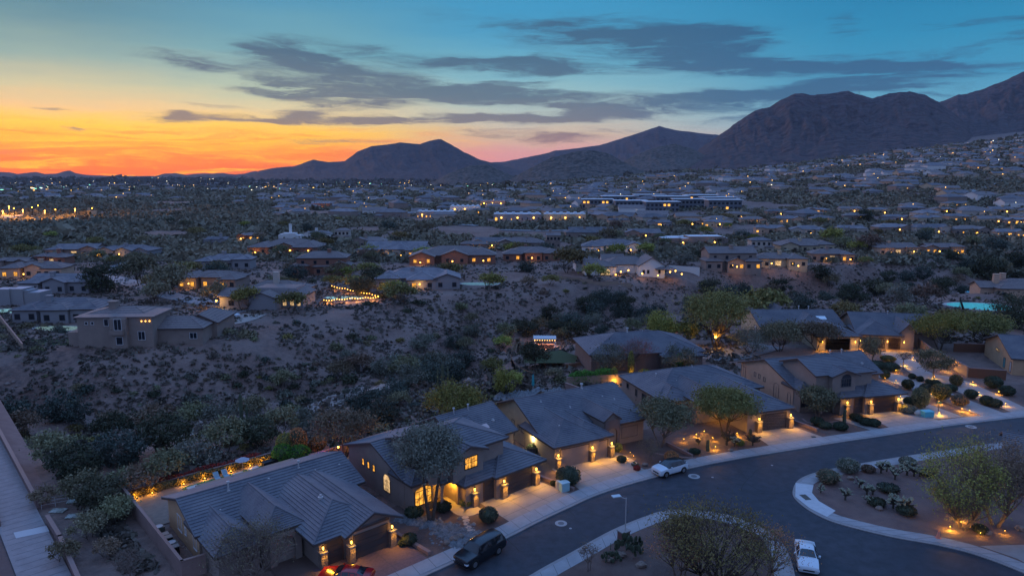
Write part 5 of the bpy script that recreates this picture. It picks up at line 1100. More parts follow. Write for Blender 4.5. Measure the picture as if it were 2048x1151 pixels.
pts=[]
def try_pts(n,pxr,yr,gap):
    cell={}
    for _ in range(n):
        Y_=math.exp(q.uniform(math.log(yr[0]),math.log(yr[1]))) if q.random()<.5 else q.uniform(*yr); s_=(q.uniform(*pxr)-1024)/1384; X_=s_*Y_
        k=(int(X_//gap),int(Y_//gap))
        if any((k[0]+i,k[1]+j) in cell and math.hypot(cell[(k[0]+i,k[1]+j)][0]-X_,cell[(k[0]+i,k[1]+j)][1]-Y_)<gap for i in(-1,0,1) for j in(-1,0,1)): continue
        if blocked(X_,Y_,8): continue
        cell[k]=(X_,Y_); pts.append((X_,Y_))
try_pts(3600,(1180,2140),(455,1950),27)
try_pts(900,(560,1180),(470,2300),34)
try_pts(700,(-60,620),(900,2900),42)
def keep(x,y):
    s_=x/y*1384+1024
    # open desert strips and small hills stay free of houses
    if s_<960 and y<560: return False
    if abs(s_-1560)<60 and 600<y<1000: return q.random()<.15
    if fbm(np.array([x/160.]),np.array([y/160.]),2,77)[0]<.36: return False
    if 840<s_<1360 and y>1750: return False
    if y>1700 and s_>1330: 
        return y< np.interp(s_,[1330,1500,1700,1900,2140],[1800,1850,1900,1950,1950])
    return True
pts=[p for p in pts if keep(*p)]; pts.sort(key=lambda p:math.hypot(*p))
for a in gr: pass
far_i=0; STR=([],[],[]); lights=[]
def addstuff(mbs,x,y,z,r,s):
    pass
nind=225; SV=[MB() for _ in range(5)]
smats=[M_tile3,M_tile2,VW[1],VW[5],M_farwin]
seen=0
for i,(x,y) in enumerate(pts):
    z=hz(x,y); k=q.randrange(9); r_=q.uniform(-.5,.5)+q.choice([0,math.pi/2,math.pi]); s_=q.uniform(.85,1.25)
    if i<nind:
        e=empty('house',(x,y,z),r_,'distant tile-roofed desert house among trees on the lower valley slope','house','distant tile-roofed houses of the valley'); e.scale=(s_,s_,s_)
        litw=q.random()<.35
        for nm,me in (('roof',FPm[k][0]),('wall',FPm[k][1]),('window',FPm[k][2] if litw else FPm[k][3])):
            o=bpy.data.objects.new(nm,me); C.objects.link(o); o.parent=e
    else:
        rf,wl,wn=FP[k]; c_,s1=math.cos(r_)*s_,math.sin(r_)*s_
        for mb,tgt in ((rf,SV[q.choice([0,0,1])]),(wl,SV[q.choice([2,2,3])]),(wn,SV[4])):
            if mb is wn and q.random()<.7: continue
            tgt.add([(x+a*c_-b*s1,y+a*s1+b*c_,z+d*s_) for a,b,d in mb.v],mb.f)
    if q.random()<.55: lights.append((x+q.uniform(-9,9),y-q.uniform(6,10),z+q.uniform(1.5,4)))
V=[];F=[];Mi=[];o_=0
for mi,mb in enumerate(SV):
    V+=mb.v; F+=[tuple(i+o_ for i in f) for f in mb.f]; Mi+=[mi]*len(mb.f); o_+=len(mb.v)
mm=MB(); mm.v=V; mm.f=F; mm.m=Mi
so_=obj('far_houses',mm,smats); tag(so_,kind='stuff')
# lamps of the valley: small glowing globes near houses and streets
q=random.Random(5); lb=[MB(),MB(),MB()]
for (x,y,z) in lights:
    d=math.hypot(x,y); r_=d*.00042*q.uniform(.6,1.5); lb[0 if q.random()<.88 else 1].blob((x,y,z),(r_,r_,r_*.7),1,5,3,0)
for k in range(620):
    Y_=math.exp(q.uniform(math.log(1500),math.log(7800))); s_=(q.uniform(-80,990)-1024)/1384
    if Y_>4500 and s_>(500-1024)/1384: continue
    X_=s_*Y_; r_=Y_*.00038*q.uniform(.5,1.5)*(1.35 if Y_>6000 else 1); lb[q.choice([0,0,1,0,1,2])].blob((X_,Y_,hz(X_,Y_)+4),(r_*q.choice([1,1,2.5]),r_,r_*.6),1,5,3,0)
for k in range(60):
    s_=(q.choice([q.uniform(-20,115),q.uniform(300,540)])-1024)/1384; Y_=q.uniform(1300,1700) if s_<-.66 and q.random()<.6 else q.uniform(4500,7800); X_=s_*Y_; r_=Y_*.0006; lb[q.choice([1,1,2,0])].blob((X_,Y_,hz(X_,Y_)+6),(r_*4,r_,r_*.5),1,5,3,0)
for mb,m,nm in ((lb[0],mat('city_amber',(.1,.06,.02),.5,emit=(1,.52,.12),es=5,light=False),'valley_lights_amber'),(lb[1],mat('city_white',(.1,.1,.1),.5,emit=(1,.9,.66),es=4,light=False),'valley_lights_white'),(lb[2],mat('city_green',(.05,.1,.08),.5,emit=(.3,1,.72),es=3,light=False),'valley_lights_green')):
    tag(obj(nm,mb,m),kind='stuff')
# ------------------------------------------------------------------ vegetation of wash, slopes and valley
q=random.Random(12)
HB=[(H1,-3,22,-11,21),(H2,-3,20,-8,18),(H3,-3,19,-7,15),(H4,-3,21,-11,16),(H5,-3,21,-8,18),(H6,-2,21,-11,17),(H7,-3,19,-3,18),(H8,-3,22,-3,19),(H9,-2,24,-4,17)]
def near_built(x,y):
    if x>48 and y<142 and x>48+(y-142)*0: return True
    for h_,a,b,c_,d in HB:
        an=R(h_[2]); dx,dy=x-h_[0],y-h_[1]; u=dx*math.cos(an)+dy*math.sin(an); v=-dx*math.sin(an)+dy*math.cos(an)
        if a<u<b and c_<v<d: return True
    # east of kerb line / on the bridge
    t=(x-O_[0])*n_[0]+(y-O_[1])*n_[1]
    if t<3.4: return True
    for i in range(0,len(FE)-1,3):
        if math.hypot(x-FE[i][0],y-FE[i][1])<14: return True
    return y<46 or (y<100 and x>-2+0 and y<FE[-1][1] and np.interp(x,[p[0] for p in FE],[p[1] for p in FE])+12>y)
def wildness(x,y): return -float(seg_valley(np.array([x]),np.array([y]))[0])
# trees along the wash
n=0; tries=0; WT=[]
while n<92 and tries<6000:
    tries+=1; k=q.randrange(len(BED)-3); a,b=BED[k],BED[k+1]; t=q.random(); bx=a[0]+(b[0]-a[0])*t; by=a[1]+(b[1]-a[1])*t
    x=bx+q.gauss(0,10); y=by+q.gauss(-3,9)
    if x<-130 or x>250 or near_built(x,y) or blocked(x,y,2): continue
    if 5<abs(0) : pass
    pxr=x/y*1384+1024
    if 560<pxr<800 and abs(y-(by))<4: continue
    if 1000<pxr<1230 and y<172: continue
    zt=hz(x,y)-HC; pyr=575.5-FX*(y*math.sin(PITCH)+zt*math.cos(PITCH))/(y*math.cos(PITCH)-zt*math.sin(PITCH))
    if (500<pxr<660 and 812<pyr<890) or (700<pxr<830 and 762<pyr<830): continue
    if any((x-u)**2+(y-v)**2<18 for u,v in WT): continue
    WT.append((x,y)); w_=q.random(); key='pb' if w_<.15 else 'pe' if w_<.4 else 'pg' if w_<.6 else 'pa' if w_<.85 else 'pd'
    put_tree(key,x,y,hz(x,y)-.3,q.uniform(.6,1.12),name='wash_tree',label='bushy desert tree growing along the dark wash bottom',group='trees along the wash'); n+=1
# bank trees behind the lots
for (px,py,k,s) in [(180,1075,'pa',.55),(90,1010,'pd',.5),(130,1120,'pd',.5),(215,1110,'pd',.45),(150,960,'pb',.9),(110,930,'pa',.9),(240,930,'pe',.9),(330,900,'pb',1.0),(245,985,'pa',.6),(235,1045,'pa',.6),(205,1020,'pb',.75),(165,1005,'pa',.75),(285,985,'pd',.75),(330,965,'pa',.8),(400,930,'pg',.9),(450,905,'pa',.95),(515,890,'pb',.8),(560,870,'pa',.85),(610,860,'pg',.8),(765,845,'pe',.8),(730,830,'pe',.9),(800,815,'pa',.6),(820,770,'pg',.9),(850,745,'pg',1.0),(790,800,'pe',.8),(870,735,'pd',.9),(930,700,'pa',.7),(1005,700,'pf',.8),(985,745,'pc',.7),(1025,775,'pf',.6),(1110,760,'pa',.5),(1390,660,'pe',1.0),(1365,690,'pf',1.1),(1290,640,'pe',1.0),(1185,650,'pg',.9),(1150,660,'pf',.6),(1100,640,'pb',.9),(1250,620,'pb',1.0),(1210,610,'pe',1.1),(1420,590,'pb',1.2),(1460,600,'pe',1.2),(1700,600,'pb',1.3),(1750,590,'pb',1.3),(1800,600,'pg',1.2),(1850,610,'pd',1.4),(1885,590,'pb',1.3),(1660,575,'pd',1.2),(1640,560,'pb',1.2),(1600,620,'pe',1.1),(1690,640,'pc',1.1),(1820,650,'pa',1.1),(1900,655,'pc',1.0),(2000,545,'pd',1.3),(2030,535,'pb',1.4),(1970,540,'pb',1.3),(1560,585,'pb',1.1)]:
    v=at(px,py); put_tree(k,v.x,v.y,v.z-.2,s,name='desert_tree',label='desert tree on the bank between the lots and the wash',group='trees on the banks of the wash')
# trees among the valley houses
n=0; tries=0
while n<120 and tries<5000:
    tries+=1; px=q.uniform(-20,2070); py=q.uniform(440,600)-(0 if px>900 else -20*q.random()); v=at(px,py)
    if wildness(v.x,v.y)>.6 or blocked(v.x,v.y,-3 if py<520 else 0) or near_built(v.x,v.y): continue
    if px<470 and py<475 and q.random()<.5: continue
    put_tree(q.choice(['pa','pb','pc','pd','pe','pg','pa','pc','pf']),v.x,v.y,v.z-.2,q.uniform(.9,1.6),name='garden_tree',label='garden tree between the valley houses',group='trees between the valley houses',sz=.85); n+=1
# larger bushes on the bare slopes
n=0; tries=0
while n<290 and tries<9000:
    tries+=1; px=q.uniform(-20,2060); py=q.uniform(560,900); v=at(px,py); w_=wildness(v.x,v.y)
    if near_built(v.x,v.y) or blocked(v.x,v.y,-1): continue
    if v.y>115 and w_<.3 and v.y<150 and px>1150: continue
    put_bush(v.x,v.y,q.uniform(.6,1.5)*(1.25 if q.random()<.2 else .8),'rounded desert bush on the bare slope of the wash','bushes on the slopes of the wash',z=v.z,sz=q.uniform(.6,1.15)); n+=1
# uncountable scrub
def scrub(name,n,region,size,m,seed,per=10,leaf=.3,flat=.7,test=None,dens=None):
    rs=np.random.RandomState(seed); X_,Y_=region(rs,n); Z_=hgt(X_,Y_); ok=np.ones(len(X_),bool)
    if test is not None: ok=test(X_,Y_,Z_)
    X_,Y_,Z_=X_[ok],Y_[ok],Z_[ok]; k=len(X_); S_=size(rs,Y_)*rs.lognormal(0,.35,k)
    u=rs.normal(size=(k,per,3)); u/=np.linalg.norm(u,axis=2,keepdims=True); u[:,:,2]=np.abs(u[:,:,2])*flat
    c_=np.stack([X_,Y_,Z_],-1)[:,None,:]+u*(S_[:,None,None]*rs.uniform(.4,1,(k,per,1)))
    V_,Q_=leaves(c_.reshape(-1,3),1.0,rs,.7)
    cc=np.repeat(c_.reshape(-1,3),4,axis=0); sc_=np.repeat(np.repeat(S_,per),4)[:,None]*leaf; V_=cc+(V_-cc)*sc_*2
    o=bpy.data.objects.new(name,np_mesh(name,V_,Q_,m)); C.objects.link(o); tag(o,kind='stuff'); return o
def nb(X_,Y_): return np.array([not near_built(a,b) for a,b in zip(X_,Y_)])
def reg_near(rs,n):
    Y_=rs.uniform(60,300,n); s_=rs.uniform(-.80,.80,n); return s_*Y_,Y_
def reg_slope(rs,n):
    t=rs.uniform(0,1,n); Y_=np.exp(np.log(57)+t*(np.log(300)-np.log(57))); s_=rs.uniform(-.8,.8,n); return s_*Y_,Y_
def tn(X_,Y_,Z_):
    d=fbm(X_/11,Y_/11,3,55); w_=-seg_valley(X_,Y_); return nb(X_,Y_)&((d>.36))
scrub('desert_scrub',44000,reg_slope,lambda rs,Y_:np.full(len(Y_),.42),mat('scrub_mixed',(.11,.095,.08),.9,var=(.06,.058,.05),vs=.25,coord='World',var2=(.17,.135,.11),vs2=.09),61,9,.42,.8,tn)
scrub('pale_brittlebush',12000,reg_slope,lambda rs,Y_:np.full(len(Y_),.36),mat('scrub_pale',(.19,.18,.15),.9,var=(.12,.115,.09),vs=.3,coord='World'),62,8,.4,.8,tn)
def reg_mid(rs,n):
    t=rs.uniform(0,1,n); Y_=280*(2000/280)**t; s_=rs.uniform(-.80,.80,n); return s_*Y_,Y_
scrub('desert_thicket',46000,reg_mid,lambda rs,Y_:1.3+Y_*.0029,mat('thicket',(.19,.175,.12),.9,var=(.11,.11,.085),vs=.03,coord='World',var2=(.24,.20,.14),vs2=.012),63,14,.23,.62,lambda X_,Y_,Z_:(fbm(X_/70,Y_/70,3,8)>.36))
def reg_far(rs,n):
    t=rs.uniform(0,1,n); Y_=1800*(6500/1800)**t; s_=rs.uniform(-.80,.25,n); return s_*Y_,Y_
scrub('far_thicket',9000,reg_far,lambda rs,Y_:Y_*.0026,mat('thicket_far',(.16,.14,.12),.9,var=(.11,.10,.09),vs=.01,coord='World'),64,5,.6,.45,None)
# stones on the slopes
def rocks(name,n,seed,m,region,size,test):
    rs=np.random.RandomState(seed); X_,Y_=region(rs,n); Z_=hgt(X_,Y_); ok=test(X_,Y_,Z_); X_,Y_,Z_=X_[ok],Y_[ok],Z_[ok]; k=len(X_)
    base_=np.array([[1,0,0],[0,1,0],[-1,0,0],[0,-1,0],[0,0,1],[0,0,-1]],float); f=np.array([[0,1,4],[1,2,4],[2,3,4],[3,0,4],[1,0,5],[2,1,5],[3,2,5],[0,3,5]])
    S_=size*rs.lognormal(0,.5,k); V_=base_[None]*rs.uniform(.55,1.3,(k,6,1))*S_[:,None,None]*np.array([1,.9,.6]); V_+=np.stack([X_,Y_,Z_+S_*.15],-1)[:,None,:]
    Q_=(f[None]+np.arange(k)[:,None,None]*6).reshape(-1,3); o=bpy.data.objects.new(name,np_mesh(name,V_.reshape(-1,3),Q_,m)); C.objects.link(o); tag(o,kind='stuff')
rocks('loose_stones',9000,71,mat('rock_pale',(.27,.215,.19),.95,var=(.17,.13,.12),vs=1,coord='World'),reg_slope,.28,lambda X_,Y_,Z_:nb(X_,Y_)&(-seg_valley(X_,Y_)>.8)&(fbm(X_/14,Y_/14,3,91)>.5))
# ------------------------------------------------------------------ vehicles
M_cblack=mat('car_paint_black',(.012,.013,.017),.22,spec=.7); M_cwhite=mat('car_paint_white',(.55,.62,.68),.28,spec=.6); M_cred=mat('car_paint_red',(.30,.008,.012),.22,spec=.7); M_cblue=mat('car_paint_pale_blue',(.35,.55,.66),.3,spec=.6)
M_tyre=mat('tyre_rubber',(.015,.015,.016),.85); M_rim=mat('rim_alloy',(.35,.36,.38),.35,metal=.8); M_cglass=mat('car_glass',(.012,.016,.022),.06,spec=.8); M_hl=mat('headlight_glass',(.55,.60,.65),.15); M_tl=mat('taillight_red',(.25,.01,.01),.25); M_trim=mat('car_trim_black',(.02,.02,.02),.6)
def car(name,loc,heading,label,st,W,wheels,wr,paint,roofm=None,roof_i=None,glass=None,cat='car'):
    """st: stations front to rear (x,halfwidth,zlow,zbelt,roofhalf,ztop); x forward is -"""
    e=empty(name,loc,heading,label,cat); n=9; mb=MB(); V=[]
    for (x,w_,zl,zb,rw,zt) in st:
        h_=[(w_*.86,zl),(w_*.98,zl+.10),(w_,zl+(zb-zl)*.55),(w_*.965,zb),(rw,zt-(zt-zb)*.12 if zt-zb>.25 else zt-.03),(rw*.72,zt),(0,zt+.015)]
        V.append([(x,a,b) for a,b in h_]+[(x,-a,b) for a,b in h_[-2::-1]])
    k=len(V[0]); vs=[p for r_ in V for p in r_]; fs=[]
    for i in range(len(V)-1):
        for j in range(k-1): fs.append((i*k+j,i*k+j+1,(i+1)*k+j+1,(i+1)*k+j))
        fs.append((i*k+k-1,i*k,(i+1)*k,(i+1)*k+k-1))
    fs+=[tuple(range(k))[::-1],tuple((len(V)-1)*k+j for j in range(k))]
    mb.add(vs,fs)
    if roof_i:
        for fi in range((len(V)-1)*k):
            i,j=divmod(fi,k)
            if roof_i[0]<=i<roof_i[1] and 3<=j<=8: mb.m[fi]=1
    b=obj('body',mb,[paint,roofm or paint],e,smooth=True); me=b.data
    bv=b.modifiers.new('soften','BEVEL'); bv.width=.035; bv.segments=2; bv.limit_method='ANGLE'; bv.angle_limit=R(35)
    g0,g1,g2,g3=glass    # cowl, roof front, roof rear, tail station
    P=lambda i,j:Vector(V[i][j])
    def quad(mb,a,b_,c_,d,o=.014,m0=.07):
        cc=(a+b_+c_+d)/4; nrm=(b_-a).cross(d-a).normalized()
        if nrm.dot(cc-Vector((st[g1][0]*.5+st[g2][0]*.5,0,st[g1][3])))<0: nrm=-nrm
        mb.add([tuple(p.lerp(cc,m0)+nrm*o) for p in (a,b_,c_,d)],[(0,1,2,3)])
    
    def screen(ga,gb,nm):
        s_=MB(); pa=[];pb=[]
        for j in range(4,9):
            a_=P(ga,j).lerp(P(gb,j),.10); b_=P(ga,j).lerp(P(gb,j),.93); a_.y*=.93; b_.y*=.93; sg=1 if ga<gb else 1
            n_=Vector((P(gb,6)-P(ga,6))).cross(Vector((0,1,0))).normalized(); n_=n_ if n_.z>0 else -n_
            pa.append(tuple(a_+n_*.03)); pb.append(tuple(b_+n_*.03))
        s_.add(pa+pb,[(i,i+1,6+i,5+i) for i in range(4)]); obj(nm,s_,M_cglass,e)
    screen(g0,g1,'windscreen')
    screen(g3,g2,'rear_window')
    for s_ in (0,1):
        a,b_=(3,4) if s_==0 else (9,8)
        for i in range(g0,g3):
            q0,q1,q2,q3=P(i,a),P(i+1,a),P(i+1,b_),P(i,b_)
            if (q3-q0).length<.12 and (q2-q1).length<.12: continue
            sw=MB(); quad(sw,q0,q1,q2,q3,.016,.10); obj('side_window',sw,M_cglass,e)
    for x in wheels:
        for s_ in (-1,1):
            t=MB(); y=s_*(W/2-.10); t.tube([(x,y-.11,wr),(x,y+.11,wr)],wr,20); w_=obj('wheel',t,M_tyre,e)
            r_=MB(); r_.tube([(x,y+s_*.10,wr),(x,y+s_*.125,wr)],wr*.62,10); obj('rim',r_,M_rim,w_)
            ar=MB(); n_=12; pts=[(x+(wr+.07)*math.cos(math.pi*q_/n_),wr+(wr+.07)*math.sin(math.pi*q_/n_)) for q_ in range(n_+1)]
            ar.add([(a,s_*(W/2+.004),b_) for a,b_ in pts]+[(x+(a-x)*.86,s_*(W/2+.004),wr+(b_-wr)*.86) for a,b_ in pts],[(i,i+1,n_+2+i,n_+1+i) for i in range(n_)]); obj('wheel_arch',ar,M_trim,e)
    for s_ in (-1,1):
        h_=MB(); h_.box(st[0][0]-.015,st[0][0]+.25,s_*(W/2-.22)-.17,s_*(W/2-.22)+.17,st[0][3]-.16,st[0][3]-.03); obj('headlight',h_,M_hl,e)
        h_=MB(); h_.box(st[-1][0]-.12,st[-1][0]+.015,s_*(W/2-.2)-.12,s_*(W/2-.2)+.12,st[-1][3]-.22,st[-1][3]-.02); obj('taillight',h_,M_tl,e)
        m_=MB(); xm=st[g0][0]+.35; m_.box(xm,xm+.14,s_*(W/2+.02) if s_>0 else -(W/2+.20),(W/2+.20) if s_>0 else -(W/2+.02),st[g0][3]-.02,st[g0][3]+.14); obj('mirror',m_,paint,e)
    gr_=MB(); gr_.box(st[0][0]-.02,st[0][0]+.05,-W*.26,W*.26,st[0][2]+.12,st[0][3]-.08); obj('grille',gr_,M_trim,e)
    return e
SUVB=[(-2.60,.80,.42,.80,.72,.86),(-2.52,.94,.32,1.0,.86,1.04),(-2.0,.99,.28,1.12,.90,1.16),(-1.30,1.0,.28,1.16,.90,1.20),(-.75,1.0,.28,1.18,.72,1.84),(.2,1.0,.28,1.18,.74,1.93),(1.2,1.0,.28,1.18,.74,1.93),(2.25,.99,.30,1.18,.70,1.86),(2.62,.96,.36,1.10,.80,1.24),(2.68,.86,.5,.9,.7,.95)]
SUVS=[(-2.20,.74,.36,.72,.66,.78),(-2.12,.88,.28,.92,.78,.97),(-1.6,.92,.25,1.02,.80,1.06),(-1.05,.93,.25,1.05,.80,1.10),(-.40,.93,.25,1.06,.64,1.56),(.3,.93,.25,1.06,.66,1.63),(1.0,.93,.25,1.08,.66,1.60),(1.65,.92,.28,1.12,.60,1.50),(2.08,.90,.34,1.04,.72,1.14),(2.16,.80,.45,.85,.62,.9)]
SED=[(-2.38,.70,.30,.62,.6,.66),(-2.28,.86,.22,.76,.74,.80),(-1.7,.91,.20,.86,.78,.90),(-.95,.92,.20,.92,.78,.96),(-.15,.92,.20,.94,.60,1.38),(.5,.92,.20,.94,.62,1.43),(1.1,.92,.20,.95,.58,1.34),(1.75,.91,.22,.96,.66,1.02),(2.25,.88,.26,.92,.72,.96),(2.36,.78,.36,.78,.6,.82)]
x,y=gz(968,1121,0); a=math.atan2(105.5-100.9,100-94.2); a=math.atan2(*(lambda p,q:(q[1]-p[1],q[0]-p[0]))(gz(944,1134),gz(993,1105)))
car('parked_car',(x-.4,y+.55,.02),a,'large black sport utility vehicle parked at the kerb at the bottom of the street',SUVB,2.0,(-1.62,1.50),.42,M_cblack,glass=(3,4,7,8))
p,q_=gz(1333,954.6),gz(1366,945.4); a=math.atan2(q_[1]-p[1],q_[0]-p[0]); cx,cy=(p[0]+q_[0])/2-math.sin(a)*.85,(p[1]+q_[1])/2+math.cos(a)*.85
car('parked_car',(cx,cy,.02),a,'white compact utility vehicle with a black roof parked beside the far pavement',SUVS,1.87,(-1.38,1.33),.37,M_cwhite,M_cblack,(3,7),glass=(3,4,7,8))
x,y=gz(1613,1124); car('parked_car',(x,y+.1,.02),R(72),'white sedan seen from above, coming up the side street at the bottom right',SED,1.85,(-1.42,1.38),.34,M_cwhite,glass=(3,4,6,7))
x,y=loc2(H1,9.0,-10.9); car('parked_car',(x,y,.13),R(41.5-48),'glossy red coupe on the purple paved drive at the bottom edge',[(a_,b_,c_,d_-.04,e_,f_-.10 if f_>1.2 else f_-.04) for a_,b_,c_,d_,e_,f_ in SED],1.85,(-1.42,1.38),.33,M_cred,glass=(3,4,6,7))
for px,py,m,l,hd in ((393,643,M_cblue,'pale blue car parked beside the tan villa drive',8),(459,636,M_cwhite,'white car parked left of the string-lit house',4)):
    v=at(px,py); car('parked_car',(v.x,v.y,v.z+.15),R(hd),l,SED,1.85,(-1.42,1.38),.34,m,glass=(3,4,6,7))
# ------------------------------------------------------------------ garden lights, shrubs, cactus, stones
def glow_light(px,py,label,power=90,z=0.12,group='garden lights of the front yards',r=.07,col=WARM,h=.5):
    x,y=gz(px,py,z); e=empty('garden_light',(x,y,z),0,label,'garden light',group)
    mb=MB(); mb.tube([(0,0,-.1),(0,0,h)],.02,5); obj('stem',mb,M_iron,e); mb=MB(); mb.lathe([(r*1.7,h+.02),(r*1.3,h+.07),(.01,h+.10)],8); obj('hood',mb,M_iron,e)
    mb=MB(); mb.blob((0,0,h-.03),r*.6,1,6,4,0); obj('bulb',mb,M_lamp,e); point((0,-.02,h-.12),col,power*1.35,.05,e,'garden_light_lamp'); return e
for k,(x,y,pw) in enumerate([(735,555,70),(735,635,50),(770,755,60),(905,815,90),(1005,740,50),(1065,795,110),(1068,880,130),(1240,850,150),(1300,865,150),(1180,650,40),(1325,645,80),(1370,725,60),(1520,720,80),(1575,810,70),(1030,605,110),(1130,545,170),(868,455,40),(790,500,90),(820,520,50),(1000,495,30),(650,615,25)]):
    px,py=Z5(x,y); glow_light(px,py,'low amber garden light '+['beside the dark ball shrub nearest the two-storey house','on the first gravel strip of the slope','behind the corner garage pier','at the foot of the cone-shaped shrub','between the round shrubs','under the large round topiary','beside the blue utility box at the kerb','in the rock bed by the kerb','right in the rock bed by the kerb','behind the umbrella-like shrub','on the upper bed below the tan wall','between two dark ball shrubs right of the slope','on the upper right bed','near the kerb at the far right of the slope','at the foot of the uplit tree','glaring against the tan slope wall','below the rear garage drive','under the bare lit tree','right of the bare lit tree','under the leaning agave','at the left gravel edge'][k],pw)
def Z3(x,y): return (960+x/3.793,720+y/3.793)
def Z6(x,y): return (1500+x/3.478,820+y/3.478)
for k,(x,y,pw) in enumerate([(1545,620,50),(1640,583,110),(1765,610,90),(1785,678,130),(1975,640,60),(1950,575,160),(1700,560,40)]):
    px,py=Z3(x,y); glow_light(px,py,['left-hand amber light under the loose palo verde','amber light on the gravel left of the dense olive tree','amber light below the dense olive tree','bright amber light beside the short dark cactus post','amber light in the small shrub by the wide drive','amber uplight at the trunk of the dense olive tree','dim amber light behind the loose palo verde'][k],pw)
for k,(x,y,pw,c_) in enumerate([(1390,835,150,WARM),(1470,770,110,WARM),(1430,700,110,WARM),(1600,880,25,WARM),(1770,864,50,WARM),(1700,515,20,WARM)]):
    px,py=Z6(x,y); glow_light(px,py,['brightest amber light on the pink gravel of the right corner','amber light between shrubs on the right corner','amber light inside the feathery shrub on the right corner','tiny amber light by the concrete drive at lower right','small amber light left of the right edge drive','faint amber light within the grey tree at the right edge'][k],pw)
for k,(x,y) in enumerate([(1075,690),(1140,715),(1165,740),(1050,650),(1120,760)]):
    px,py=Z3(x,y); glow_light(px,py,'small fairy light in the bed right of the brown garage',14,group='fairy lights right of the brown garage',h=.35)
# backyard uplights along the hedge of house 1 and rear patios
for k,u in enumerate([-.6,1.0,4.3,6.6,9.6,11.9,13.6,16.6]):
    X_,Y_=L1(u,18.5); e=empty('garden_light',(X_,Y_,.05),0,'amber uplight against the rear hedge of the bottom-left house','garden light','uplights along the rear hedge'); mb=MB(); mb.lathe([(.06,0),(.08,.2)],6); obj('can',mb,M_iron,e); mb=MB(); mb.blob((0,0,.22),.06,1,6,3,0); obj('bulb',mb,M_lamp,e); point((0,-.15,.45),WARM,42,.06,e)
def clump(name,x,y,r,h_,kind,label,seed,nl=900,lsz=.14,cat='shrub',z=.1,group=None):
    rs=np.random.RandomState(seed); u=rs.normal(size=(nl,3)); u/=np.linalg.norm(u,axis=1,keepdims=True); rr=rs.uniform(.82,1.02,(nl,1)); c_=u*rr*np.array([r,r,h_/2]); c_[:,2]+=h_/2; V_,Q_=leaves(c_,lsz,rs,.6)
    # dark core so the shrub is not hollow
    me=np_mesh(name,V_,Q_,LF[kind]); o=bpy.data.objects.new(name,me); C.objects.link(o); o.location=(x,y,z); tag(o,label,cat,group)
    mb=MB(); mb.blob((0,0,h_/2),(r*.85,r*.85,h_*.43),seed,10,7,.06); obj('dark_core',mb,LF['hedge'],o,True); return o  # solid dark filler inside the leaf shell
for k,(x,y,r,h_,kd,nm,lab) in enumerate([(648,600,.85,1.5,'hedge','round_shrub','dark ball shrub nearest the rear garage drive'),(825,675,.95,1.5,'hedge','round_shrub','dark squarish ball shrub in the first gravel strip'),(965,712,1.0,1.6,'blue','round_shrub','bluish ball shrub left of the large round topiary'),(1078,762,1.45,2.7,'green','round_topiary','large round topiary among the sloping drives'),(840,805,.9,1.3,'hedge','round_shrub','dark leaning shrub beside the garage pier'),(825,860,1.2,1.2,'grey','low_shrub','grey low shrub by the drive end'),(1035,660,.85,1.1,'hedge','round_shrub','small dark ball below the uplit tree'),(860,602,.6,.9,'hedge','round_shrub','smallest ball shrub left on the second strip'),(920,622,.6,.9,'hedge','round_shrub','small ball shrub right of the smallest one'),(1155,693,1.0,1.0,'hedge','low_shrub','flat dark shrub between the drives'),(1310,748,.95,1.4,'hedge','round_shrub','dark ball shrub in the upper drive bed'),(1430,800,1.0,1.4,'hedge','round_shrub','dark ball shrub nearest the kerb at right'),(1497,815,.95,1.2,'dark','round_shrub','greenish ball shrub beside the kerb ball shrub'),(1480,670,1.4,2.0,'hedge','round_shrub','large dark shrub near the ochre house wall'),(1585,725,1.2,1.5,'hedge','round_shrub','dark shrub at the far right gravel'),(1222,805,1.25,1.7,'brown','grass_clump','tan rounded grass clump by the kerb'),(675,462,1.4,.9,'green','low_shrub','flat round green shrub below the lanterns'),(690,540,1.6,1.5,'hedge','low_shrub','long dark shrub behind the pale pink house'),(590,530,1.6,1.6,'hedge','low_shrub','dark shrub at the rear corner of the pale pink house'),(985,640,.5,.8,'hedge','round_shrub','tiny ball shrub below the tan wall'),(1195,655,1.0,1.9,'green','small_tree','small dense tree below the tan slope wall')]):
    px,py=Z5(x,y); X_,Y_=gz(px,py,.1); clump(nm,X_,Y_,r,h_,kd,lab,400+k,int(500+500*r),.16)
X_,Y_=gz(*Z5(925,828),.1); e=clump('cone_shrub',X_,Y_+.2,1.25,3.3,'olive','cone-shaped shrub beside the drive of the pale pink house',440,1500,.18)
def Z4(x,y): return (1200+x/3.1605,600+y/3.1605)
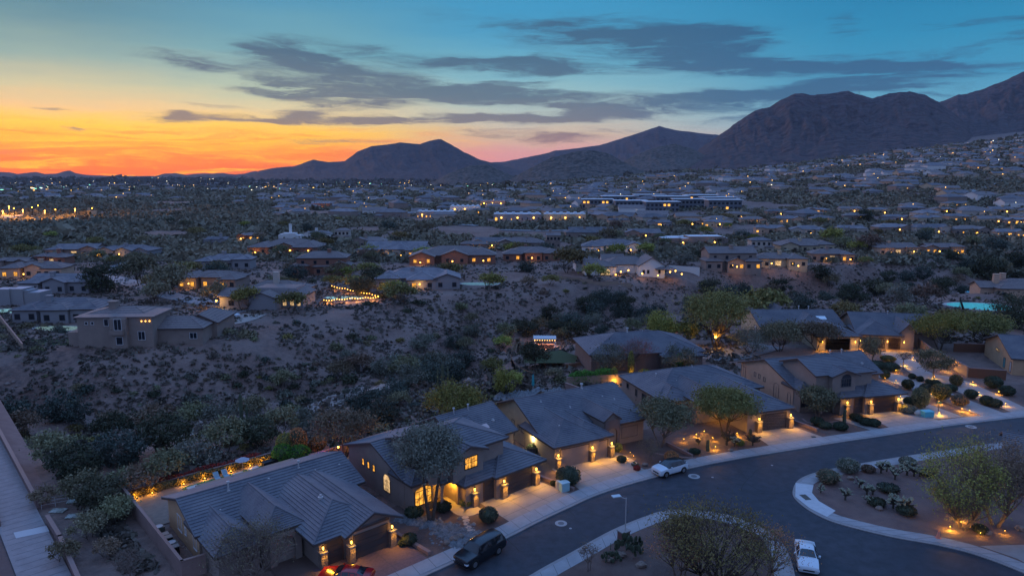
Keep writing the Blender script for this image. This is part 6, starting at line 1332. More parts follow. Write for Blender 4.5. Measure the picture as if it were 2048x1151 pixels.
for k,(f,x,y,r,h_,kd,nm,lab) in enumerate([(Z5,130,955,.95,1.1,'hedge','round_shrub','dark ball shrub in the planter under the small pale tree'),(Z5,190,980,.9,.9,'hedge','round_shrub','dark ball shrub right in the same planter'),(Z5,310,990,1.0,1.0,'hedge','round_shrub','dark shrub beside the curved front path'),(Z5,440,925,.8,1.0,'hedge','box_hedge','dark shrub at the left end of the drive hedge'),(Z5,500,955,.9,1.0,'hedge','box_hedge','middle shrub of the drive hedge'),(Z5,560,962,1.0,1.0,'hedge','box_hedge','right shrub of the drive hedge'),(Z5,405,905,.5,.7,'hedge','low_shrub','small shrub by the curved path'),
  (Z3,670,935,1.5,2.0,'hedge','round_shrub','big black rounded shrub beside the blue utility box'),(Z3,1075,770,.6,.8,'hedge','round_shrub','small dark ball in the fairy-lit bed'),(Z3,1450,760,.9,1.2,'orange','round_shrub','rusty ball shrub by the pavement'),(Z3,1190,830,.4,.5,'red','low_shrub','little reddish shrub at the drive edge'),(Z3,1630,705,.7,.6,'hedge','low_shrub','low dark shrub on the gravel near the cactus post'),(Z3,400,720,.9,1.6,'hedge','low_shrub','dark shrub beside the dark side gate'),(Z3,1045,690,.6,1.1,'yellow','low_shrub','lit green shrub right of the small garage door'),(Z3,1975,645,.5,.7,'yellow','low_shrub','lit shrub beside the wide drive'),
  (Z3,555,945,.35,.5,'hedge','low_shrub','tiny shrub left of the utility box'),(Z2:=lambda x,y:(600+x/3.288,750+y/3.288),1240,960,1.0,1.5,'dark','round_shrub','round dark shrub beside the stepping stones'),(Z2,1090,855,.7,.9,'yellow','low_shrub','lit green shrubs under the porch pier lamp'),(Z2,1140,840,.6,.8,'green','low_shrub','green shrub right of the porch pier'),(Z2,940,890,.9,1.0,'hedge','low_shrub','dark shrub below the big arched window'),(Z2,750,925,1.0,1.0,'hedge','low_shrub','dark shrub at the front corner of the two-storey house'),(Z2,720,1110,.75,1.1,'hedge','round_shrub','dark ball shrub by the low kerb wall'),(Z2,672,1120,.35,.6,'hedge','round_shrub','small dark ball shrub left of the larger one'),
  (Z6,1600,850,.7,.8,'hedge','low_shrub','dark shrub by the small amber light at lower right'),(Z6,1440,700,1.3,1.4,'yellow','feathery_shrub','feathery lit shrub on the right corner'),(Z6,1085,720,1.0,.9,'dark','low_shrub','dark low shrub behind the white-tipped cactus'),(Z6,540,500,1.3,1.5,'brown','low_shrub','brown twiggy shrub at the left tip of the corner bed'),(Z6,680,425,1.4,1.6,'grey','low_shrub','grey twiggy shrub by the far kerb of the corner bed'),(Z6,1095,385,1.0,1.1,'grey','low_shrub','grey shrub near the far pavement of the corner bed'),(Z6,820,425,.8,.8,'brown','low_shrub','small brown shrub by the far kerb'),(Z6,880,660,.9,.8,'dark','low_shrub','small dark shrub in the middle of the corner bed'),(Z6,960,560,1.2,.8,'blue','low_shrub','bluish spreading shrub in the middle of the corner bed'),(Z6,1230,450,.9,.9,'blue','agave','blue-green agave near the big palo verde')]):
    X_,Y_=gz(*f(x,y),.1); clump(nm,X_,Y_,r,h_,kd,lab,470+k,int(400+500*r),.14,z=.1)
# clipped shrubs of the rear gardens
for k,(u,v_,r,h_,kd,lab) in enumerate([(17.2,16.3,1.4,2.0,'bright','bright green clipped ball nearest the left rear terrace'),(15.6,17.6,1.3,2.2,'bright','second bright green clipped ball behind the first'),(18.0,18.6,1.3,3.4,'orange','orange-leaved shrub behind the clipped green balls'),(16.6,19.0,1.2,3.0,'yellow','yellow-green shrub beside the orange one'),(20.5,18.0,1.1,1.8,'orange','rusty shrub left of the brown spreading tree')]):
    X_,Y_=L1(u,v_); clump('clipped_shrub' if k<2 else 'garden_shrub',X_,Y_,r,h_,kd,lab,520+k,1500,.16)
def hedge(pts,h_,w_,kind,label,seed,n=4000,z=.05,lsz=.17):
    rs=np.random.RandomState(seed); P=np.array(pts); seg=np.hypot(*(P[1:]-P[:-1]).T); i=rs.choice(len(seg),n,p=seg/seg.sum()); t=rs.rand(n); c_=P[i]+(P[i+1]-P[i])*t[:,None]; off=rs.uniform(-1,1,(n,2))*w_*.5; hh=h_*rs.uniform(0,1,n)**.7*(1+.12*np.sin(c_[:,0]*1.7))
    V_,Q_=leaves(np.stack([c_[:,0]+off[:,0],c_[:,1]+off[:,1],z+hh],-1),lsz,rs); o=bpy.data.objects.new('hedge',np_mesh('hedge',V_,Q_,LF[kind])); C.objects.link(o); return tag(o,label,'hedge')
hedge([L1(-1.3,19.0),L1(4,19.0),L1(16,19.0)],.8,.7,'green','lit hedge growing inside the rear wall of the bottom-left house',601)
hedge([L1(1.5,19.8),L1(8,19.85),L1(13.5,19.8)],1.05,.6,'red','dark red flowering creeper along the top of the rear wall',602,2600)
hedge([gz(1142,770),gz(1205,765),gz(1216,764)],2.2,1.4,'bright','thick green hedge left of the lit cypress trees',603,5000)
hedge([gz(1305,758),gz(1345,754)],1.4,1.2,'bright','shorter green hedge right of the tall lit cypress',604,1500)
for k,(px,py,r,h_,kd,lab) in enumerate([(1261,757,.55,5.0,'yellow','tall narrow cypress glowing amber'),(1228,764,.6,2.6,'yellow','shorter lit cypress left of the tall one')]):
    X_,Y_=gz(px,py); clump('cypress',X_,Y_,r,h_,kd,lab,540+k,1600,.14,'tree'); e=empty('garden_light',(X_,Y_-1.0,.1),0,'amber uplight in front of the '+['tall','shorter'][k]+' cypress','garden light','uplights of the cypresses'); mb=MB(); mb.lathe([(.06,0),(.08,.2)],6); obj('can',mb,M_iron,e); point((0,0,.35),WARM,130,.06,e)
X_,Y_=gz(1361,742); clump('round_tree',X_,Y_,1.7,3.2,'bright','bright green ball tree behind the fourth house',545,2600,.18,'tree')
X_,Y_=gz(1290,756); glow_light(1283,757,'amber light in the bush right of the tall cypress',120); clump('garden_shrub',X_,Y_+.6,1.1,1.4,'yellow','lit shrub right of the tall cypress',546,700,.15)
# uplight lamps in rear trees
for px,py,zz,pw,lab in ((1428,672,2.6,450,'bright amber lamp hanging in the large olive tree'),(1372,735,2.0,120,'orange lamp on a post by the cul-de-sac'),(1392,716,1.6,0,'small red white and blue flag light')):
    if pw==0: continue
    X_,Y_=gz(px,py,zz); e=empty('yard_lamp',(X_,Y_-1.2,0),0,lab,'lamp'); mb=MB(); mb.tube([(0,0,0),(0,0,zz)],.05,5); obj('pole',mb,M_iron,e); mb=MB(); mb.blob((0,0,zz+.1),.24,1,7,5,0); obj('globe',mb,M_lamp,e); point((0,-.4,zz+.2),WARM,pw,.2,e)
# red white and blue flag by the hipped house
X_,Y_=gz(1342,694); e=empty('flag',(X_,Y_,0),R(20),'small striped flag on a leaning pole beside the broad hipped house','flag'); mb=MB(); mb.tube([(0,0,0),(.5,0,3.2)],.03,5); obj('pole',mb,M_wframe,e)
for k in range(7):
    mb=MB(); mb.box(.5,1.5,-.01+.0,.012,3.1-.13*(k+1),3.1-.13*k); obj('stripe',mb,mat('flag_red',(.5,.04,.05),.8) if k%2==0 else M_wframe,e)
mb=MB(); mb.box(.5,.92,-.02,.022,3.1-.13*4,3.1); obj('canton',mb,mat('flag_blue',(.03,.05,.2),.8),e)
# stones
M_riv=mat('river_rock',(.20,.215,.23),.85,var=(.085,.09,.10),vs=2.5,coord='World'); M_bould=mat('boulder',(.26,.20,.165),.9,var=(.16,.125,.11),vs=1.5)
def river(pts,w_,n,label,seed,z=.1,size=.16):
    rs=np.random.RandomState(seed); P=np.array(resample(smooth(pts,8),60)); i=rs.randint(0,59,n); t=rs.rand(n,1); c_=P[i]*(1-t)+P[i+1]*t; wv=w_*(.6+.5*np.sin(i/59*3.1))[:,None]; c_=c_+rs.normal(size=(n,2))*wv*.33
    base_=np.array([[1,0,0],[.3,1,0],[-.9,.4,0],[-.5,-.9,0],[.6,-.8,0],[0,0,.8],[.1,.1,-.5]],float); f=np.array([[0,1,5],[1,2,5],[2,3,5],[3,4,5],[4,0,5]])
    S_=size*rs.lognormal(0,.4,n); an=rs.uniform(0,6.28,n); V_=base_[None]*S_[:,None,None]*rs.uniform(.75,1.2,(n,7,1)); X_=V_[:,:,0]*np.cos(an)[:,None]-V_[:,:,1]*np.sin(an)[:,None]; Y_=V_[:,:,0]*np.sin(an)[:,None]+V_[:,:,1]*np.cos(an)[:,None]
    V_=np.stack([X_+c_[:,0][:,None],Y_+c_[:,1][:,None],V_[:,:,2]+z],-1); Q_=(f[None]+np.arange(n)[:,None,None]*7).reshape(-1,3)
    o=bpy.data.objects.new('river_rocks',np_mesh('river_rocks',V_.reshape(-1,3),Q_,M_riv)); C.objects.link(o); return tag(o,kind='stuff')
river([gz(*Z2(645,955)),gz(*Z2(800,960)),gz(*Z2(930,1000)),gz(*Z2(1000,1060)),gz(*Z2(1050,1120)),gz(*Z2(1100,1090))],1.5,1300,'',11)
river([gz(*Z2(960,1010)),gz(*Z2(1060,1060)),gz(*Z2(1130,1070))],2.4,700,'',12)
river([gz(1000,798),gz(1060,790),gz(1110,787)],2.6,500,'',13,z=.2,size=.35)
for k,(x,y) in enumerate([(1085,935),(1093,955),(1095,975),(1110,1000),(1125,1020),(1150,1035),(1182,1045)]):
    X_,Y_=gz(*Z2(x,y),.1); mb=MB(); mb.lathe([(.40,0),(.42,.05),(.36,.075)],9); o=obj('stepping_stone',mb,mat('flagstone',(.42,.36,.32),.85,var=(.34,.29,.26),vs=2),loc=(X_,Y_,.09)); o.scale=(1,.75,1); o.rotation_euler=(0,0,k*.7); tag(o,['stepping stone nearest the porch walk','second stepping stone from the porch','third stepping stone from the porch','middle stepping stone of the garden path','third last stepping stone before the pavement','second last stepping stone before the pavement','stepping stone nearest the pavement and black car'][k],'stepping stone','stepping stones of the garden path')
bs=[(Z2,1015,1085,.5,'larger boulder in the river-rock bed'),(Z2,1055,1070,.42,'boulder right of the larger one in the river-rock bed'),(Z2,965,1110,.4,'boulder at the lower edge of the river-rock bed'),(Z3,1250,800,.4,'pale boulder by the kerb left of the parked white car'),(Z3,1560,690,.4,'stone near the cactus post'),(Z3,1900,690,.35,'stone on the gravel before the wide drive'),(Z6,1650,862,.5,'pale boulder beside the small amber light at lower right'),(Z6,900,690,.4,'boulder in the middle of the right corner bed'),(Z6,700,480,.4,'stone near the left tip of the right corner bed'),(Z5,250,975,.5,'tan boulder in the small planter'),(Z5,290,965,.45,'tan boulder right in the small planter'),(Z5,95,955,.35,'pinkish stone in the small planter'),(Z7:=lambda x,y:(900+x/2.926,900+y/2.926),1000,620,.55,'round boulder beneath the prickly pear in the near corner bed'),(Z7,1120,680,.5,'brown rock in the near corner bed'),(Z7,940,650,.35,'small rock left of the round boulder'),(Z6,1880,830,.5,'pale boulder at the right edge')]
for k,(f,x,y,r,lab) in enumerate(bs):
    X_,Y_=gz(*f(x,y),.1); mb=MB(); mb.blob((0,0,.2),(r,r*.8,r*.6),800+k,9,6,.16); tag(obj('boulder',mb,M_bould,loc=(X_,Y_,.08)),lab,'boulder')
# cactus kinds
M_sag=mat('saguaro_green',(.075,.095,.06),.8,var=(.045,.06,.04),vs=3); M_cht=mat('cholla_tips',(.27,.29,.21),.85); M_chd=mat('cholla_stem',(.06,.055,.045),.9)
def saguaro(x,y,z,h_,arms,label):
    mb=MB(); n=12
    def col(pts,r):
        pts=[Vector(p) for p in pts]; base=len(mb.v); mb.tube(pts,r,n)
        for i in range(len(pts)):
            for k in range(0,n,2):
                v=Vector(mb.v[base+i*n+k]); c_=pts[i]; mb.v[base+i*n+k]=tuple(c_+(v-c_)*.78)
    col([(0,0,-.3),(0,0,h_*.3),(0,0,h_*.7),(0,0,h_*.95),(0,0,h_)],[.22,.26,.25,.2,.06])
    for (a,z0,r_,t) in arms: col([(0,0,z0),(.3*math.cos(a)*1.6,.3*math.sin(a)*1.6,z0+.05),(r_*math.cos(a),r_*math.sin(a),z0+.35),(r_*math.cos(a),r_*math.sin(a),t*.9),(r_*math.cos(a),r_*math.sin(a),t)],[.14,.17,.18,.16,.05])
    return tag(obj('saguaro_cactus',mb,M_sag,loc=(x,y,z)),label,'cactus')
v=at(886,803); saguaro(v.x,v.y,v.z,6.2,[(0.1,1.6,.8,5.8),(3.0,1.3,.75,5.4)],'three-columned saguaro cactus on the pale spur above the wash')
v=at(486,880); saguaro(v.x,v.y,v.z,6.6,[(0.2,2.2,.7,5.0)],'dark saguaro in the wash behind the bottom-left house')
v=at(1330,652); saguaro(v.x,v.y,v.z,4.2,[],'lone saguaro beyond the broad hipped house')
for x,y,h_,l in ((Z3(1727,685)+(1.5,'short dark cactus post beside the bright garden light')),(Z4(947,885)+(1.6,'dark cactus post at the edge of the wide drive')),(Z5(338,950)+(2.2,'slim cactus beside the curved front path'))):
    X_,Y_=gz(x,y,.1); saguaro(X_,Y_,.1,h_,[],l)
def cholla(px,py,s,label,seed,tips=True):
    q=random.Random(seed); X_,Y_=gz(px,py,.12); e=empty('cholla_cactus',(X_,Y_,.12),q.uniform(0,6),label,'cactus'); st=MB(); tp=MB()
    st.tube([(0,0,-.1),(0,0,s*.45)],[.09*s,.07*s],6)
    for k in range(16):
        a=q.uniform(0,6.28); r_=q.uniform(.15,.6)*s; p0=Vector((0,0,s*q.uniform(.25,.45))); p1=Vector((r_*math.cos(a),r_*math.sin(a),s*q.uniform(.45,.95))); st.tube([p0,p0.lerp(p1,.5)+Vector((0,0,-.04)),p1],[.05*s,.045*s,.05*s],5)
        for j in range(3): d=Vector((q.uniform(-1,1),q.uniform(-1,1),q.uniform(.1,1))).normalized()*.2*s; (tp if tips else st).tube([p1,p1+d],[.055*s,.03*s],5)
    obj('stems',st,M_chd,e); 
    if tp.v: obj('spiny_tips',tp,M_cht,e)
for k,(x,y,s,l) in enumerate([(595,510,1.2,'white-tipped cholla at the left tip of the corner bed'),(760,535,1.0,'small white-tipped cholla left of centre in the corner bed'),(910,435,1.4,'pale cholla near the far kerb of the corner bed'),(950,425,1.2,'cholla just right of the pale one near the far kerb'),(662,622,1.3,'cream-tipped cholla near the curved pavement'),(812,585,1.1,'cholla in the middle of the corner bed, left one'),(853,585,1.1,'cholla in the middle of the corner bed, right one'),(817,645,.9,'low cholla below the middle pair'),(995,680,1.5,'brightest white-tipped cholla near the pavement'),(1080,700,1.7,'tall dark cholla right of the brightest one'),(1008,480,1.4,'greenish cholla in the upper corner bed'),(1092,450,1.6,'large cholla left of the palo verde'),(1140,458,1.3,'white-tipped cholla beside the large one'),(1180,458,1.2,'cholla nearest the big palo verde'),(492,572,.9,'tiny cholla by the pale kerb ramp')]):
    cholla(*Z6(x,y),s,l,900+k)
for k,(f,x,y,s,l) in enumerate([(Z3,1870,640,1.7,'dark branching cholla before the dense olive tree'),(Z3,1930,650,1.3,'smaller branching cholla right of the dark one'),(Z4,965,915,1.4,'agave-like cactus clump at the drive corner'),(Z3,1655,640,.8,'small cactus on the gravel under the palo verde')]): cholla(*f(x,y),s,l,950+k,k==1)
def prickly(px,py,s,label,seed):
    q=random.Random(seed); X_,Y_=gz(px,py,.12); mb=MB()
    for k in range(34):
        a=q.uniform(0,6.28); r_=q.uniform(0,1)**.6*s; c_=(r_*math.cos(a),r_*math.sin(a)*.8,q.uniform(.15,1.1)*s*(1-.35*r_/s)); t=q.uniform(0,3.14); rr=.16*s
        n=8; pts=[(c_[0]+rr*math.cos(u)*math.cos(t),c_[1]+rr*math.cos(u)*math.sin(t),c_[2]+rr*1.35*math.sin(u)) for u in [2*math.pi*i/n for i in range(n)]]
        o_=(-math.sin(t)*.03,math.cos(t)*.03,0); mb.add([tuple(p[i]+o_[i] for i in range(3)) for p in pts]+[tuple(p[i]-o_[i] for i in range(3)) for p in pts],[tuple(range(n)),tuple(range(n,2*n))[::-1]]+[(i,i+n,(i+1)%n+n,(i+1)%n) for i in range(n)])
    tag(obj('prickly_pear',mb,M_sag,loc=(X_,Y_,.1)),label,'cactus')
prickly(*Z7(1035,600),1.6,'broad prickly pear beside the brick mailbox',1); prickly(*Z7(945,640),.9,'small prickly pear left of the broad one',2); prickly(*Z3(1175,800),.5,'little cactus clump by the fairy-lit bed',3)
# mailbox pier with solar street lamp
X_,Y_=gz(*Z7(1015,535),.1); e=empty('mailbox_pier',(X_,Y_,.1),R(35),'square red-brown mailbox pier at the near corner bed','mailbox'); mb=MB(); mb.box(-.45,.45,-.4,.4,0,1.15); obj('pier',mb,mat('pier_brown',(.17,.085,.075),.9,var=(.13,.065,.06),vs=3),e); mb=MB(); mb.box(-.52,.52,-.47,.47,1.15,1.25); obj('cap',mb,M_conc,e)
X_,Y_=gz(*Z7(1028,485),1.2); e=empty('solar_lamp',(X_,Y_+.25,.1),0,'thin lamp post with a small tilted solar panel behind the mailbox pier','lamp post'); mb=MB(); mb.tube([(0,0,0),(0,0,4.6)],.05,7); obj('pole',mb,M_vent,e)
mb=MB(); mb.tube([(0,0,4.5),(-.7,0,4.75)],.035,6); obj('arm',mb,M_vent,e); mb=MB(); mb.ybox(-.95,0,.85,.5,4.75,4.82,.3); obj('solar_panel',mb,mat('panel_pale',(.42,.50,.55),.2),e)
# utility box and bin
X_,Y_=gz(*Z3(637,985),.1); e=empty('utility_box',(X_,Y_,.1),R(28),'pale blue utility cabinet on the gravel by the sand house drive','utility box'); mb=MB(); mb.box(-.5,.5,-.4,.4,0,.95); obj('cabinet',mb,mat('cabinet_blue',(.28,.46,.50),.6),e); mb=MB(); mb.box(-.54,.54,-.44,.44,.95,1.03); obj('lid',mb,mat('cabinet_lid',(.36,.55,.6),.6),e)
X_,Y_=gz(*Z3(592,975),.1); mb=MB(); mb.lathe([(.27,0),(.29,.85),(.22,1.0),(.05,1.05)],10); tag(obj('utility_pedestal',mb,mat('pedestal_cream',(.46,.43,.37),.7),loc=(X_,Y_,.1)),'cream rounded pedestal left of the pale blue cabinet','utility box')
X_,Y_=gz(*Z5(972,890),.1); e=empty('utility_box',(X_,Y_,.1),R(10),'turquoise utility box near the kerb by the sloping drives','utility box'); mb=MB(); mb.box(-.75,.75,-.5,.5,0,.8); obj('cabinet',mb,mat('cabinet_teal',(.10,.42,.50),.6),e); mb=MB(); mb.box(-.79,.79,-.54,.54,.8,.87); obj('lid',mb,mat('cabinet_teal_lid',(.16,.5,.58),.6),e)
X_,Y_=gz(*Z5(915,880),.1); mb=MB(); mb.blob((0,0,.35),(.8,.45,.45),77,10,6,.05); tag(obj('boulder',mb,mat('boulder_pale',(.45,.45,.43),.85),loc=(X_,Y_,.08)),'smooth pale boulder left of the turquoise utility box','boulder')
X_,Y_=gz(*Z6(1308,885),.12); e=empty('traffic_cone',(X_,Y_,.12),0,'small pink orange cone at the edge of the right corner bed','cone'); mb=MB(); mb.lathe([(.2,.02),(.05,.7)],12); obj('cone_body',mb,mat('cone_orange',(.65,.22,.15),.6),e); mb=MB(); mb.box(-.26,.26,-.26,.26,0,.03); obj('base',mb,MATS['cone_orange'],e)
X_,Y_=gz(1627,873,.12); mb=MB(); mb.box(-.3,.3,-.2,.2,0,.012); tag(obj('drain_grate',mb,M_iron,loc=(X_,Y_,.128)),'small dark grate in the wide drive','grate')
# mailbox post in front of the sloping drives
X_,Y_=gz(*Z5(1062,850),.1); e=empty('mailbox_post',(X_,Y_,.1),0,'green mailbox on a post between the sloping drives','mailbox'); mb=MB(); mb.tube([(0,0,0),(0,0,1.2)],.05,6); obj('post',mb,M_iron,e); mb=MB(); mb.box(-.3,.3,-.16,.16,1.2,1.5); obj('box',mb,mat('mailbox_green',(.06,.14,.09),.6),e)
# rear yard furniture of house 1
mb=MB(); P=[L1(3.6,14.2),L1(15.2,14.2),L1(15.2,18.0),L1(4.0,18.0)]; mb.poly([(p[0],p[1],.13) for p in P]); struct('putting_green',mb,mat('turf_green',(.02,.12,.06),.9,var=(.015,.09,.045),vs=2,coord='World'))
mb=MB(); P=[L1(-1.4,10.5),L1(20,10.5),L1(20,19.3),L1(-1.4,19.3)]; mb.poly([(p[0],p[1],.08) for p in P]); struct('terrace',mb,mat('terrace_tan',(.26,.19,.15),.85,var=(.2,.15,.12),vs=2,coord='World'))
e=empty('patio_cover',(*L1(0,0),0),R(41.5),'flat tan patio cover along the back of the bottom-left house','patio cover'); mb=MB(); mb.box(3.6,14.4,10.55,11.7,2.6,2.72); obj('cover',mb,mat('patio_tan',(.27,.19,.15),.85),e)
for u in (3.9,7.4,10.8,14.1): mb=MB(); mb.box(u-.12,u+.12,11.3,11.54,0,2.75); obj('post',mb,M_st_taupe,e)
def lounger(x,y,rz,label,m,z=.12):
    e=empty('lounger',(x,y,z),rz,label,'lounger'); mb=MB(); mb.box(-.3,.3,-.95,.35,.3,.38); obj('seat',mb,m,e); mb=MB(); mb.add([(-.3,.35,.32),(.3,.35,.32),(.3,.9,.78),(-.3,.9,.78),(-.3,.35,.4),(.3,.35,.4),(.3,.87,.86),(-.3,.87,.86)],[(0,3,2,1),(4,5,6,7),(0,1,5,4),(1,2,6,5),(2,3,7,6),(3,0,4,7)]); obj('backrest',mb,m,e)
    for sx in (-.27,.27):
        for sy in (-.9,.4): mb=MB(); mb.tube([(sx,sy,0),(sx,sy,.32)],.025,5); obj('leg',mb,M_iron,e)
lm=mat('lounger_blue',(.22,.33,.38),.7); lr=mat('lounger_wood',(.32,.13,.09),.7)
lounger(*L1(7.6,17.0),R(41.5),'pale blue lounger on the putting green, left one',lm); lounger(*L1(8.6,17.1),R(41.5),'pale blue lounger on the putting green, right one',lm); lounger(*L1(19.4,17.4),R(-40),'wooden lounger behind the green clipped balls',lr,.1); lounger(*L1(20.2,16.2),R(-35),'second wooden lounger nearer the roof',lr,.1)
for k,(u,v_) in enumerate([(4.8,17.0),(10.0,17.2),(11.9,17.5)]): X_,Y_=L1(u,v_); mb=MB(); mb.box(-.6,.6,-.3,.3,0,.18); o=obj('bench',mb,mat('bench_white',(.42,.46,.46),.6),loc=(X_,Y_,.14)); o.rotation_euler=(0,0,R(50)); tag(o,['white low bench at the left end of the putting green','white low bench right of the loungers','white low bench under the umbrella'][k],'bench')
X_,Y_=L1(10.8,17.9); e=empty('patio_umbrella',(X_,Y_,.1),0,'open white umbrella at the rear lawn of the bottom-left house','umbrella'); mb=MB(); mb.tube([(0,0,0),(0,0,1.7)],.03,5); obj('pole',mb,M_vent,e); mb=MB(); mb.lathe([(.85,1.4),(.4,1.62),(.02,1.75)],8); obj('canopy',mb,mat('canopy_white',(.34,.36,.42),.7),e)
mb=MB(); mb.box(-.9,.9,-.4,.4,0,.7); X_,Y_=L1(13.8,17.2); o=obj('grill_cabinet',mb,M_iron,loc=(X_,Y_,.1)); o.rotation_euler=(0,0,R(41.5)); tag(o,'dark grill cabinet at the right end of the putting green','grill')
# teal closed umbrella behind house 3
X_,Y_=gz(1066,789); e=empty('patio_umbrella',(X_,Y_,0),0,'closed teal umbrella standing behind the sand house roof','umbrella'); mb=MB(); mb.tube([(0,0,0),(0,0,2.0)],.04,5); obj('pole',mb,M_wframe,e); mb=MB(); mb.lathe([(.16,1.5),(.24,1.8),(.13,3.2),(.02,3.5)],8); obj('canopy',mb,mat('canopy_teal',(.03,.28,.32),.7),e)
# side yard of house 1: air conditioners, bins, hoses
for k,(u,v_) in enumerate([(-.9,8.6),(-.85,4.6)]):
    X_,Y_=L1(u,v_); e=empty('air_conditioner',(X_,Y_,.08),R(41.5),['air conditioner at the back of the narrow side yard','air conditioner halfway down the narrow side yard'][k],'air conditioner'); mb=MB(); mb.box(-.45,.45,-.45,.45,0,.85); obj('casing',mb,mat('ac_grey',(.10,.12,.11),.6),e); mb=MB(); mb.lathe([(.38,.86),(.38,.88),(.30,.885),(.30,.865)],16); obj('fan_ring',mb,M_wframe,e)
for k,(u,v_) in enumerate([(-.9,6.4),(-.8,5.6),(-.85,3.4)]):
    X_,Y_=L1(u,v_); e=empty('wheelie_bin',(X_,Y_,.08),R(41.5),['bin next to the rear air conditioner','middle bin of the narrow side yard','bin nearest the front of the narrow side yard'][k],'bin'); mb=MB(); mb.prism([(-.28,-.3),(.28,-.3),(.28,.3),(-.28,.3)],0,.95); obj('body',mb,M_iron,e); mb=MB(); mb.box(-.32,.32,-.34,.34,.95,1.02); obj('lid',mb,mat('bin_lid',(.2,.22,.22),.6),e)
# rear patio of house 2: fire table and grill island lights
X_,Y_=loc2(H2,5.5,16.4); mb=MB(); mb.poly([(*loc2(H2,-1.5,13.5),.09),(*loc2(H2,11,13.5),.09),(*loc2(H2,11,18),.09),(*loc2(H2,-1.5,17.6),.09)]); struct('terrace',mb,M_concw)
e=empty('fire_table',(X_,Y_,.1),R(41),'glowing round fire table on the rear patio of the two-storey house','fire table'); mb=MB(); mb.lathe([(.6,0),(.75,.45),(.5,.46)],14); obj('bowl',mb,M_conc,e); mb=MB(); mb.blob((0,0,.5),(.35,.35,.2),2,8,5,.3); obj('flame',mb,M_lamp,e); point((0,0,1.0),WARM,120,.2,e)
X_,Y_=loc2(H2,8.6,15.6); e=empty('grill_island',(X_,Y_,.1),R(41),'outdoor grill island with glowing top behind the two-storey house','grill'); mb=MB(); mb.box(-1.6,1.6,-.5,.5,0,1.0); obj('counter',mb,M_conc,e); mb=MB(); 
for k in range(4): mb.blob((-.9+k*.5,0,1.15),.09,k,5,3,0)
obj('lamps',mb,M_lamp,e); point((0,.2,1.8),WARM,140,.2,e)
for k,(u,v_) in enumerate([(-1,17.2),(12.2,18.2)]):
    X_,Y_=loc2(H2,u,v_); e=empty('garden_light',(X_,Y_,.1),0,['violet garden light under the brown spreading tree','violet garden light behind the rear grill island'][k],'garden light'); mb=MB(); mb.lathe([(.05,0),(.07,.2)],6); obj('can',mb,M_iron,e); mb=MB(); mb.blob((0,0,.25),.06,1,6,3,0); obj('bulb',mb,mat('violet_glow',(.05,.02,.1),.5,emit=(.35,.05,1),es=8),e); point((0,0,.5),(.35,.04,1),110,.1,e)
X_,Y_=loc2(H1,20.6,12.6); e=empty('patio_lamp',(X_,Y_,.1),0,'bright lamp at the rear corner eave beside the pink chairs','lamp'); mb=MB(); mb.tube([(0,0,0),(0,0,1.9)],.04,5); obj('pole',mb,M_iron,e); mb=MB(); mb.blob((0,0,2.0),.12,1,6,4,0); obj('globe',mb,M_lamp,e); point((0,-.1,2.1),WARM,160,.1,e)
for k,(u,v_) in enumerate([(20.9,14.0),(21.8,13.2)]):
    X_,Y_=L1(u-1,v_); e=empty('patio_chair',(X_,Y_,.1),R(30+70*k),['pink patio chair near the corner lamp','second patio chair under the corner lamp'][k],'chair'); mb=MB(); mb.box(-.3,.3,-.3,.3,.38,.46); obj('seat',mb,mat('chair_pink',(.5,.08,.12),.7),e); mb=MB(); mb.box(-.3,.3,.26,.32,.46,.95); obj('backrest',mb,MATS['chair_pink'],e)  # chair material is plain pink
    for sx in (-.26,.26):
        for sy in (-.26,.26): mb=MB(); mb.tube([(sx,sy,0),(sx,sy,.4)],.02,4); obj('leg',mb,M_iron,e)
# planter walls and walks of the front gardens
def walk_strip(pts,w_,name,m,z=.13):
    P=smooth([gz(*p,z) for p in pts],8); mb=MB(); strip(offs(P,w_/2),offs(P,-w_/2),z,mb,z-.15); return struct(name,mb,m)
walk_strip([Z2(965,800),Z2(1020,860),Z2(1090,900),Z2(1180,870)],1.7,'porch_walk',M_concw,.125)
walk_strip([Z3(1010,700),Z3(1100,740),Z3(1170,790),Z3(1120,820)],1.1,'front_walk',M_concw,.13)
walk_strip([Z3(1290,690),Z3(1400,715),Z3(1560,735),Z3(1640,740)],.35,'garden_edging',M_fascp,.16)
walk_strip([Z5(20,905),Z5(60,935),Z5(150,940),Z5(290,925)],.3,'garden_edging',M_fascp,.2)
# palm by the pavilion
X_,Y_=gz(1036,702); e=empty('palm_tree',(X_,Y_,0),0,'bushy rust-brown palm at the left end of the lit pavilion terrace','palm'); mb=MB(); mb.tube([(0,0,-.2),(0,0,1.8)],[.3,.24],8); obj('trunk',mb,M_bark,e); mb=MB(); q=random.Random(3)
for k in range(46):
    a=q.uniform(0,6.28); el_=q.uniform(-.5,1.3); l=1.8; pts=[]
    for j in range(5): t=j/4; pts.append(Vector((l*t*math.cos(a)*math.cos(el_),l*t*math.sin(a)*math.cos(el_),1.8+l*t*math.sin(el_)-.7*t*t)))
    for j in range(4):
        s_=Vector((-math.sin(a),math.cos(a),0))*(.28*(1-j/5)); mb.add([tuple(pts[j]-s_),tuple(pts[j]+s_),tuple(pts[j+1]+s_*.8),tuple(pts[j+1]-s_*.8)],[(0,1,2,3)])
obj('crown',mb,LF['brown'],e)

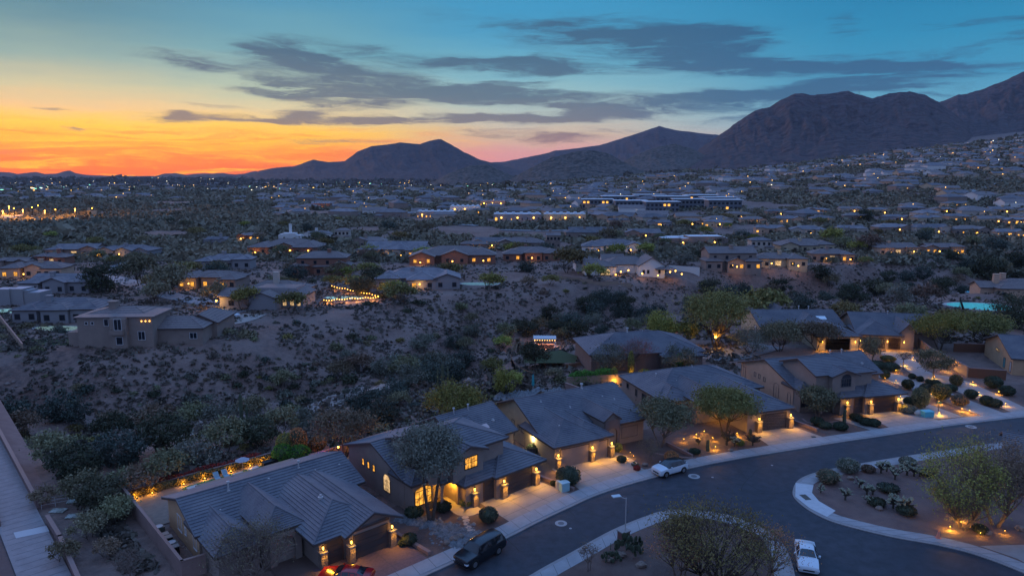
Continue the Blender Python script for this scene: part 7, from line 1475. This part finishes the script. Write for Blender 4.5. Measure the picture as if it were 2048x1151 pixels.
# ------------------------------------------------------------------ air
if True:
    hb=MB(); hb.box(-9700,9700,-9700,9700,-60,1500); ho=obj('haze',hb,[])
    hm=bpy.data.materials.new('haze'); hm.use_nodes=True; t=hm.node_tree; t.nodes.clear(); pv=t.nodes.new('ShaderNodeVolumePrincipled'); oo=t.nodes.new('ShaderNodeOutputMaterial')
    pv.inputs['Color'].default_value=(.66,.78,1,1); pv.inputs['Density'].default_value=.000019; pv.inputs['Anisotropy'].default_value=.1; t.links.new(pv.outputs[0],oo.inputs['Volume'])
    ho.data.materials.append(hm); tag(ho,kind='stuff')


# ------------------------------------------------------------------ labels that tell the repeats apart
LM=[(262,660,'the tan villa'),(575,600,'the string-lit house'),(1290,545,'the white house'),(1090,690,'the lit pavilion'),(1225,690,'the hipped house'),(885,770,'the pale saguaro'),(1590,650,'the gabled second-row house'),(1760,660,'the three-lantern house'),(1960,612,'the turquoise pool'),(640,540,'the tall-chimney house'),(905,515,'the orange-lit court'),(840,565,'the slope-top grey house'),(440,525,'the white-columned porch'),(120,500,'the far left houses'),(565,500,'the amber arcade'),(480,890,'the dark wash saguaro'),(620,825,'the sandy wash bed'),(300,950,'the lit rear hedge'),(60,950,'the culvert wall'),(1470,535,'the brown rim house'),(1670,510,'the rim porch house'),(1310,415,'the apartment blocks'),(1035,435,'the pale blue commercial roof'),(80,440,'the car park'),(760,440,'the highway bend'),(500,425,'the highway start'),(1660,480,'the lime tree'),(1728,430,'the dark rounded tree'),(1210,470,'the rusty round tree'),(1430,640,'the largest olive tree'),(1710,180,'the antenna mountain'),(1150,310,'the foothills'),(865,285,'the flat-topped mountain'),(1880,300,'the right-hand range'),(30,600,'the left edge'),(2030,560,'the pinkish villa'),(1100,510,'the little square tower'),(225,560,'the curving street'),(730,590,'the string-lit yard'),(1500,395,'the mid slope'),(1980,370,'the steep side road'),(1850,450,'the gabled rows'),(1320,350,'the hill foot'),(1000,400,'the centre valley'),(1700,620,'the ravine'),(130,700,'the pale lit pool'),(380,760,'the left wash bank'),(960,640,'the bare far slope'),(700,700,'the eroded slope')]
COLN={'pa':'olive','pb':'dark green','pc':'green','pd':'brown','pe':'bluish','pf':'yellow-green','pg':'grey-green'}
MESHC={}
for k_,v_ in PROTO.items(): MESHC[v_[1].name]=COLN.get(k_,'')
BC=['olive','dark','brown','grey','green','bluish','blackish','pale olive']
BN={m.name:c_ for m,c_ in zip(BUSH,BC)}
def pix(o):
    p=o.matrix_basis.translation; z=p.z-HC; d=p.y*math.cos(PITCH)-z*math.sin(PITCH); u=p.y*math.sin(PITCH)+z*math.cos(PITCH); return 1024+FX*p.x/d,575.5-FX*u/d
def where(px,py):
    m=min(LM,key=lambda l:(l[0]-px)**2+((l[1]-py)*2.2)**2); dx,dy=px-m[0],(py-m[1])*2.2
    if abs(dx)<28 and abs(dy)<28: return 'close to '+m[2]
    return ('left of ' if dx<0 else 'right of ')+m[2] if abs(dx)>abs(dy) else ('above ' if dy<0 else 'below ')+m[2]
tops=[o for o in C.objects if o.parent is None and 'label' in o]
GN={'trees along the wash':'wash tree','trees on the banks of the wash':'bank tree','trees between the valley houses':'garden tree','distant tile-roofed houses of the valley':'distant house','bushes on the slopes of the wash':'desert bush','flat-roofed apartment blocks in the middle distance':'flat-roofed apartment block','gabled houses in the middle distance at right':None,'amber lamps of the car park':'amber car-park lamp'}
for o in tops:
    g=o.get('group')
    if GN.get(g):
        px,py=pix(o); s_=o.scale[0]; col=''
        if o.type=='MESH': col=BN.get(o.data.name,''); size='small' if s_<.75 else 'large' if s_>1.25 else 'mid-sized'
        else:
            size='small' if s_<.85 else 'large' if s_>1.1 else 'mid-sized'
            for ch in o.children:
                if ch.name.startswith('crown'): col=MESHC.get(ch.data.name,'')
                if ch.name.startswith('wall') and 'house' in o.name: col={'stucco_taupe':'taupe','stucco_pink_tan':'pink-walled','stucco_sand':'sandy','stucco_redbrown':'red-brown','stucco_grey':'grey','stucco_white':'white','stucco_pale':'pale'}.get(ch.data.materials[0].name,'')
            if 'apartment' in g or 'lamp' in g: size=''
        o['label']=' '.join(x for x in (size,col,GN[g],where(px,py)) if x)
ORD=['','leftmost','second from left','third from left','fourth from left','fifth from left','sixth from left','seventh from left','eighth from left','ninth from left','tenth from left','eleventh from left','twelfth from left']
by={}
for o in tops: by.setdefault(o['label'],[]).append(o)
for l_,os_ in by.items():
    if len(os_)>1:
        os_.sort(key=lambda o:pix(o)[0])
        for i,o in enumerate(os_):
            if i<12 and len((l_+' '+ORD[i+1]).split())<=16: o['label']=l_+', '+ORD[i+1]
